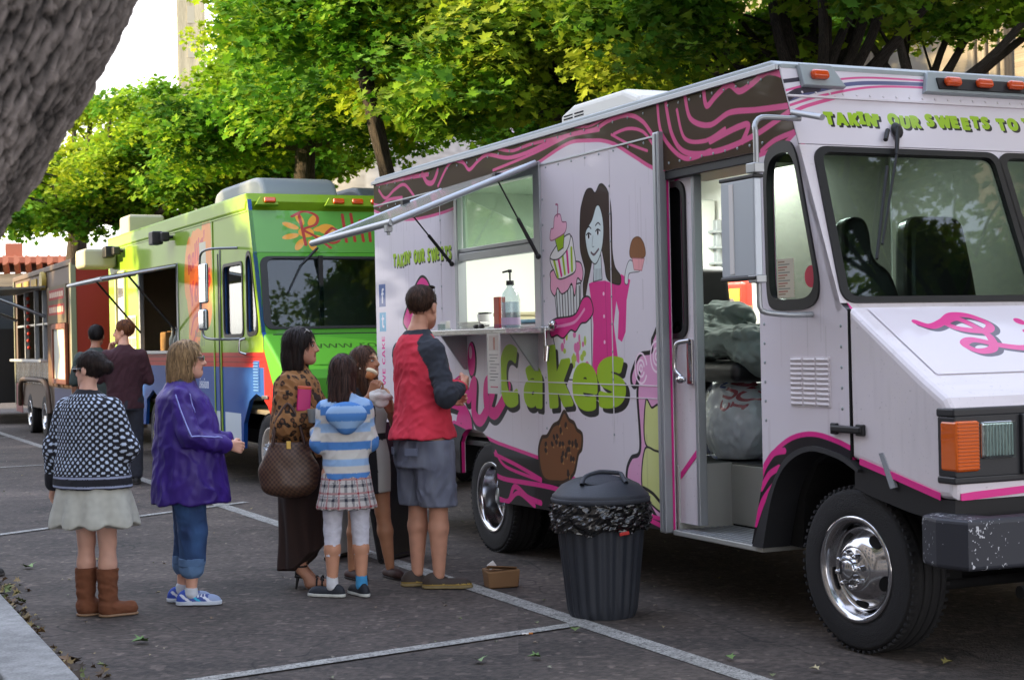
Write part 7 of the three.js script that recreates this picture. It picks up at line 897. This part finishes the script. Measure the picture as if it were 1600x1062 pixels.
// ---------- small things ----------
const toW = (() => { const m = new THREE.Matrix4().makeRotationY(frameTurn(24.63)).setPosition(1.59, 0, -7.726); return (x, y, z) => V(x, y, z).applyMatrix4(m).toArray(); })();   // place on or in the pink truck
const TURN = frameTurn(24.63);
{ // bin with domed lid and black liner
  const b = thing('trash_can', 'charcoal ribbed plastic trash can with domed lid and black liner beside the pink truck', 'trash can', [0.475, 0, -8.93], 0.25), pl = mat('#2c3038', 0.5, 0, { bumpMap: rep(grit, 4, 4), bumpScale: 0.001 }); b.scale.set(0.95, 0.885, 0.95);
  const n = 132, rows = 14, P = [], I = [], r0 = 0.198, r1 = 0.262, h = 0.66;
  for (let i = 0; i <= rows; i++) for (let j = 0; j <= n; j++) { const t = i / rows, a = (j / n) * 6.28318, rib = Math.max(-1, Math.min(1, 3 * Math.sin(a * 22))) * 0.006 * (t > 0.06 ? 1 : t / 0.06), r = r0 + (r1 - r0) * t + rib - (t < 0.03 ? 0.008 : 0); P.push(Math.cos(a) * r, t * h, -Math.sin(a) * r); }
  for (let i = 0; i < rows; i++) for (let j = 0; j < n; j++) { const a = i * (n + 1) + j, c = a + n + 1; I.push(a, a + 1, c, c, a + 1, c + 1); }
  const g = new THREE.BufferGeometry(); g.setAttribute('position', new THREE.Float32BufferAttribute(P, 3)); g.setIndex(I); g.computeVertexNormals();
  part('bin_body', [g, new THREE.CylinderGeometry(r0 - 0.01, r0 - 0.01, 0.006, 40).translate(0, 0.004, 0)], pl, b);
  // liner: crumpled skirt folded over the rim
  const Q = [], J2 = [], m2 = 150, k2 = 26; for (let i = 0; i <= k2; i++) for (let j = 0; j <= m2; j++) { const t = i / k2, a = (j / m2) * 6.28318, ca = Math.cos(a), sa = Math.sin(a), cr = ns(ca * 7, t * 5, sa * 7) * 0.022 + Math.abs(ns(ca * 15, t * 9 + 4, sa * 15)) * 0.03 + ns(ca * 34, t * 16, sa * 34) * 0.006, r = 0.272 + cr + 0.014 * Math.sin(t * 3.1); Q.push(ca * r, 0.735 - t * (0.185 + 0.035 * ns(ca * 3, 1, sa * 3)), -sa * r); }
  for (let i = 0; i < k2; i++) for (let j = 0; j < m2; j++) { const a = i * (m2 + 1) + j, c = a + m2 + 1; J2.push(a, c, a + 1, c, c + 1, a + 1); }
  const lg = new THREE.BufferGeometry(); lg.setAttribute('position', new THREE.Float32BufferAttribute(Q, 3)); lg.setIndex(J2); lg.computeVertexNormals(); part('bin_liner', lg, mat('#0b0b0d', 0.22, 0, { clearcoat: 0.6, clearcoatRoughness: 0.2, side: THREE.DoubleSide }), b);
  part('red_tie', new RoundedBoxGeometry(0.06, 0.022, 0.012, 2, 0.005).rotateZ(0.15).translate(0.05, 0.545, 0.283), mat('#b8231d', 0.5), b);
  part('lid', [lathe([[0, 0.885], [0.07, 0.882], [0.16, 0.862], [0.23, 0.825], [0.272, 0.775], [0.284, 0.765], [0.287, 0.735], [0.280, 0.715], [0.270, 0.715]], 64), ], pl, b);
  part('lid_rim', lathe([[0.285, 0.75], [0.293, 0.745], [0.293, 0.725], [0.285, 0.72]], 64), pl, b);
  part('lid_flap', [tube([[-0.16, 0.842, 0.155], [-0.12, 0.885, 0.10], [-0.02, 0.908, 0.06], [0.10, 0.895, 0.07], [0.10, 0.872, 0.13], [0.1, 0.845, 0.185]], 0.014, 40, 8), new THREE.SphereGeometry(0.1, 24, 12).scale(1.2, 0.18, 0.75).rotateX(0.42).translate(-0.03, 0.862, 0.125)], pl, b);
}
{ const t = thing('cardboard_box', 'small brown kraft takeaway box crumpled on the white line left of the bin', 'takeaway box', [-0.10, 0, -10.02], 0.3), kr = mat('#8d6a48', 0.85, 0, { bumpMap: rep(grit, 2, 2), bumpScale: 0.002 });
  const g = new RoundedBoxGeometry(0.2, 0.11, 0.13, 4, 0.012); const p = g.attributes.position; for (let i = 0; i < p.count; i++) { const y = p.getY(i), s = 1 + y * 1.0; p.setXYZ(i, p.getX(i) * s + 0.008 * ns(p.getX(i) * 20, y * 20, p.getZ(i) * 20), y + 0.057 + (y > 0 ? 0.012 * ns(p.getX(i) * 12, 2, p.getZ(i) * 12) : 0), p.getZ(i) * s); } g.computeVertexNormals(); part('tray', g, kr, t);
  part('lid_flap', new RoundedBoxGeometry(0.19, 0.006, 0.06, 1, 0.002).rotateX(-0.35).rotateZ(-0.1).translate(-0.01, 0.128, 0.04), kr, t); part('napkin', new RoundedBoxGeometry(0.05, 0.04, 0.006, 1, 0.002).rotateZ(0.6).translate(-0.06, 0.14, 0), M.white, t); }
{ const s = thing('folding_sign', 'narrow black and white folding sign seen edge on behind the girl in the black dress', 'sign', [-1.05, 0, -11.5], 1.15); part('panel', [new RoundedBoxGeometry(0.55, 0.95, 0.02, 1, 0.006).rotateX(-0.16).translate(0, 0.5, 0.14)], M.black, s); part('panel', [new RoundedBoxGeometry(0.55, 0.95, 0.02, 1, 0.006).rotateX(0.16).translate(0, 0.5, -0.14)], mat('#c6c7c8', 0.6), s); part('foot', [rod([-0.25, 0.02, 0.22], [0.25, 0.02, 0.22], 0.02), rod([-0.25, 0.02, -0.22], [0.25, 0.02, -0.22], 0.02)], M.black, s); }
// things that people hold
{ const hb = thing('handbag', 'brown checkered leather tote bag hanging from the arm of the leopard print woman', 'handbag', [-1.40, 0.88, -9.93], 0.12), chk = canvasTex(256, 256, (c) => { for (let i = 0; i < 16; i++) for (let j = 0; j < 16; j++) { c.fillStyle = (i + j) % 2 ? '#3a2620' : '#59402f'; c.fillRect(i * 16, j * 16, 16, 16); } }); chk.wrapS = chk.wrapT = THREE.RepeatWrapping;
  const f = union([ell([0, -0.13, 0], [0.19, 0.15, 0.075]), ell([0, 0.0, 0], [0.135, 0.13, 0.05]), ell([0, -0.2, 0], [0.16, 0.07, 0.08])], 0.06), g = mesh3((x, y, z) => smax(f(x, y, z) + 0.008 * ns(x * 12, y * 12, z * 12), y - 0.06, 0.01), [-0.26, -0.32, -0.14], [0.26, 0.12, 0.14], 0.009), p = g.attributes.position, uv = new Float32Array(p.count * 2); for (let i = 0; i < p.count; i++) { uv[2 * i] = p.getX(i) * 4 + p.getZ(i) * 2; uv[2 * i + 1] = p.getY(i) * 4; } g.setAttribute('uv', new THREE.BufferAttribute(uv, 2));
  part('bag_body', g, new THREE.MeshStandardMaterial({ map: chk, roughness: 0.5 }), hb); const lm = mat('#3b241c', 0.45); for (const z of [-0.03, 0.03]) part('strap', tube([[-0.10, 0.04, z], [-0.07, 0.2, z * 0.7], [0.0, 0.30, z * 0.4], [0.06, 0.2, z * 0.7], [0.10, 0.04, z]], 0.010, 30), lm, hb); part('buckle', box(-0.015, 0.015, 0.02, 0.07, 0.045, 0.06, 0.004), mat('#c2a25a', 0.3, 0.9), hb); }
{ const t = thing('phone_case', 'pink and orange phone case in the hand of the leopard print woman', 'phone case', [-1.30, 1.20, -9.93], 0.25); part('case', new RoundedBoxGeometry(0.085, 0.14, 0.018, 2, 0.008).rotateZ(-0.08), mat('#c2186a', 0.4), t); part('edge', new RoundedBoxGeometry(0.086, 0.022, 0.02, 2, 0.006).rotateZ(-0.08).translate(0.006, 0.075, 0), mat('#c8502a', 0.4), t); }
held('cup', 'small grey cup in the hand of the girl in the striped sweater', 'cup', [lathe([[0, 0], [0.03, 0], [0.037, 0.085], [0.034, 0.085], [0.028, 0.006], [0, 0.006]], 24)], mat('#8d8f8a', 0.5), [-1.24, 1.06, -9.9]);
{ const t = thing('cup_cake', 'small frosted cake held at the mouth of the girl in the black dress', 'cake', [-0.925, 1.315, -10.27], 0.4); part('cake', lathe([[0, 0], [0.026, 0], [0.034, 0.04], [0, 0.045]], 18).rotateZ(-0.5), mat('#a5683a', 0.8), t); part('frosting', new THREE.SphereGeometry(0.034, 16, 10).scale(1.2, 0.6, 1).rotateZ(-0.5).translate(0.022, 0.045, 0), mat('#d9cdae', 0.6), t); }
{ const t = thing('napkin', 'crumpled white paper napkin in the hand of the girl in the black dress', 'napkin', [-0.85, 1.19, -10.24], 0.2), g = new THREE.IcosahedronGeometry(0.062, 5), p = g.attributes.position; for (let i = 0; i < p.count; i++) { const k = 1 + 0.5 * ns(p.getX(i) * 22, p.getY(i) * 22, p.getZ(i) * 22); p.setXYZ(i, p.getX(i) * k * 1.15, p.getY(i) * k * 0.9, p.getZ(i) * k * 0.6); } g.computeVertexNormals(); part('paper', g, mat('#cbc9c4', 0.9), t); }
// on the serving shelf
const onShelf = (name, label, cat, x, y, z, gs, m) => { const t = thing(name, label, cat, toW(x, y, z), TURN); if (gs) part('body', gs, m, t); return t; };
{ const t = onShelf('pump_bottle', 'tall clear hand sanitizer bottle with black pump on the serving shelf', 'bottle', -3.50, 1.627, 0.15); part('bottle', lathe([[0, 0], [0.062, 0], [0.066, 0.01], [0.066, 0.19], [0.055, 0.235], [0.024, 0.275], [0.022, 0.295], [0, 0.295]], 28), mat('#dfe6ea', 0.04, 0, { transmission: 0.95, thickness: 0 }), t); part('gel', lathe([[0, 0.004], [0.06, 0.004], [0.06, 0.175], [0, 0.178]], 24), mat('#e2e8ee', 0.12, 0, { transmission: 0.85, thickness: 0 }), t); part('label', new THREE.CylinderGeometry(0.0665, 0.0665, 0.05, 24, 1, true).translate(0, 0.045, 0), mat('#b8a3bd', 0.6, 0, { side: THREE.DoubleSide }), t); part('pump', [new THREE.CylinderGeometry(0.026, 0.028, 0.03, 18).translate(0, 0.305, 0), rod([0, 0.31, 0], [0, 0.385, 0], 0.006), new THREE.CylinderGeometry(0.014, 0.014, 0.02, 12).translate(0, 0.385, 0), rod([0, 0.388, 0], [-0.07, 0.38, 0.02], 0.007)], M.black, t); }
{ const t = onShelf('carton', 'small orange red carton standing beside the sanitizer bottle', 'carton', -3.66, 1.627, 0.16); part('box', box(-0.045, 0.045, 0, 0.215, -0.025, 0.025, 0.003), mat('#b8452c', 0.5), t); part('band', box(-0.046, 0.046, 0.0, 0.03, -0.026, 0.026, 0.003), mat('#8e1c4a', 0.5), t); }
{ const t = onShelf('napkin_stack', 'loose stack of white napkins on the serving shelf', 'napkins', -4.2, 1.627, 0.13); for (let i = 0; i < 7; i++) part('napkin', box(-0.09 + (i % 3) * 0.01, 0.09 + (i % 2) * 0.012, i * 0.008, i * 0.008 + 0.005, -0.07, 0.07 - (i % 3) * 0.008, 0.001).rotateY(i * 0.12), M.white, t); }
{ const t = onShelf('paper_cup', 'white cup with dark lid behind the napkin stack in the hatch', 'cup', -4.32, 1.627, -0.02); part('cup', lathe([[0, 0], [0.045, 0], [0.06, 0.11], [0, 0.11]], 24), M.white, t); part('lid', lathe([[0, 0.11], [0.05, 0.11], [0.05, 0.122], [0, 0.125]], 20), M.black, t); }
{ const t = onShelf('sunglasses', 'pair of black sunglasses folded on the shelf front', 'sunglasses', -3.86, 1.645, 0.23); part('lenses', [new THREE.SphereGeometry(0.035, 14, 8).scale(1.2, 0.45, 0.6).translate(-0.045, 0, 0), new THREE.SphereGeometry(0.035, 14, 8).scale(1.2, 0.45, 0.6).translate(0.045, 0, 0)], M.black, t); part('arm', rod([-0.085, 0, 0], [0.06, 0.004, -0.05], 0.004), M.black, t); }
{ const t = onShelf('card_holder', 'clear holder of small white cards at the left end of the shelf', 'card holder', -4.76, 1.627, 0.12); part('holder', [box(-0.07, 0.07, 0, 0.012, -0.03, 0.03), box(-0.07, 0.07, 0.0, 0.05, 0.024, 0.03)], M.glass, t); for (let i = 0; i < 4; i++) part('card', box(-0.06, 0.06, 0.012, 0.07, -0.018 + i * 0.009, -0.014 + i * 0.009, 0.001), M.white, t); }
{ const t = onShelf('menu_sheet', 'laminated menu sheet hanging down from the front of the serving shelf', 'menu', -3.37, 1.19, 0.338), mt = canvasTex(160, 320, (c) => { c.fillStyle = '#c6c6c2'; c.fillRect(0, 0, 160, 320); c.fillStyle = '#b3aaa4'; c.fillRect(20, 10, 120, 80); c.fillStyle = '#8a4436'; c.fillRect(75, 20, 26, 66); c.fillStyle = '#5f6266'; for (let i = 0; i < 9; i++) c.fillRect(20 + (i % 2) * 12, 110 + i * 17, 118 - (i % 3) * 22, 5); c.fillStyle = '#b05a6a'; c.fillRect(30, 280, 100, 8); }); const g = slab([[-0.1, 0], [0.1, 0], [0.1, 0.4], [-0.1, 0.4]], 0, 0.003); part('sheet', g, new THREE.MeshPhysicalMaterial({ map: fit(mt, -0.1, 0.1, 0, 0.4), roughness: 0.25, clearcoat: 1 }), t); part('edge', [box(-0.108, -0.1, 0, 0.4, 0, 0.004, 0.001), box(0.1, 0.108, 0, 0.4, 0, 0.004, 0.001)], M.lensClear, t); }
// inside the pink truck
{ const t = thing('jacket', 'grey green jacket thrown over the passenger seat in the open doorway', 'jacket', toW(-1.92, 1.45, -0.58), TURN), f = union([ell([-0.3, 0.12, 0.05], [0.3, 0.18, 0.22]), ell([0.1, 0.06, 0.05], [0.42, 0.12, 0.24]), ell([0.46, -0.03, 0.08], [0.16, 0.14, 0.16]), ell([-0.1, 0.2, -0.1], [0.2, 0.12, 0.15])], 0.12); const q = (x, y, z) => { const d = f(x, y, z); return Math.abs(d) < 0.12 ? d + 0.05 * (0.5 - Math.abs(ns(x * 5 + y * 3, y * 7, z * 5))) + 0.035 * (0.4 - Math.abs(ns(x * 9 + y * 6, y * 12, z * 9))) + 0.012 * ns(x * 22, y * 22, z * 22) : d; }; part('cloth', mesh3(q, [-0.8, -0.25, -0.4], [0.75, 0.45, 0.5], 0.012, (x, y, z) => mul3(lin('#768480'), 0.95 + 0.1 * ns(x * 20, y * 20, z * 20))), clothM, t); }
{ const t = thing('plastic_bag', 'clear plastic bag of white foam cups with blue and red print in the doorway', 'bag', toW(-1.80, 0.805, -0.55), TURN), R = rng(8); const lt = wrapTex(512, 512, -0.3, 0.3, 0, 0.6, (d) => { d.c.fillStyle = '#dfe4ea'; d.c.fillRect(0, 0, 512, 512); d.c.fillStyle = '#2747a8'; d.c.fillRect(20, 90, 110, 80); d.text('NICE', 0.06, 0.42, 0.075, '#2c49a0', { turn: -1.5 }); d.text('CUPS', 0.12, 0.28, 0.11, '#a8243a', { turn: -1.35 }); d.text('ICE', 0.2, 0.3, 0.1, '#a8243a', { turn: -1.35 }); });
  const f = union([ell([0, 0.2, 0], [0.27, 0.26, 0.2]), ell([0, 0.36, 0], [0.2, 0.16, 0.16]), ell([0.02, 0.52, 0], [0.06, 0.1, 0.06])], 0.06), wr = (k) => (x, y, z) => { const d = f(x, y, z) + k; return Math.abs(d) < 0.08 ? smax(d + 0.022 * (Math.abs(ns(x * 9, y * 7, z * 9)) - 0.3) + 0.008 * ns(x * 24, y * 20, z * 24), 0.004 - y, 0.01) : d; };
  part('bag_film', mesh3(wr(0), [-0.36, -0.02, -0.3], [0.36, 0.72, 0.3], 0.011), mat('#f2f5f7', 0.12, 0, { transmission: 0.9, thickness: 0 }), t);
  const g = mesh3(wr(0.02), [-0.36, -0.02, -0.3], [0.36, 0.48, 0.3], 0.012), p = g.attributes.position, uv = new Float32Array(p.count * 2); for (let i = 0; i < p.count; i++) { uv[2 * i] = p.getX(i); uv[2 * i + 1] = p.getY(i); } g.setAttribute('uv', new THREE.BufferAttribute(uv, 2)); part('cup_pack', g, new THREE.MeshStandardMaterial({ map: lt, roughness: 0.5 }), t); }
{ const t = thing('bucket', 'white lidded bucket standing behind the plastic bag in the cab', 'bucket', toW(-1.9, 0.82, -1.15), TURN); part('pail', lathe([[0, 0], [0.15, 0], [0.18, 0.42], [0, 0.42]], 30), M.white, t); part('lid', lathe([[0, 0.42], [0.19, 0.42], [0.195, 0.445], [0.18, 0.455], [0, 0.45]], 30), mat('#d6cfc2', 0.5), t); }
{ const t = thing('cool_box', 'blue cool box with white lid behind the seat of the pink truck', 'cool box', toW(-2.3, 0.805, -1.0), TURN); part('chest', box(-0.28, 0.3, 0, 0.36, -0.2, 0.2, 0.03), mat('#23379a', 0.4), t); part('lid', box(-0.3, 0.32, 0.36, 0.44, -0.22, 0.22, 0.03), M.white, t); }
{ const t = thing('powder_can', 'yellow can with blue band on the work counter inside the pink truck', 'can', toW(-4.45, 1.565, -2.15), TURN); part('can', lathe([[0, 0], [0.11, 0], [0.11, 0.42], [0, 0.42]], 24), mat('#caa21c', 0.4), t); part('band', lathe([[0.112, 0.2], [0.112, 0.32]], 24), mat('#2a3270', 0.4), t); }
{ const t = thing('snack_packet', 'red and orange snack packet beside the yellow can inside the pink truck', 'packet', toW(-4.15, 1.565, -2.1), TURN); part('packet', new RoundedBoxGeometry(0.26, 0.40, 0.1, 3, 0.04).translate(0, 0.2, 0), mat('#c0392a', 0.4), t); part('label', box(-0.08, 0.08, 0.22, 0.34, 0.05, 0.054, 0.001), mat('#d8a63a', 0.4), t); }
{ const t = thing('steel_bin', 'slanted steel ingredient bin on the work counter inside the pink truck', 'bin', toW(-4.1, 1.565, -1.75), TURN); part('bin', slab([[-0.6, 0], [0.25, 0], [0.02, 0.26], [-0.6, 0.2]], -0.25, 0.1, [], 0.01), M.steel, t); part('liner', slab([[0.0, 0.02], [0.3, 0.02], [0.36, 0.2], [0.1, 0.2]], -0.2, 0.12, [], 0.01), mat('#b9ad70', 0.4), t); }
{ const t = thing('tray', 'flat red tray on the counter edge behind the mirror', 'tray', toW(-3.5, 1.565, -1.85), TURN); part('tray', box(-0.3, 0.3, 0, 0.05, -0.2, 0.12, 0.015), mat('#b8181c', 0.4), t); }
{ const t = onShelf('tray', 'white tray with blue edge on the counter inside the serving hatch', 'tray', -3.75, 1.525, -0.32); part('tray', box(-0.35, 0.35, 0, 0.14, -0.14, 0.14, 0.02), M.white, t); part('rim', box(-0.36, 0.36, 0.14, 0.165, -0.15, 0.15, 0.008), mat('#6aa6c8', 0.4), t); }
{ const t = onShelf('storage_box', 'cream storage box at the back of the serving hatch left side', 'box', -4.5, 1.525, -0.38); part('box', box(-0.2, 0.2, 0, 0.2, -0.12, 0.12, 0.015), mat('#cfc4a2', 0.6), t); part('lid', box(-0.21, 0.21, 0.2, 0.225, -0.13, 0.13, 0.006), mat('#b9ae8e', 0.6), t); }
{ const t = onShelf('refrigerator', 'tall pale refrigerator against the far wall seen through the hatch', 'refrigerator', -5.35, 0.82, -2.15); part('cabinet', box(-0.4, 0.4, 0, 1.85, -0.25, 0.25, 0.02), mat('#cdd2cc', 0.35), t); part('door', box(-0.38, 0.38, 0.9, 1.82, 0.25, 0.28, 0.01), mat('#d6dad4', 0.35), t); part('handle', box(0.3, 0.34, 1.1, 1.5, 0.28, 0.32, 0.01), M.alu, t); }
// behind the hatch of the green truck
const toG = (() => { const m = new THREE.Matrix4().makeRotationY(frameTurn(25.4)).setPosition(-2.589, 0, -16.726); return (x, y, z) => V(x, y, z).applyMatrix4(m).toArray(); })();
[[-5.3, '#c9d3d6', 'clear bottle leftmost on the counter of the green truck hatch'], [-5.05, '#9fb0b8', 'pale bottle second from left on the counter of the green truck hatch'], [-4.8, '#b98a4a', 'amber sauce bottle third from left on the green truck counter']].forEach(([x, c, l]) => { const t = thing('bottle', l, 'bottle', toG(x, 1.455, -0.3), 0, 'bottles on the green truck counter'); part('glass', lathe([[0, 0], [0.05, 0], [0.05, 0.2], [0.02, 0.26], [0.018, 0.33], [0, 0.33]], 18), mat(c, 0.15, 0, { clearcoat: 1 }), t); part('cap', lathe([[0, 0.33], [0.022, 0.33], [0.022, 0.36], [0, 0.36]], 12), M.white, t); });
[[-5.6, 0.3, 0.3, '#a07a4a', 'brown carton at the left of the green truck hatch'], [-4.2, 0.24, 0.4, '#cfcac0', 'white paper sack at the right of the green truck hatch']].forEach(([x, w, h, c, l]) => { const t = thing('carton', l, 'carton', toG(x, 1.455, -0.35), frameTurn(25.4)); part('box', box(-w / 2, w / 2, 0, h, -0.12, 0.12, 0.02), mat(c, 0.8), t); part('flap', box(-w / 2, w / 2, h, h + 0.01, -0.13, 0.02, 0.003), mat(c, 0.8), t); });
for (let i = 0; i < 6; i++) { const t = thing('storage_box', ['grey', 'tan', 'rust', 'white', 'dark', 'olive'][i] + ' box on the upper shelf in the green truck kitchen', 'box', toG(-6.2 + i * 0.55, 2.145, -2.2), frameTurn(25.4)); part('box', box(-0.22, 0.22, 0, 0.2 + (i % 3) * 0.06, -0.15, 0.15, 0.01), mat(['#6d7073', '#a58258', '#8a4a32', '#c4c0b4', '#33363a', '#6c7042'][i], 0.7), t); part('lid', box(-0.23, 0.23, 0.2 + (i % 3) * 0.06, 0.225 + (i % 3) * 0.06, -0.16, 0.16, 0.006), mat(['#55585b', '#8f6f48', '#743c28', '#aeaa9e', '#222428', '#5a5e36'][i], 0.7), t); }
renderer.render(scene, camera);
